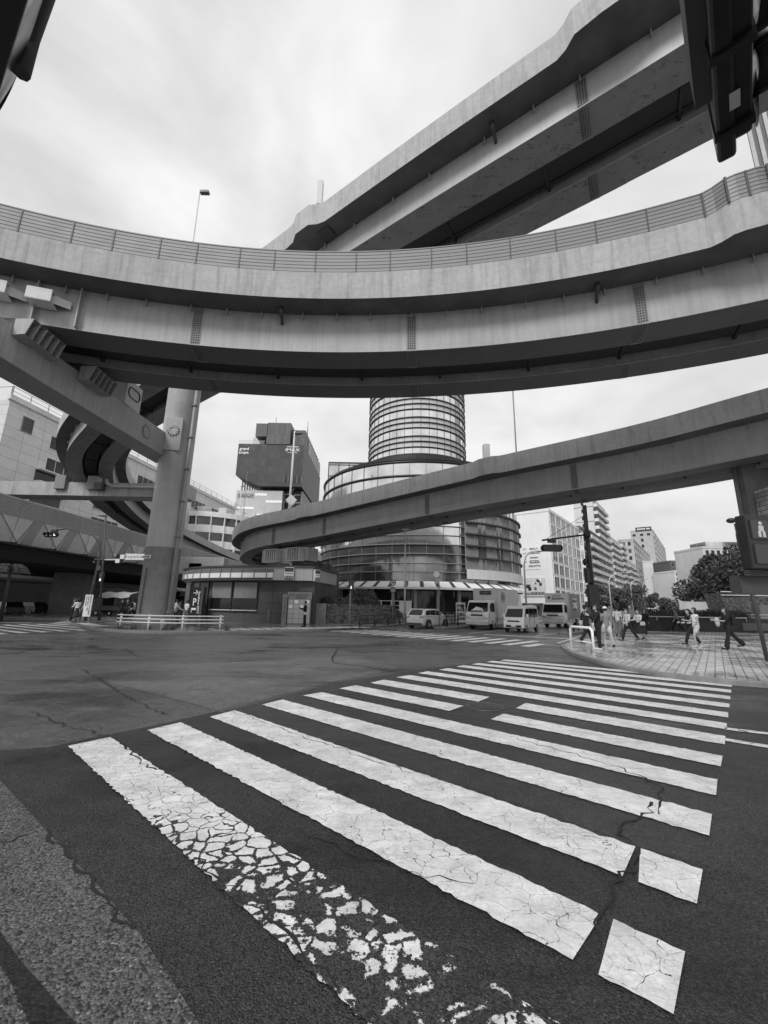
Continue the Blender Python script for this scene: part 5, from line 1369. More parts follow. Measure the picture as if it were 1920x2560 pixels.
def truck(loc, yaw, label, boxmat, L=6.3, Hb=3.15, sign=None, fairing=False):
    t = thing('box_truck', label, 'truck', loc, yaw); W2 = 1.0
    f = L / 2
    prof = [(f, .42), (f + .02, 1.1), (f - .10, 1.30), (f - .42, 2.14), (f - .6, 2.24), (f - 1.55, 2.26), (f - 1.6, .55), (f - 1.3, .42)]
    shell('cab', prof, lambda z, y: W2 - .04 - max(0, z - 1.3) * .06, m('carwhite'), t, .05)
    sx = lambda z: W2 - .04 - max(0, z - 1.3) * .06 + .004
    panel(t, 'windscreen', [(-.86, f - .10, 1.36), (.86, f - .10, 1.36), (.8, f - .37, 2.06), (-.8, f - .37, 2.06)], m('carglass'), .015, (0, 1, .4))
    if True:
        B = MB(); B.obox((.15, f - .02, 1.42), (1.1, .1, .05)); B.build('wiper', m('black'), t)
    for s_ in (-1, 1):
        panel(t, 'side_window', [(s_ * sx(z), y, z) for y, z in ((f - .34, 1.36), (f - .58, 2.02), (f - 1.25, 2.04), (f - 1.25, 1.36))], m('carglass'), .01, (s_, 0, 0))
        B = MB(); B.box(s_ * .96 - .005, s_ * .96 + .005, f - 1.36, f - 1.33, .6, 2.1); B.build('door_seam', m('darkgrey'), t)
        B = MB(); B.obox((s_ * .74, f + .01, .92), (.36, .08, .22)); B.build('headlight', m('chrome'), t, bevel=.03)
        B = MB(); B.tube([(s_ * .92, f - .25, 2.0), (s_ * 1.2, f - .02, 1.95), (s_ * 1.22, f - .02, 1.5)], .018, 5); B.obox((s_ * 1.2, f, 1.72), (.18, .06, .34)); B.build('mirror', m('black'), t)
        wheel(t, s_ * .84, f - 1.0, .38, .24); wheel(t, s_ * .80, -f + 1.45, .38, .34)
        B = MB(); B.box(min(s_ * .9, s_ * .96), max(s_ * .9, s_ * .96), -f + 2.2, f - 1.9, .45, .85); B.build('side_guard', m('lightgrey'), t)
    B = MB(); B.box(-.5, .5, f + .0, f + .03, 1.02, 1.16); B.build('grille', m('darkgrey'), t)
    B = MB()
    for k in range(3): B.box(-.55, .55, f + .01, f + .035, .72 + k * .1, .76 + k * .1)
    B.build('grille_bars', m('chrome'), t)
    B = MB(); B.box(-.95, .95, f - .05, f + .05, .36, .62); B.build('bumper', m('lightgrey'), t, bevel=.02); B = MB(); B.box(-.2, .2, f + .051, f + .07, .4, .56); B.build('number_plate', m('render_l'), t)
    B = MB(); B.box(-.4, .4, -f + .1, f - 1.0, .55, .75); B.build('chassis', m('black'), t)
    B = MB(); B.box(-1.04, 1.04, -f, f - 1.75, .85, Hb); bx = B.build('cargo_box', boxmat, t, bevel=.02)
    B = MB()
    for x in (-1.04, 1.04): B.box(x - .03, x + .03, f - 1.79, f - 1.73, .85, Hb + .02)
    B.box(-1.06, 1.06, -f - .02, f - 1.73, Hb - .02, Hb + .03); B.build('box_trim', m('lightgrey'), bx)
    return t, bx
wagon((3.85, 35.4, 0), AZH, 'white station wagon seen from behind, waiting left of the median')
tk, bx = truck((9.35, 36.1, 0), AZH + math.pi, 'large pale box truck with a windscreen visor sheet, behind the minivan', m('render_l'), 6.4, 3.2)
B = MB(); B.box(-.5, .45, 1.46, 1.56, 2.72, 3.02); q = B.build('header_plate', m('black'), bx); text(q, 'ニッコー', .2, Matrix.Translation((-.02, 1.57, 2.87)) @ Matrix.Rotation(math.pi, 4, 'Z') @ Matrix.Rotation(R(90), 4, 'X'), m('render_l'))
B = MB(); B.smooth = False; T = Matrix.Translation((-1.05, .3, 2.55)) @ Matrix.Rotation(R(-90), 4, 'Y'); B.lathe([(.42, 0), (.42, .01), (.36, .01), (.36, 0)], 28, T); B.lathe([(.3, 0), (.3, .01), (.001, .01)], 6, T); B.build('round_emblem', m('midgrey'), bx)
B = MB(); pts = [(-.55, 3.12, 1.40), (-.4, 3.04, 1.62), (-.1, 3.0, 1.70), (.15, 2.98, 1.74), (.3, 3.02, 1.60), (.6, 3.10, 1.42)]; B.add(pts + [(x, y + .05, z - .02) for x, y, z in pts], [tuple(range(6)), tuple(range(11, 5, -1))] + [(i, (i + 1) % 6, 6 + (i + 1) % 6, 6 + i) for i in range(6)]); B.build('dash_towel', m('white'), tk)
boxvan((10.25, 31.55, 0), AZH + math.pi, 'small white one-box minivan, front of the queue between the trucks')
tk, bx = truck((17.3, 41.2, 0), AZH + math.pi, 'box truck with CNG lettering on its grey side, right of the minivan', m('midgrey'), 6.2, 3.1)
B = MB(); B.box(-1.045, 1.045, 1.351, 1.365, .86, 3.08); B.build('front_face', m('render_l'), bx)
text(bx, 'SAGAWA', .26, Matrix.Translation((-.1, 1.37, 2.62)) @ Matrix.Rotation(math.pi, 4, 'Z') @ Matrix.Rotation(R(90), 4, 'X'), m('black'), .004, bold=.01)
text(bx, '飛脚宅配便', .15, Matrix.Translation((0, 1.37, 2.86)) @ Matrix.Rotation(math.pi, 4, 'Z') @ Matrix.Rotation(R(90), 4, 'X'), m('black'), .004)
B = MB(); B.box(.62, .82, 1.366, 1.372, 2.6, 2.82); B.build('square_emblem', m('black'), bx)
Ms = Matrix.Translation((-1.05, -.9, 2.0)) @ Matrix.Rotation(R(-90), 4, 'Z') @ Matrix.Rotation(R(90), 4, 'X')
B = MB(); B.lathe([(.62, 0), (.62, .006), (.001, .006)], 24, Matrix.Translation((-1.042, -.55, 2.1)) @ Matrix.Rotation(R(-90), 4, 'Y')); B.build('round_emblem', m('black'), bx)
text(bx, 'CNG', .75, Ms, m('white'), .008, bold=.03); text(bx, '天然ガス自動車', .22, Matrix.Translation((-1.05, -.9, 2.6)) @ Matrix.Rotation(R(-90), 4, 'Z') @ Matrix.Rotation(R(90), 4, 'X'), m('white'), .008)
# dark cars under the low viaduct
def sedan(loc, yaw, label, mat):
    t = thing('parked_car', label, 'car', loc, yaw, None)
    low = [(-2.1, .3), (-2.15, .7), (-2.0, .9), (1.0, .88), (2.0, .72), (2.12, .4), (2.0, .25), (-2.0, .25)]
    shell('body', low, lambda z, y: .85, mat, t, .06); shell('cabin', [(-1.95, .88), (-1.5, 1.42), (.1, 1.45), (1.05, .88)], lambda z, y: .8 - max(0, z - .9) * .25, m('carglass'), t, .04)
    for s_ in (-1, 1):
        B = MB(); B.obox((s_ * .6, 2.1, .62), (.3, .08, .14)); B.build('headlight', m('lightgrey'), t, bevel=.02)
        for y in (-1.3, 1.3): wheel(t, s_ * .76, y, .31, .2)
    return t
sedan((slope(20) * 47, 47, 0), R(60), 'dark car at the far left edge under the low viaduct', m('darkgrey'))
sedan((slope(75) * 52, 52, 0), R(75), 'dark car in front of the wide viaduct column on the left', m('black'))
# canopy truck
t = thing('canopy_truck', 'small open truck with a pale scalloped tarpaulin canopy beside the left pavement', 'truck', (slope(292) * 46, 46, .1), R(75))
B = MB(); B.box(-.9, .9, -2.4, 1.2, .6, 1.1); B.build('bed', m('darkgrey'), t, bevel=.03)
shell('cab', [(2.5, .4), (2.5, 1.1), (2.2, 1.9), (1.3, 1.95), (1.3, .4)], lambda z, y: .85, m('black'), t, .05)
B = MB()
for sx in (-.85, .85):
    for y in (-2.3, -.6, 1.1): B.tube([(sx, y, 1.1), (sx, y, 2.2)], .03, 5)
B.build('canopy_posts', m('midgrey'), t)
B = MB(); secs = []
for y in (-2.6, -1.7, -.7, .3, 1.4): k = .12 if y in (-1.7, .3) else 0; secs.append([(-1.15, y, 2.0 - k), (-1.0, y, 2.3), (0, y, 2.62 - k), (1.0, y, 2.3), (1.15, y, 2.0 - k), (1.0, y, 2.24), (0, y, 2.56 - k), (-1.0, y, 2.24)])
B.loft(secs); B.build('canopy', m('tarp'), t)
for sx in (-.8, .8):
    for y in (-1.5, 1.7): wheel(t, sx, y, .33, .2)

# ================================================================ PEOPLE
def cap_(B, a, b, ra, rb, n=10):
    a = Vector(a); b = Vector(b); d = b - a; L_ = d.length
    if L_ < 1e-5: B.ball(a, ra, n, 6); return
    T = Matrix.Translation(a) @ d.normalized().to_track_quat('Z', 'Y').to_matrix().to_4x4()
    pr = [(.0005, -ra), (ra * .7, -ra * .7), (ra, 0), (rb, L_), (rb * .7, L_ + rb * .7), (.0005, L_ + rb)]
    B.smooth = True; B.lathe(pr, n, T)
def meshed(B, name, mat, parent, vox=.014, smooth=2):
    me = B.mesh(name, mat); o = bpy.data.objects.new(name, me); COL.objects.link(o)
    r_ = o.modifiers.new('r', 'REMESH'); r_.mode = 'VOXEL'; r_.voxel_size = vox; r_.use_smooth_shade = True
    s_ = o.modifiers.new('s', 'SMOOTH'); s_.iterations = smooth; s_.factor = .5
    dg = bpy.context.evaluated_depsgraph_get(); dg.update(); ev = bpy.data.meshes.new_from_object(o.evaluated_get(dg))
    ev.materials.clear(); ev.materials.append(mat); ev.name = name
    o.modifiers.clear(); o.data = ev; bpy.data.meshes.remove(me); o.parent = parent
    return o
def person(loc, yaw, label, h=1.65, legs=((0, 0), (0, 0)), arms=((5, 10), (-5, 10)), top='cl_dark', bot='cl_black', kind='trousers', hair='long', bag=None, shoes='cl_dark', sleeves='long', cap=None, lean=0, hold=None, group=None, headturn=0):
    """legs: (thigh swing, knee bend) for left, right in degrees; arms: (shoulder pitch, elbow bend)"""
    t = thing('person', label, 'person', loc, yaw, group)
    k = h / 1.70
    def rx(v, a): return Matrix.Rotation(R(a), 3, 'X') @ Vector(v)
    H = Vector((0, 0, .93))
    def leg(s_, th, kn):
        hip = H + Vector((s_ * .095, 0, -.02)); kne = hip + rx((s_ * .01, 0, -.43), th); ank = kne + rx((0, 0, -.41), th - kn); toe = ank + rx((s_ * .02, .17, -.05), (th - kn) * .35)
        return hip, kne, ank, toe
    LG = [leg(-1, *legs[0]), leg(1, *legs[1])]
    low = min(g[2].z for g in LG) - .085
    dz = Vector((0, 0, -low))
    LG = [[p + dz for p in g] for g in LG]; H = H + dz
    sp_a = -lean
    chest = H + rx((0, 0, .40), sp_a); neck = H + rx((0, 0, .53), sp_a); head = H + rx((0, .015, .70), sp_a * .7)
    def arm(s_, sh, el):
        a = H + rx((s_ * .175, 0, .47), sp_a); b = a + rx((s_ * .05, 0, -.27), sh); c = b + rx((-s_ * .02, 0, -.25), sh + el); d_ = (c - b).normalized()
        return a, b, c, d_
    AR = [arm(-1, *arms[0]), arm(1, *arms[1])]
    S = Matrix.Scale(k, 4)
    def fin(B):
        for i in range(len(B.v)): B.v[i] = B.v[i] * k
        return B
    B = MB()
    cap_(B, H + Vector((0, 0, .02)), H + rx((0, 0, .2), sp_a), .115, .100); cap_(B, H + rx((0, 0, .2), sp_a), chest, .100, .105)
    cap_(B, chest + rx((-.10, 0, .02), sp_a), chest + rx((.10, 0, .02), sp_a), .082, .082); cap_(B, chest, neck + Vector((0, 0, .05)), .06, .052)
    B.ball(head, .1, 12, 9, (.78, .98, 1.18)); B.ball(head + Vector((0, .045, -.06)), .06, 10, 6)
    cap_(B, head + Vector((0, .09, .0)), head + Vector((0, .112, -.03)), .013, .017, 6)
    for s_ in (-1, 1): B.ball(head + Vector((s_ * .08, 0, -.01)), .024, 6, 5, (.5, .8, 1.2))
    for g in LG:
        cap_(B, g[0], g[1], .085, .056); cap_(B, g[1], g[2], .056, .036); cap_(B, g[2], g[3], .036, .03)
    for s_, g in zip((-1, 1), AR):
        cap_(B, g[0], g[1], .05, .038); cap_(B, g[1], g[2], .037, .026)
        d_ = g[3]; side = Vector((0, 1, 0)) if abs(d_.y) < .8 else Vector((0, 0, 1)); side = (side - d_ * side.dot(d_)).normalized(); nrm = d_.cross(side)
        p = g[2] + d_ * .05; cap_(B, g[2] + d_ * .02 - side * .018, g[2] + d_ * .075 - side * .022, .024, .018, 6); cap_(B, g[2] + d_ * .02 + side * .018, g[2] + d_ * .075 + side * .022, .024, .018, 6)
        for q, ln in ((-.032, .055), (-.011, .068), (.011, .074), (.032, .066)):
            a = g[2] + d_ * .09 + side * q; b = a + d_ * ln * .6 - nrm * s_ * .012; c = b + d_ * ln * .4 - nrm * s_ * .026
            cap_(B, a, b, .0095, .009, 6); cap_(B, b, c, .009, .008, 6)
        a = g[2] + d_ * .03 + side * .036; cap_(B, a, a + side * .03 + d_ * .035, .011, .0095, 6); cap_(B, a + side * .03 + d_ * .035, a + side * .034 + d_ * .062, .0095, .008, 6)
    meshed(fin(B), 'body', m('skin'), t, .0125, 1)
    B = MB()
    for s_ in (-1, 1): B.ball(head + Vector((s_ * .030, .086, .012)), .011, 6, 5, (1.2, .5, .7)); cap_(B, head + Vector((s_ * .018, .092, .034)), head + Vector((s_ * .045, .084, .036)), .004, .003, 5)
    fin(B).build('eyes', m('cl_black'), t); B = MB(); cap_(B, head + Vector((-.018, .094, -.062)), head + Vector((.018, .094, -.062)), .006, .006, 5); fin(B).build('mouth', m('cl_mid'), t)
    # hair
    B = MB(); B.ball(head + Vector((0, -.018, .03)), .108, 12, 8, (.86, 1.0, 1.08))
    if hair == 'long': cap_(B, head + Vector((0, -.05, .0)), head + Vector((0, -.085, -.26)), .085, .07); cap_(B, head + Vector((-.07, -.01, -.0)), head + Vector((-.085, -.01, -.2)), .035, .03); cap_(B, head + Vector((.07, -.01, -.0)), head + Vector((.085, -.01, -.2)), .035, .03)
    if hair == 'bob': cap_(B, head + Vector((0, -.04, .0)), head + Vector((0, -.05, -.10)), .09, .075)
    if hair == 'tail': cap_(B, head + Vector((0, -.09, .03)), head + Vector((0, -.16, -.16)), .04, .025)
    # carve the face by keeping only what is behind it
    for i, v in enumerate(B.v):
        if v.y > head.y + .045 and v.z < head.z + .06: B.v[i] = Vector((v.x, head.y + .045 - (v.y - head.y - .045) * .2, v.z))
    meshed(fin(B), 'hair', m('hair'), t, .016, 2)
    if cap:
        B = MB(); B.ball(head + Vector((0, -.01, .065)), .106, 14, 8, (.9, 1.05, .8)); B.box(-.07, .07, head.y + .07, head.y + .19, head.z + .062, head.z + .076)
        fin(B).build('cap', m(cap), t)
    # top
    B = MB(); cap_(B, H + Vector((0, 0, .0)), H + rx((0, 0, .22), sp_a), .142, .128); cap_(B, H + rx((0, 0, .2), sp_a), chest, .128, .132); cap_(B, chest + rx((-.11, 0, .03), sp_a), chest + rx((.11, 0, .03), sp_a), .108, .108)
    for v_i, v in enumerate(B.v): B.v[v_i] = Vector((v.x * 1.06, H.y + (v.y - H.y) * .97, v.z))
    for g in AR:
        cap_(B, g[0], g[1] if sleeves != 'none' else g[0].lerp(g[1], .05), .066, .052)
        if sleeves == 'long': cap_(B, g[1], g[1].lerp(g[2], .88), .052, .042)
    meshed(fin(B), 'top', m(top), t, .017, 2)
    # bottoms
    if kind == 'skirt':
        B = MB(); B.smooth = True; mid = (LG[0][1] + LG[1][1]) / 2; c0 = H + Vector((0, 0, .1)); c1 = Vector((mid.x, (LG[0][2].y + LG[1][2].y) / 2 * .7, .34))
        secs = []
        for q in range(8):
            f = q / 7; c = c0.lerp(c1, f); r_ = .135 + .11 * f + abs(LG[0][2].y - LG[1][2].y) * .18 * f
            secs.append([c + Vector((math.cos(2 * math.pi * a / 24) * r_ * (1 + .06 * f * math.cos(a * math.pi / 2)), math.sin(2 * math.pi * a / 24) * r_ * (1 + .06 * f * math.cos(a * math.pi / 2)), 0)) for a in range(24)])
        B.loft(secs); fin(B).build('skirt', m(bot), t)
    else:
        B = MB(); cap_(B, H + Vector((-.03, 0, .06)), H + Vector((.03, 0, -.02)), .128, .128)
        for g in LG:
            if kind == 'shorts': cap_(B, g[0], g[0].lerp(g[1], .55), .105, .098)
            else: cap_(B, g[0], g[1], .10, .075); e = g[1].lerp(g[2], .93); cap_(B, g[1], e, .075, .075 if kind != 'flared' else .10)
        meshed(fin(B), kind if kind != 'flared' else 'trousers', m(bot), t, .017, 2)
    for g in LG:
        B = MB(); cap_(B, g[2] + Vector((0, -.04, -.045)), g[3] + Vector((0, .02, -.002)), .042, .036, 8)
        fin(B).build('shoe', m(shoes), t)
    if bag == 'tote':
        B = MB(); B.obox((.24 * k, .02, .86 * k), (.09, .30, .30)); b_ = B.build('tote_bag', m('cl_white'), t, bevel=.02)
        B = MB(); B.tube([(.24 * k, -.1, 1.0 * k), (.19 * k, -.03, 1.42 * k), (.24 * k, .12, 1.0 * k)], .014, 5); B.build('strap', m('cl_white'), b_)
    if bag == 'backpack':
        B = MB(); B.obox((0, (-.22 + 0) * k, 1.22 * k), (.30, .16, .42)); B.build('backpack', m('cl_black'), t, bevel=.05)
    if bag == 'shoulder':
        B = MB(); B.obox((-.2 * k, -.04, .9 * k), (.1, .3, .2)); b_ = B.build('shoulder_bag', m('cl_light'), t, bevel=.03)
        B = MB(); B.tube([(-.2 * k, -.12, .98 * k), (.1 * k, -.11, 1.42 * k), (.12 * k, .05, 1.45 * k), (-.2 * k, .1, .98 * k)], .012, 5); B.build('strap', m('cl_dark'), b_)
    if hold == 'umbrella':
        g = AR[1]; p = (g[2] + g[3] * .07) * k; B = MB(); B.tube([p + Vector((0, -.03, .12)), p + Vector((0, .12, -.25)), p + Vector((0, .32, -.66))], [.012, .035, .006], 7); B.build('closed_umbrella', m('cl_dark'), t)
    if hold == 'white_umbrella':
        g = AR[1]; p = (g[2] + g[3] * .07) * k; B = MB(); B.tube([p + Vector((0, -.02, .18)), p + Vector((0, .02, .02)), p + Vector((.02, .16, -.25)), p + Vector((.03, .36, -.72))], [.01, .03, .10, .01], 8); B.build('folded_umbrella', m('cl_white'), t)
    if hold == 'jacket':
        g = AR[1]; p = (g[2]) * k; B = MB(); cap_(B, p + Vector((-.10, -.06, .02)), p + Vector((-.1, -.08, -.2)), .10, .08); meshed(B, 'folded_jacket', m('cl_light'), t, .02, 2)
    if hold == 'phone':
        g = AR[1]; p = (g[2] + g[3] * .1) * k; B = MB(); B.obox(p + Vector((-.04, .02, .04)), (.07, .012, .14)); B.build('phone', m('black'), t)
    return t
WALK = ((28, 8), (-24, 12)); WALK2 = ((-26, 14), (26, 6)); STAND = ((2, 2), (-2, 2))
PZ = .124
# facing: yaw 0 looks along +y (away); -90 looks to the right (+x); 90 to the left
person((9.5, 20.0, PZ), R(-80), 'man in a dark cap and dark clothes striding right past the white barrier', 1.74, WALK, ((-18, 30), (35, 40)), 'cl_black', 'cl_black', cap='cl_black', hair='short', bag='shoulder')
person((8.55, 17.05, PZ), R(75), 'woman in black with a white tote bag and white shoes standing by the kerb rail', 1.66, STAND, ((30, 95), (28, 100)), 'cl_black', 'cl_black', hair='bob', bag='tote', shoes='cl_white', hold='phone')
person((9.65, 18.5, PZ), R(-10), 'person in shorts and white cap half hidden behind the woman with the tote', 1.66, WALK, ((8, 20), (-8, 20)), 'cl_mid', 'cl_light', 'shorts', cap='cl_white', hair='short', sleeves='short', shoes='cl_black')
person((12.7, 22.2, PZ), R(100), 'woman in a pale vest and dark trousers carrying a long closed umbrella', 1.60, WALK2, ((20, 40), (10, 5)), 'cl_light', 'cl_black', hair='bob', sleeves='short', hold='umbrella')
person((14.0, 23.4, PZ), R(110), 'woman in a pale blouse and long dark skirt with a small white bag', 1.58, WALK, ((30, 60), (25, 60)), 'cl_light', 'cl_black', 'skirt', hair='bob', bag='shoulder')
person((17.4, 28.4, PZ), R(160), 'woman in a long dark coat with long hair walking behind the skirted woman', 1.62, WALK2, ((8, 12), (-8, 12)), 'cl_black', 'cl_dark', hair='long')
person((21.6, 34.6, PZ), R(175), 'distant person in a pale top and dark trousers left of the planter wall end', 1.66, WALK, ((10, 20), (-8, 20)), 'cl_light', 'cl_black', hair='short', shoes='cl_white', sleeves='short')
person((14.6, 26.6, PZ), R(-20), 'person in a pale shirt almost hidden behind the umbrella carrier', 1.68, STAND, ((5, 10), (-5, 10)), 'cl_white', 'cl_mid', hair='short', sleeves='short')
person((22.8, 33.2, PZ), R(60), 'distant dark figure passing in front of the planter wall end', 1.7, WALK, ((10, 20), (-8, 20)), 'cl_mid', 'cl_black', hair='short')
person((13.95, 19.1, PZ), R(82), 'woman in a pale sleeveless top and shorts walking left across the brick plaza', 1.66, ((26, 32), (-16, 4)), ((10, 70), (20, 80)), 'cl_white', 'cl_light', 'shorts', hair='long', sleeves='none', shoes='cl_light')
person((14.75, 20.6, PZ), R(86), 'dark haired person in black just behind the woman in shorts', 1.64, WALK, ((20, 60), (20, 60)), 'cl_black', 'cl_black', hair='bob', shoes='cl_black')
person((14.55, 18.1, PZ), R(76), 'woman in flared black trousers with backpack holding a pale jacket, walking left', 1.66, ((14, 2), (-34, 8)), ((35, 60), (30, 70)), 'cl_black', 'cl_black', 'flared', hair='long', bag='backpack', hold='jacket', shoes='cl_black', sleeves='short')
person((-5.55, 30.8, .144), R(95), 'man in dark clothes looking at his phone beside the coin lockers', 1.70, STAND, ((25, 85), (28, 85)), 'cl_black', 'cl_black', hair='short', hold='phone', bag='shoulder')
person((slope(194) * 31.5, 31.5, .144), R(60), 'woman in white blouse and long skirt with pale folded umbrella by the left crossing', 1.62, STAND, ((20, 60), (25, 50)), 'cl_white', 'cl_dark', 'skirt', hair='bob', hold='white_umbrella')
person((slope(216) * 33.5, 33.5, .144), R(80), 'person in white trousers with a dark backpack behind the long-skirted woman', 1.62, STAND, ((10, 20), (5, 20)), 'cl_light', 'cl_white', hair='bob', bag='backpack')
person((slope(184) * 33, 33, .144), R(-60), 'person in dark clothes partly hidden behind the long-skirted woman', 1.66, STAND, ((5, 20), (5, 20)), 'cl_dark', 'cl_black', hair='short')
person((slope(305) * 34, 34, .144), R(30), 'person in black standing left of the round pier', 1.72, STAND, ((5, 20), (25, 80)), 'cl_black', 'cl_black', hair='short')
person((slope(318) * 36, 36, .144), R(-160), 'second dark clothed person left of the round pier, further back', 1.72, WALK, ((5, 20), (-5, 20)), 'cl_dark', 'cl_black', hair='short')
person((slope(331) * 37, 37, .144), R(10), 'person in white shirt with dark backpack close to the left of the round pier', 1.70, WALK2, ((5, 15), (-5, 15)), 'cl_white', 'cl_black', hair='short', bag='backpack')
person((slope(441) * 35, 35, .144), R(20), 'person in a pale patterned top just right of the round pier', 1.68, STAND, ((5, 15), (20, 60)), 'cl_light', 'cl_black', hair='short')
person((slope(454) * 39, 39, .144), R(-10), 'person in black walking away between the pier and the parking sign', 1.68, WALK, ((5, 15), (-5, 15)), 'cl_black', 'cl_black', hair='long')
person((slope(468) * 37, 37, .144), R(-20), 'person in a pale shirt and grey trousers walking away by the parking sign', 1.70, WALK2, ((5, 35), (-5, 35)), 'cl_white', 'cl_mid', hair='short', sleeves='short')
# cyclist and bicycle
bp = Vector((slope(452) * 29.5, 29.5, .144))
def bicycle(loc, yaw, label, group=None):
    t = thing('bicycle', label, 'bicycle', loc, yaw, group)
    for y in (-.52, .52):
        T = Matrix.Translation((0, y, .33)) @ Matrix.Rotation(R(90), 4, 'Y'); B = MB(); B.smooth = True
        B.lathe([(.33, -.018), (.345, 0), (.33, .018), (.31, 0), (.33, -.018)], 28, T); w = B.build('wheel', m('rubber'), t)
        B = MB()
        for k in range(8): a = math.pi * k / 8; B.tube([T @ Vector((math.cos(a) * .31, math.sin(a) * .31, 0)), T @ Vector((-math.cos(a) * .31, -math.sin(a) * .31, 0))], .004, 3)
        B.build('spokes', m('lightgrey'), w)
    B = MB(); B.tube([(0, -.52, .33), (0, -.12, .30), (0, .38, .72)], .017, 6); B.tube([(0, -.52, .33), (0, -.22, .74), (0, -.12, .30)], .014, 6); B.tube([(0, .52, .33), (0, .38, .72), (0, .34, .98)], .016, 6); B.tube([(0, -.2, .66), (0, .38, .70)], .014, 6)
    B.build('frame', m('darkgrey'), t)
    B = MB(); B.tube([(-.26, .2, 1.02), (0, .34, .99), (.26, .2, 1.02)], .013, 6); B.build('handlebar', m('midgrey'), t)
    B = MB(); B.ball((0, -.26, .86), .1, 8, 6, (.8, 1.2, .35)); B.tube([(0, -.22, .72), (0, -.25, .85)], .013, 5); B.build('saddle', m('black'), t)
    B = MB(); B.box(-.14, .14, .42, .68, .82, 1.02); B.build('basket', m('darkgrey'), t)
    return t
bicycle(bp + Vector((.35, 0, 0)), R(-75), 'bicycle held by the stooping person behind the pier guard rail')
person(bp + Vector((-.45, .1, 0)), R(-70), 'person in a pale jacket stooping over a bicycle right of the pier', 1.62, WALK, ((45, 30), (45, 30)), 'cl_light', 'cl_dark', hair='short', lean=28)
# parked bikes by the round tower
for k in range(4): bicycle((6.2 + k * .75, 43.6 + k * .35, .14), R(20 + k * 6), ['leftmost', 'second', 'third', 'rightmost'][k] + ' of the four bicycles parked in front of the round tower awning', 'bicycles parked by the round tower')

# ================================================================ STREET FURNITURE
# pier guard rail
def guard(label, pts, z0=.14, h=.78, n=3, group=None):
    t = thing('guard_rail', label, 'guard rail', (pts[0][0], pts[0][1], z0)); P = [Vector((p[0], p[1], z0)) for p in pts]
    for p in P: B = MB(); B.cyl((p.x, p.y), .055, z0, z0 + h + .04, 10); B.build('post', m('white'), t, world=True)
    for k in range(n):
        z = h - .02 - k * .19; d0 = (P[1] - P[0]).normalized() * .25; d1 = (P[-1] - P[-2]).normalized() * .2
        B = MB(); off = Vector((0, -.07, z)); B.tube([P[0] - d0 + off] + [p + off for p in P[1:-1]] + [P[-1] + d1 + off], .035, 8); B.build('rail', m('white'), t, world=True)
    return t
guard('white three-bar guard rail on the kerb in front of the round pier', [(-15.1, 24.9), (-13.1, 24.2), (-11.2, 24.2), (-9.35, 24.9)])
guard('short white guard rail seen end-on by the left crossing', [(-23.6, 33.4), (-25.6, 36.2)], .14, .8)
def arch(loc, yaw, L, label, h=.85, group=None):
    t = thing('arch_barrier', label, 'barrier', loc, yaw, group)
    B = MB(); B.tube([(-L / 2, 0, 0), (-L / 2, 0, h - .12), (-L / 2 + .1, 0, h), (L / 2 - .1, 0, h), (L / 2, 0, h - .12), (L / 2, 0, 0)], .05, 10); B.build('hoop', m('white'), t)
    B = MB(); B.tube([(-L / 2, 0, .32), (L / 2, 0, .32)], .025, 6); B.build('cross_bar', m('white'), t)
    return t
arch((7.72, 16.75, .12), R(-80), 1.35, 'white hoop barrier standing on the brick corner kerb', group=None)
p0, p1 = Vector((12.9, 25.0, .12)), Vector((18.5, 33.0, .12)); d_ = (p1 - p0).normalized()
for k in range(4):
    c = p0 + d_ * (k * 2.5 + 1); arch(c, math.atan2(d_.y, d_.x), 2.0, 'white hoop barrier on the avenue kerb, ' + ['nearest', 'second', 'third', 'farthest'][k] + ' of the four in line', group='hoop barriers along the avenue kerb')
# dark railings
def railing(label, a, b_, n, h=.85, z0=.14, mat='black', rails=(.8, .5, .2)):
    a = Vector(a); b_ = Vector(b_); t = thing('railing', label, 'railing', (a.x, a.y, z0))
    for k in range(n):
        p = a.lerp(b_, k / (n - 1)); B = MB(); B.cyl((p.x, p.y), .055, z0, z0 + h, 8); B.build('post', m(mat), t, world=True)
    for z in rails:
        B = MB(); B.tube([(a.x, a.y, z0 + z), (b_.x, b_.y, z0 + z)], .028, 6); B.build('rail', m(mat), t, world=True)
    return t
railing('black three-bar railing in front of the stone wall, left of the white car', (-1.6, 30.9, 0), (3.6, 40.4, 0), 6)
railing('black railing behind the white car and in front of the bicycles', (3.9, 40.9, 0), (10.5, 50.2, 0), 6)
railing('black railing on the median beside the large truck', mA + U * 1.5, mA + U * 15, 8, .85, .16)
railing('black railing along the far side of the avenue behind the people', (22, 46, 0), (34, 62, 0), 9)
for k in range(5):
    c = mB + U * (1.2 + k * 1.5); B = MB(); B.cyl((c.x, c.y), .05, .13, .95, 10); o = B.build('bollard', m('black'), None)
    t = thing('flexible_bollard', 'black flexible bollard on the median nose by the minivan, number ' + ['one, nearest', 'two', 'three', 'four', 'five, farthest'][k] + ' along it', 'bollard', (0, 0, 0), 0, 'bollards on the median nose'); t.location = (c.x, c.y, .13)
    o.parent = t; o.data.transform(Matrix.Translation(-Vector((c.x, c.y, .13)))); o.name = 'post'
    B = MB(); B.cyl((0, 0), .054, .55, .63, 10); B.cyl((0, 0), .054, .7, .76, 10); B.build('reflective_band', m('white'), t)
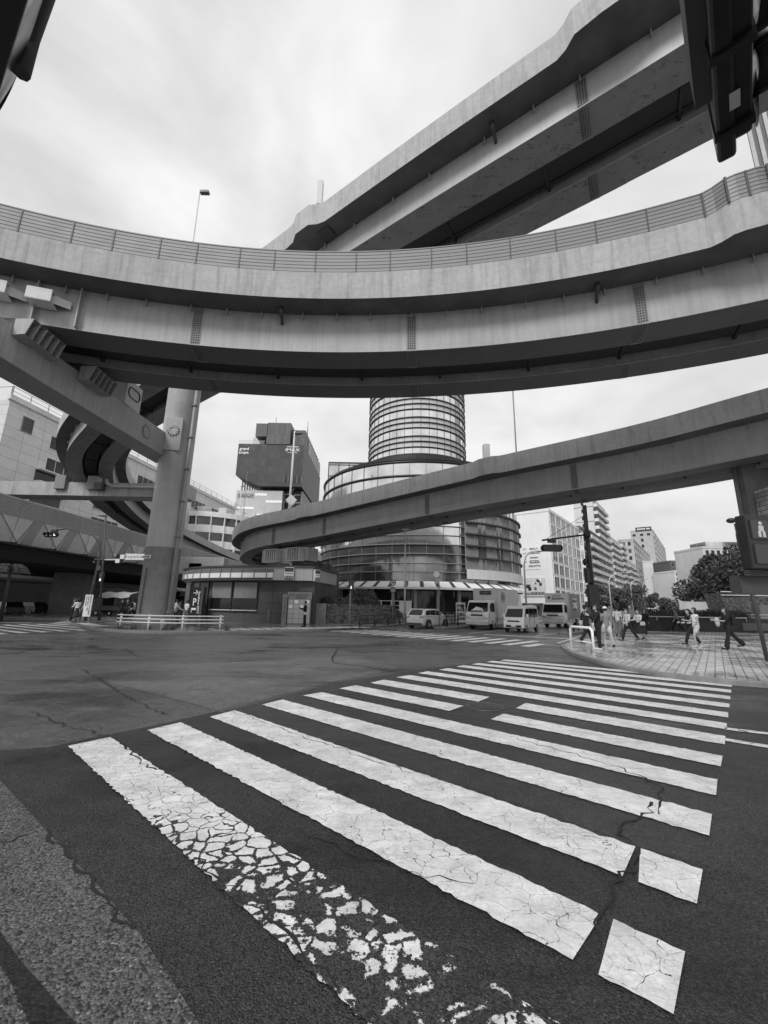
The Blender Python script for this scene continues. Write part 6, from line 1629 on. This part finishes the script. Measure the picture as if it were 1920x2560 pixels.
# signal heads ---------------------------------------------------
def signal_head(parent, Mx, L=1.25, H_=.42, visors=True, lit=-1, back=False, lensmat='lens'):
    """horizontal three-lamp head, lamps face local -y"""
    B = MB(); B.box(-L / 2 + .12, L / 2 - .12, -.06, .09, -H_ / 2, H_ / 2, Mx)
    for s_ in (-1, 1): B.lathe([(H_ / 2, -.06), (H_ / 2, .09)], 16, Mx @ Matrix.Translation((s_ * (L / 2 - .21), 0, 0)) @ Matrix.Rotation(R(-90), 4, 'X')); B.lathe([(.001, .09), (H_ / 2, .09)], 16, Mx @ Matrix.Translation((s_ * (L / 2 - .21), 0, 0)) @ Matrix.Rotation(R(90), 4, 'X')); B.lathe([(.001, .06), (H_ / 2, .06)], 16, Mx @ Matrix.Translation((s_ * (L / 2 - .21), 0, 0)) @ Matrix.Rotation(R(90), 4, 'X'))
    B.build('housing', m('black'), parent, bevel=.012)
    for k in range(3):
        T = Mx @ Matrix.Translation(((k - 1) * .385, -.065, 0)) @ Matrix.Rotation(R(90), 4, 'X')
        B = MB(); B.smooth = True; B.lathe([(.15, 0), (.11, .03), (.05, .045), (.001, .05)], 20, T); ln = B.build('lens', m('lamp') if k == lit else m(lensmat), parent)
        B = MB(); B.smooth = True; a0_, a1_ = (R(-20), R(200))
        # visor: hood open below
        pr = []
        q = 16
        outer = []; 
        for ring_z, rr in ((0, .165), (.24, .165)):
            outer.append([T @ Vector((math.cos(a0_ + (a1_ - a0_) * j / q) * rr, math.sin(a0_ + (a1_ - a0_) * j / q) * rr, ring_z * (.8 + .2 * math.sin(max(0, min(math.pi, a0_ + (a1_ - a0_) * j / q)))))) for j in range(q + 1)])
        inner = [[p + (T.to_3x3() @ Vector((0, 0, 0))) for p in o2] for o2 in outer]
        B.loft([outer[0], outer[1]], False)
        o2 = B.build('visor', m('black'), parent, fix=False); sm_ = o2.modifiers.new('s', 'SOLIDIFY'); sm_.thickness = .008
V2 = Vector((-.785, .62, 0)).normalized()
# near head, top left of view: axis along V2, hanging above the pavement
t = thing('traffic_signal', 'dark traffic signal head close overhead in the top left corner', 'traffic signal', (0, 0, 0))
e0 = at_z(145, 0, 4.62); e1 = at_z(45, 275, 4.62); ax = (e1 - e0).normalized(); nrm_ = Vector((ax.y, -ax.x, 0))   # towards camera side/left
if nrm_.x > 0: nrm_ = -nrm_
cc = e1 + ax * .17 - ax * .53 + nrm_ * .155 + Vector((0, 0, .21))
xl = ax; yl = -nrm_; zl_ = Vector((0, 0, 1))
Mx = Matrix(((xl.x, yl.x, 0, cc.x), (xl.y, yl.y, 0, cc.y), (0, 0, 1, cc.z), (0, 0, 0, 1)))
if Mx.to_3x3().determinant() < 0: xl = -xl; Mx = Matrix(((xl.x, yl.x, 0, cc.x), (xl.y, yl.y, 0, cc.y), (0, 0, 1, cc.z), (0, 0, 0, 1)))
signal_head(t, Mx @ Matrix.Rotation(R(-8), 4, 'X'), 1.35, .42, lensmat='white')
B = MB(); B.tube([Mx @ Vector((-.3, .12, .0)), Mx @ Vector((-.3, .12, .32)), Mx @ Vector((.9, .12, .32)), Mx @ Vector((3.2, .1, .4))], .05, 8); B.build('mounting_arm', m('darkgrey'), t)
# near head, top right
t = thing('traffic_signal', 'dark traffic signal head close overhead in the top right corner with a small sticker', 'traffic signal', (0, 0, 0))
e0 = at_z(1735, 50, 4.62); e1 = at_z(1765, 380, 4.62); ax = (e1 - e0).normalized(); nrm_ = Vector((ax.y, -ax.x, 0))
cc = e1 - ax * .58 + nrm_ * .175 + Vector((0, 0, .22)); xl = ax; yl = -nrm_
Mx = Matrix(((xl.x, yl.x, 0, cc.x), (xl.y, yl.y, 0, cc.y), (0, 0, 1, cc.z), (0, 0, 0, 1)))
if Mx.to_3x3().determinant() < 0: xl = -xl; Mx = Matrix(((xl.x, yl.x, 0, cc.x), (xl.y, yl.y, 0, cc.y), (0, 0, 1, cc.z), (0, 0, 0, 1)))
signal_head(t, Mx, 1.45, .44)
B = MB(); B.box(-.72, .72, .02, .12, -.24, .24, Mx); B.build('back_shell', m('black'), t, bevel=.02)
B = MB(); B.box(-.45, .35, .10, .2, -.1, .3, Mx); B.build('bracket', m('darkgrey'), t)
for x in (-.5, .0, .5): B = MB(); B.box(x - .02, x + .02, -.07, .13, -.26, .25, Mx); B.build('clamp_strap', m('black'), t)
B = MB(); B.box(.25, .36, .0, .05, -.246, -.241, Mx); st_ = B.build('sticker', m('lightgrey'), t)
B = MB(); B.tube([Mx @ Vector((-.2, .16, .2)), Mx @ Vector((-.2, .16, .6)), Mx @ Vector((-3, .2, .7))], .06, 8); B.build('mounting_arm', m('darkgrey'), t)
# black signal pole at the brick corner
bpx, bpy_ = 12.55, 25.3
t = thing('signal_pole', 'tall black signal pole with a guyed arm carrying a signal head seen from behind', 'signal pole', (bpx, bpy_, .12))
B = MB(); B.cyl((0, 0), .19, 0, 1.6, 14, .17); B.cyl((0, 0), .15, 1.6, 7.9, 14, .12); B.build('pole', m('black'), t)
hd = at_y(1378, 1352, bpy_ - .3) - Vector(t.location)
B = MB(); B.tube([(0, 0, 6.05), (hd.x - .55, -.3, hd.z + .02)], .055, 8); B.cyl((0, 0), .2, 5.9, 6.2, 10); B.build('arm', m('black'), t)
B = MB(); B.tube([(0, 0, 7.3), (hd.x - .3, -.3, hd.z + .1)], .012, 4); B.build('guy_wire', m('black'), t)
B = MB(); B.box(hd.x - .2, hd.x + .25, -.42, -.2, hd.z - .12, hd.z + .12); B.build('junction_box', m('black'), t)
Mh = Matrix.Translation((hd.x, -.3, hd.z - .45)) @ Matrix.Rotation(R(180), 4, 'Z'); signal_head(t, Mh, 1.3, .42)
B = MB(); B.box(-.32, -.1, -.2, .2, 3.1, 4.0); B.box(-.3, .3, -.25, .1, 1.7, 3.0); B.build('control_box', m('black'), t, bevel=.04)
B = MB(); B.ball((-.28, 0, 4.35), .2, 10, 8, (.5, 1, 1.1)); B.build('speaker', m('black'), t)
# left signal pole with curved arm + street lamp
lx, ly = slope(218) * 33.5, 33.5
t = thing('signal_pole', 'signal pole with a long curved arm and three-lamp head over the left crossing', 'signal pole', (lx, ly, .14))
hz_ = at_y(130, 1337, 33.5) - Vector(t.location)
B = MB(); B.tube([(0, 0, 0), (.25, 0, 3.2), (.35, 0, 5.3), (.1, 0, 6.2), (-.5, 0, 6.75), (hz_.x + 1.2, 0, hz_.z + .55), (hz_.x, 0, hz_.z + .35)], [.12, .11, .09, .08, .07, .06, .05], 10); B.build('curved_arm', m('darkgrey'), t)
signal_head(t, Matrix.Translation((hz_.x, -.05, hz_.z)) @ Matrix.Rotation(R(-10), 4, 'Z'), 1.25, .42, lit=2)
B = MB(); B.box(hz_.x - .1, hz_.x + .35, -.1, .15, hz_.z + .25, hz_.z + .42); B.build('junction_box', m('darkgrey'), t)
def ped_head(parent, c, az, lit='man', s=1.0, lm='lamp'):
    Mx = Matrix.Translation(c) @ Matrix.Rotation(az, 4, 'Z') @ Matrix.Scale(s, 4)
    B = MB(); B.box(-.19, .19, 0, .16, -.38, .38, Mx); B.build('housing', m('black'), parent, bevel=.02)
    for z, on in ((.17, False), (-.17, True)):
        B = MB(); B.box(-.13, .13, -.02, .0, z - .13, z + .13, Mx); l_ = B.build('lamp_panel', m('darkgrey'), parent)
        if on == (lit == 'man'):
            B = MB(); B.ball((0, -.03, z + .08), .03, 8, 6, (1, .3, 1), Mx); B.box(-.035, .035, -.035, -.022, z - .03, z + .05, Mx); B.box(-.05, -.015, -.035, -.022, z - .11, z - .03, Mx); B.box(.015, .05, -.035, -.022, z - .11, z - .03, Mx); B.build('walking_figure', m(lm), l_)
ped_head(t, Vector((.75, -.1, 3.35)), 0)
B = MB(); B.box(.3, .6, -.1, .1, 3.9, 4.3); B.build('bracket', m('darkgrey'), t)
t = thing('street_lamp', 'slim dark street lamp with flat head beside the curved signal arm on the left', 'street lamp', (lx + .45, ly + 1.0, .14))
tp_ = at_y(265, 1292, ly + 1) - Vector(t.location)
B = MB(); B.tube([(0, 0, 0), (tp_.x, 0, tp_.z)], [.1, .05], 8); B.build('pole', m('darkgrey'), t); B = MB(); B.ball((tp_.x - .25, 0, tp_.z + .1), .4, 10, 6, (1.2, .45, .22)); B.build('lamp_head', m('midgrey'), t)
# signal across, right of lamp
t = thing('overhead_sign', 'overhead sign bar with checker plate and white street name board, left of the round pier', 'sign', (slope(335) * 38, 38, 0))
B = MB(); za = at_y(300, 1398, 38).z; B.tube([(0.6, 0, .1), (.6, 0, za + .3)], .12, 8); B.tube([(.6, 0, za), (-4.2, 0, za - .1)], .08, 8); B.tube([(.6, 0, za + .35), (-2.5, 0, za + .35)], .04, 6); B.build('gantry', m('lightgrey'), t)
B = MB(); B.box(-1.35, .35, -.15, -.1, za - .05, za + .5); sb = B.build('name_board', m('white'), t); text(sb, 'サンシャイン前', .27, facing(-.5, -.17, za + .22), m('black'), .005)
B = MB(); B.box(-2.2, -1.45, -.15, -.1, za - .35, za + .4); ck = B.build('checker_plate', m('white'), t); B = MB(); B.box(-2.2, -1.83, -.16, -.14, za + .02, za + .4); B.box(-1.82, -1.45, -.16, -.14, za - .35, za + .01); B.build('dark_squares', m('black'), ck)
signal_head(t, Matrix.Translation((-3.7, -.1, za - .25)), 1.2, .4)
# speed sign, bus stop sign, ped light
def post_sign(name, label, px, Y, ztop, cat='sign', r=.04): 
    t = thing(name, label, cat, (slope(px) * Y, Y, .14)); B = MB(); B.cyl((0, 0), r, 0, ztop, 8); B.build('post', m('midgrey'), t); return t
t = post_sign('speed_sign', 'round 40 speed sign above a second round sign in front of the stone wall', 982, 38.3, 3.9)
for z, tx in ((3.6, '40'), (2.95, '')):
    B = MB(); B.lathe([(.001, 0), (.27, 0), (.27, .03), (.001, .03)], 24, Matrix.Translation((0, -.06, z)) @ Matrix.Rotation(R(90), 4, 'X')); d = B.build('sign_disc', m('darkgrey'), t)
    B = MB(); B.lathe([(.001, .031), (.19, .031), (.19, .038), (.001, .038)], 24, Matrix.Translation((0, -.06, z)) @ Matrix.Rotation(R(90), 4, 'X')); B.build('sign_face', m('lightgrey') if tx else m('midgrey'), d)
    if tx: text(d, tx, .26, facing(0, -.11, z), m('black'), .004, bold=.01)
t = post_sign('bus_stop_sign', 'round white bus stop style sign on a dark pole right of the white car', 1098, 33.6, 4.1)
B = MB(); B.lathe([(.001, 0), (.24, 0), (.24, .04), (.001, .04)], 24, Matrix.Translation((-.2, -.06, 4.05)) @ Matrix.Rotation(R(90), 4, 'X')); B.build('sign_disc', m('white'), t)
B = MB(); B.box(-.28, .05, -.08, -.04, 3.35, 3.72); b_ = B.build('plate', m('lightgrey'), t); text(b_, 'P', .25, facing(-.12, -.09, 3.53), m('black'), .003)
t = post_sign('pedestrian_signal', 'pedestrian signal with lit walking figure in front of the stone wall', 875, 31.5, 3.3, 'pedestrian signal', .06); ped_head(t, Vector((.05, -.18, 3.0)), 0)
# pedestrian signal close on the right
t = thing('pedestrian_signal', 'large dark pedestrian signal box cut by the right edge of the view', 'pedestrian signal', (slope(1925) * 6.2, 6.2, .12))
c = at_y(1915, 1352, 6.0) - Vector(t.location)
ped_head(t, Vector((c.x + .02, -.1, c.z)), R(6), 'stop', 1.08, 'lightgrey')
B = MB(); B.box(c.x - .25, c.x + .4, -.02, .06, c.z - .47, c.z - .42); B.build('bracket', m('black'), t)
B = MB(); B.box(c.x - .22, c.x + .4, .1, .3, c.z - .75, c.z - .48); B.build('lower_box', m('darkgrey'), t)
B = MB(); B.cyl((.62, .1), .06, 0, 3.4, 10); B.build('pole', m('darkgrey'), t)
# camera pole in front of pier
t = thing('camera_pole', 'dark pole with round black head and small box beside the square pier', 'pole', (slope(1868) * 14, 14, .12))
z1 = at_y(1853, 1302, 14).z - .12
B = MB(); B.tube([(.35, 0, 0), (.1, 0, z1 - .1)], .06, 8); B.build('pole', m('darkgrey'), t); B = MB(); B.ball((-.05, 0, z1), .13, 10, 8, (1.1, 1, .7)); B.build('round_head', m('black'), t)
B = MB(); B.obox((.12, -.08, z1 - .7), (.2, .16, .5)); B.build('control_box', m('darkgrey'), t)
# leaning notice board left
t = thing('notice_board', 'upright white notice board with vertical writing beside the left crossing', 'sign', (slope(218) * 30.8 - .0, 30.8, .14), R(-8)); t.location = (slope(219) * 30.8, 30.8, .14)
B = MB(); B.box(-.30, .30, 0, .06, .42, 1.95); bd = B.build('board', m('white'), t); B = MB(); B.box(-.28, -.22, 0, .05, 0, .42); B.build('leg', m('midgrey'), t); B = MB(); B.box(.22, .28, 0, .05, 0, .42); B.build('leg', m('midgrey'), t)
for k, col in enumerate(('横断歩道では歩行者優先', '自転車は降りて通行', '交通安全池袋')):
    for j, ch in enumerate(col): text(bd, ch, .12, facing(.17 - k * .17, -.01, 1.84 - j * .125), m('black'), .003)
# lamp posts around
def lamp_post(label, base, top, reach, group=None, r=.09, curved=True, mat='lightgrey'):
    t = thing('lamp_post', label, 'street lamp', base, 0, group); H_ = top
    B = MB()
    if curved: B.tube([(0, 0, 0), (0, 0, H_ - 1.3), (reach * .12, 0, H_ - .5), (reach * .45, 0, H_), (reach, 0, H_ + .1)], [r, r * .8, r * .7, r * .5, r * .4], 8)
    else: B.tube([(0, 0, 0), (0, 0, H_), (reach, 0, H_)], [r, r * .6, r * .5], 8)
    B.build('pole', m(mat), t); B = MB(); B.ball((reach, 0, H_ + .08), .3, 10, 6, (1.3, .5, .3)); B.build('lamp_head', m(mat), t); return t
Y = 40; lamp_post('pale curved lamp post between the large truck and the minivan', (slope(1316) * Y, Y, .14), at_y(1330, 1383, Y).z, 1.6)
Y = 52; lamp_post('pale lamp post rising in front of the glazed podium, left of the speed sign', (slope(1012) * 37, 37, .14), at_y(1012, 1330, 37).z, .05, r=.10, curved=False)
for k, (px, Y, yt) in enumerate(((1528, 62, 1435), (1582, 78, 1450), (1611, 95, 1455))):
    lamp_post('curved lamp post on the avenue, ' + ['nearest and tallest', 'middle', 'farthest'][k] + ' of the three beyond the black pole', (slope(px) * Y, Y, .14), at_y(px, yt, Y).z, 3.0, 'lamp posts along the avenue')
# tall lamps on the viaducts
q = at_y(484, 603, 21.5); t = thing('viaduct_lamp', 'slender lamp mast rising from the curved viaduct against the sky', 'street lamp', (q.x, q.y, 16.2)); tp_ = at_y(500, 478, 21.5) - Vector(t.location)
B = MB(); B.tube([(0, 0, 0), (tp_.x * .95, 0, tp_.z)], [.06, .035], 8); B.build('mast', m('lightgrey'), t); B = MB(); B.obox((tp_.x + .32, 0, tp_.z - .1), (.55, .25, .16)); B.tube([(tp_.x * .95, 0, tp_.z), (tp_.x + .3, 0, tp_.z)], .03, 6); B.build('lamp_head', m('darkgrey'), t)
q = at_y(722, 1285, 44.5); t = thing('viaduct_lamp', 'tall lamp mast on the descending viaduct in front of the cinema tower', 'street lamp', (q.x, q.y, 9.2)); tp_ = at_y(737, 1078, 44.5) - Vector(t.location)
B = MB(); B.tube([(0, 0, 0), (tp_.x, 0, tp_.z)], [.14, .10], 8); B.build('mast', m('lightgrey'), t); B = MB(); B.ball((tp_.x + .45, 0, tp_.z - .3), .42, 10, 6, (1.2, .5, .4)); B.build('lamp_head', m('darkgrey'), t)
q = at_y(728, 1250, 44.3); B = MB(); a = q - Vector(t.location); B.obox(a, (.9, .06, .9), 0, Matrix.Rotation(R(45), 4, 'Y')); B.build('warning_board', m('lightgrey'), t)
q = at_y(1291, 1133, 34); t = thing('flag_mast', 'thin tall mast on the descending viaduct reaching the curved viaduct', 'mast', (q.x, q.y, 12)); tp_ = at_y(1281, 960, 34) - Vector(t.location)
B = MB(); B.tube([(0, 0, 0), (tp_.x, 0, tp_.z)], [.06, .06], 6); tag(t, t['label'], 'mast'); B.build('mast', m('midgrey'), t)
q = at_y(600, 1260, 60); t = thing('viaduct_lamp', 'thin lamp mast left of the cinema tower lettering, behind the curling ramp', 'street lamp', (slope(592) * 60, 60, 8)); tp_ = at_y(602, 1215, 60) - Vector(t.location)
B = MB(); B.tube([(0, 0, 0), (tp_.x, 0, tp_.z)], [.1, .07], 6); B.build('mast', m('lightgrey'), t); B = MB(); B.ball((tp_.x + .4, 0, tp_.z), .3, 8, 6, (1.4, .5, .3)); B.build('lamp_head', m('midgrey'), t)
# emergency cabinets on the parapets
for px, py, Y, nm, pyt in ((1217, 1166, 31.5, 'grey upright cabinet standing on the descending viaduct bulge', 1112), (798, 523, 19.6, 'pale upright cabinet standing on the high viaduct bulge', 455)):
    q = at_y(px, py, Y); tz = at_y(px, pyt, Y).z; w = 15 / FPX * Y * .55
    t = thing('parapet_cabinet', nm, 'cabinet', q); B = MB(); B.box(-w, w, -w, w, .12 * (tz - q.z), tz - q.z); B.build('cabinet', m('lightgrey'), t, bevel=.02); B = MB(); B.box(-w * .8, w * .8, -w * .8, w * .8, -.1, .12 * (tz - q.z)); B.build('plinth', m('midgrey'), t)
# vending / sign cabinet near tower
q = at_z(1152, 1545, .14); t = thing('poster_stand', 'white notice cabinet with small panels left of the large truck', 'sign', (slope(1152) * 42, 42, .14)); B = MB(); B.box(-.45, .45, 0, .3, .1, 2.0); c = B.build('cabinet', m('white'), t)
for i in range(3):
    for j in range(4): B = MB(); B.box(-.38 + i * .27, -.38 + i * .27 + .2, -.02, 0, .35 + j * .4, .35 + j * .4 + .26); B.build('leaflet', m('midgrey') if (i + j) % 2 else m('darkgrey'), c)
# white fence behind stone wall
t = thing('white_fence', 'white rail fence behind the stone wall in front of the round tower', 'fence', (0, 44, .14)); B = MB()
x0, x1 = slope(878) * 43, slope(1028) * 43
for k in range(7): x = x0 + (x1 - x0) * k / 6; B.box(x - .04, x + .04, -1.04, -.96, 0, 2.1)
for z in (2.05, 1.6, 1.2, .8): B.box(x0, x1, -1.03, -.97, z - .03, z + .03)
B.box(slope(998) * 43, x1, -1.0, -.98, .5, 2.05); B.build('rails', m('white'), t)
# hydrant-like small post near pier
t = thing('fire_hydrant', 'small pale weathered hydrant by the guard rail at the pier foot', 'hydrant', (slope(412) * 24.9, 24.9, .14)); B = MB(); B.smooth = True; B.lathe([(.13, 0), (.1, .06), (.09, .38), (.13, .42), (.11, .5), (.03, .56), (.001, .56)], 14); B.obox((.13, 0, .3), (.12, .1, .1)); B.build('barrel', m('dirtywhite'), t)
t = thing('standpipe', 'thin standpipe post against the store wall', 'pipe', (slope(672) * 32.6, 32.6, .14)); B = MB(); B.tube([(0, 0, 0), (.02, 0, .95)], .03, 6); B.ball((.02, 0, 1.0), .06, 8, 6); B.build('pipe', m('midgrey'), t)

# ================================================================ PLANTS
def leaf_mesh(name, n, shape, ls, mat, seed=1, flat=.6):
    rnd = random.Random(seed); vs = []; fs = []
    for _ in range(n):
        c = shape(rnd)
        a = Vector((rnd.gauss(0, 1), rnd.gauss(0, 1), rnd.gauss(0, 1) * flat)).normalized(); b = a.orthogonal().normalized(); q = rnd.uniform(.6, 1.3) * ls
        b = (Matrix.Rotation(rnd.uniform(0, 6.28), 3, a) @ b)
        k = len(vs); vs += [c - b * q * .9, c + a * q * .0 + b.cross(a) * q * .45, c + b * q * .9, c - b.cross(a) * q * .45]
        fs.append((k, k + 1, k + 2, k + 3))
    me = bpy.data.meshes.new(name); me.from_pydata([tuple(v) for v in vs], [], fs); me.materials.append(mat); me.update(); return me
def tree(name, label, loc, h, cr, ch, seed, n=5000, ls=.22, mat='foliage', group=None, blobs=12, trunk=None, zc=.5):
    t = thing(name, label, 'tree', loc, 0, group); rnd = random.Random(seed)
    cl = []
    for _ in range(blobs):
        a = rnd.uniform(0, 6.28); rr = cr * math.sqrt(rnd.random()) * .8; z = h - ch + ch * rnd.uniform(.08, .92); sh = math.sin(math.pi * min(.98, max(.1, (z - (h - ch)) / ch))) ** .6
        cl.append((Vector((math.cos(a) * rr * sh, math.sin(a) * rr * sh, z)), cr * rnd.uniform(.22, .42)))
    B = MB(); tr = trunk or cr * .07
    B.tube([(0, 0, 0), (rnd.uniform(-.1, .1), 0, h - ch), (rnd.uniform(-.2, .2), .1, h - ch * .5)], [tr, tr * .7, tr * .3], 8)
    for c, r_ in cl[:8]: B.tube([(0, 0, h - ch * .95), c * .5 + Vector((0, 0, (h - ch) * .5)), c], [tr * .4, tr * .25, tr * .08], 5)
    B.build('trunk', m('bark'), t)
    def sh_(r2):
        c, r_ = r2.choice(cl); d = Vector((r2.gauss(0, 1), r2.gauss(0, 1), r2.gauss(0, 1))).normalized(); return c + d * r_ * (r2.random() ** .35) * Vector((1, 1, .8)).length / 1.6
    me = leaf_mesh('crown', n, sh_, ls, m(mat), seed); o = bpy.data.objects.new('crown', me); COL.objects.link(o); o.parent = t
    return t
tree('large_tree', 'largest dark evergreen tree on the right above the brick wall', (slope(1812) * 62, 62, 0), at_y(1812, 1400, 62).z, 5.6, 9.0, 3, 26000, .30, 'foliage_d', blobs=34)
tree('large_tree', 'dark evergreen tree at the far right beside the square pier', (slope(1872) * 58, 58, 0), at_y(1872, 1380, 58).z, 5.5, 9.5, 5, 18000, .30, 'foliage_d', blobs=26)
tree('large_tree', 'smaller dark tree leaning left of the largest evergreen', (slope(1764) * 66, 66, 0), at_y(1764, 1450, 66).z, 2.5, 5.8, 8, 9000, .28, 'foliage_d', blobs=16)
for k, (px, Y, yt, cr_) in enumerate(((1502, 66, 1470, 2.6), (1548, 74, 1480, 2.4), (1588, 80, 1472, 3.4), (1625, 96, 1482, 2.6), (1668, 105, 1500, 2.6), (1700, 120, 1510, 2.2))):
    h = at_y(px, yt, Y).z
    tree('street_tree', ['small street tree just right of the black pole', 'thin street tree second from the black pole', 'fullest street tree in the middle of the avenue row', 'street tree fourth from the black pole', 'rounded street tree in front of the white apartments', 'last street tree before the site fence'][k], (slope(px) * Y, Y, .1), h, cr_, h * .62, 20 + k, 3500, .2, 'foliage', 'street trees along the avenue', 12, .12)
def bush(name, label, c, sx, sy, sz, n, ls, mat, seed, cat='shrub', rz=0, boxy=False):
    def sh_(r2):
        if boxy: 
            p = Vector((r2.uniform(-sx, sx), r2.uniform(-sy, sy), r2.uniform(0, sz) ** 1)); 
            p.z *= 1 + .12 * math.sin(p.x * 3 + p.y * 2); return p
        d = Vector((r2.gauss(0, 1), r2.gauss(0, 1), abs(r2.gauss(0, 1)))).normalized() * r2.random() ** .3 * (1 + .15 * math.sin(r2.random() * 20)); return Vector((d.x * sx, d.y * sy, d.z * sz))
    t = thing(name, label, cat, c, rz); me = leaf_mesh('leaves', n, sh_, ls, m(mat), seed); o = bpy.data.objects.new('leaves', me); COL.objects.link(o); o.parent = t
    B = MB(); 
    for k in range(5): B.tube([(sx * (k - 2) * .35, 0, 0), (sx * (k - 2) * .42, 0, sz * .6)], .03, 5)
    B.build('stems', m('bark'), t)
    return t
bush('hedge', 'clipped hedge on the planter wall behind the pale handrail', (25.3, 34.3, 1.1), 4.0, .5, .62, 9000, .07, 'foliage_d', 31, 'hedge', 0, True)
bush('shrub', 'dense clipped shrub on the stone wall beside the round tower', (-1.8, 38.4, 1.7), 1.5, 1.0, 1.35, 7000, .08, 'foliage_d', 33)
bush('shrub', 'low spreading conifer shrub left of the dense one on the stone wall', (-4.2, 37.2, 1.7), 1.5, .9, .7, 4000, .08, 'foliage_d', 34)
bush('shrub', 'shrub behind the bicycles by the stone wall end', (.9, 41.5, .6), 1.2, .7, .8, 2500, .07, 'foliage', 35)
bush('shrub', 'dark bush at the foot of the large trees behind the brick wall', (slope(1785) * 52, 52, .1), 4.2, 2.2, 3.0, 14000, .16, 'foliage_d', 36)
bush('flower_bush', 'potted dark bush behind the pedestrians on the plaza', (slope(1778) * 34.4, 34.4, 1.1), .9, .4, .75, 1500, .07, 'foliage_d', 38)
# weeds along the pier kerb
def weeds(label, cs, seed):
    rnd = random.Random(seed); vs = []; fs = []
    for c in cs:
        for _ in range(60):
            a = rnd.uniform(0, 6.28); l_ = rnd.uniform(.08, .38); w = .012; b0 = Vector((c[0] + rnd.gauss(0, .12), c[1] + rnd.gauss(0, .12), 0)); tip = b0 + Vector((math.cos(a) * l_ * .5, math.sin(a) * l_ * .5, l_)); s_ = Vector((-math.sin(a), math.cos(a), 0)) * w
            k = len(vs); vs += [b0 - s_, b0 + s_, tip]; fs.append((k, k + 1, k + 2))
    me = bpy.data.meshes.new('weeds'); me.from_pydata([tuple(v) for v in vs], [], fs); me.materials.append(m('foliage')); o = bpy.data.objects.new('weeds', me); COL.objects.link(o); o.location = (0, 0, .14)
    o['label'] = label; o['category'] = 'weeds'; o['kind'] = 'stuff'
weeds('tufts of weeds at the foot of the pier guard rail', [(-15.0, 24.7), (-14.2, 24.6), (-13.1, 24.3), (-12.2, 24.3), (-11.8, 24.4), (-9.4, 24.8), (-8.9, 24.9)], 4)
# palm-like plant far left
t = thing('palm', 'small palm with drooping fronds at the far left edge under the low viaduct', 'tree', (slope(8) * 33, 33, 0)); hh = at_y(10, 1400, 33).z
B = MB(); B.tube([(0, 0, 0), (0, 0, hh - .6)], [.14, .1], 8); B.build('trunk', m('bark'), t); rnd = random.Random(2); B = MB()
for k in range(16):
    a = k * 2.399; l_ = 1.3; P_ = [Vector((math.cos(a) * l_ * f, math.sin(a) * l_ * f, hh - .6 + .6 * math.sin(f * 2.2) - f * f * .9)) for f in (0, .25, .5, .75, 1)]
    for p, q in zip(P_, P_[1:]):
        s_ = Vector((-math.sin(a), math.cos(a), 0))
        for j in range(5):
            b0 = p.lerp(q, j / 5); B.add([b0, b0 + s_ * .28 + Vector((0, 0, -.16)), b0 + (q - p) * .15], [(0, 1, 2)]); B.add([b0, b0 - s_ * .28 + Vector((0, 0, -.16)), b0 + (q - p) * .15], [(0, 1, 2)])
B.build('fronds', m('foliage'), t, fix=False)

# ================================================================ LIGHT
w = bpy.data.worlds.new('World'); SC.world = w; w.use_nodes = True; nt = w.node_tree; N = nt.nodes; Lk = nt.links
bg = N['Background']
sky = N.new('ShaderNodeTexSky'); sky.sky_type = 'NISHITA'; sky.sun_disc = False; sky.sun_elevation = R(52); sky.sun_rotation = R(215); sky.air_density = 2.5; sky.dust_density = 6
bw_ = N.new('ShaderNodeRGBToBW'); Lk.new(sky.outputs[0], bw_.inputs[0])
tc = N.new('ShaderNodeTexCoord'); mp = N.new('ShaderNodeMapping'); Lk.new(tc.outputs['Generated'], mp.inputs[0]); mp.inputs['Scale'].default_value = (1.0, 1.0, 1.9); mp.inputs['Rotation'].default_value = (.2, .3, .5)
n1 = N.new('ShaderNodeTexNoise'); n1.inputs['Scale'].default_value = 2.7; n1.inputs['Detail'].default_value = 6; n1.inputs['Roughness'].default_value = .5; n1.inputs['Distortion'].default_value = .3; Lk.new(mp.outputs[0], n1.inputs['Vector'])
mr = N.new('ShaderNodeMapRange'); mr.inputs['From Min'].default_value = .34; mr.inputs['From Max'].default_value = .64; mr.inputs['To Min'].default_value = 4.7; mr.inputs['To Max'].default_value = 6.8; Lk.new(n1.outputs['Fac'], mr.inputs[0])
mx = N.new('ShaderNodeMix'); mx.data_type = 'FLOAT'; mx.inputs[0].default_value = .93; Lk.new(bw_.outputs[0], mx.inputs[2]); Lk.new(mr.outputs[0], mx.inputs[3])
Lk.new(mx.outputs[0], bg.inputs['Color']); bg.inputs['Strength'].default_value = .105
sun = bpy.data.lights.new('sun', 'SUN'); sun.energy = 1.5; sun.angle = R(18); sun.color = (1, 1, 1)
so = bpy.data.objects.new('sun', sun); COL.objects.link(so); so.rotation_euler = (R(46), 0, R(-30))
SC.cycles.use_denoising = True if hasattr(SC.cycles, 'use_denoising') else None
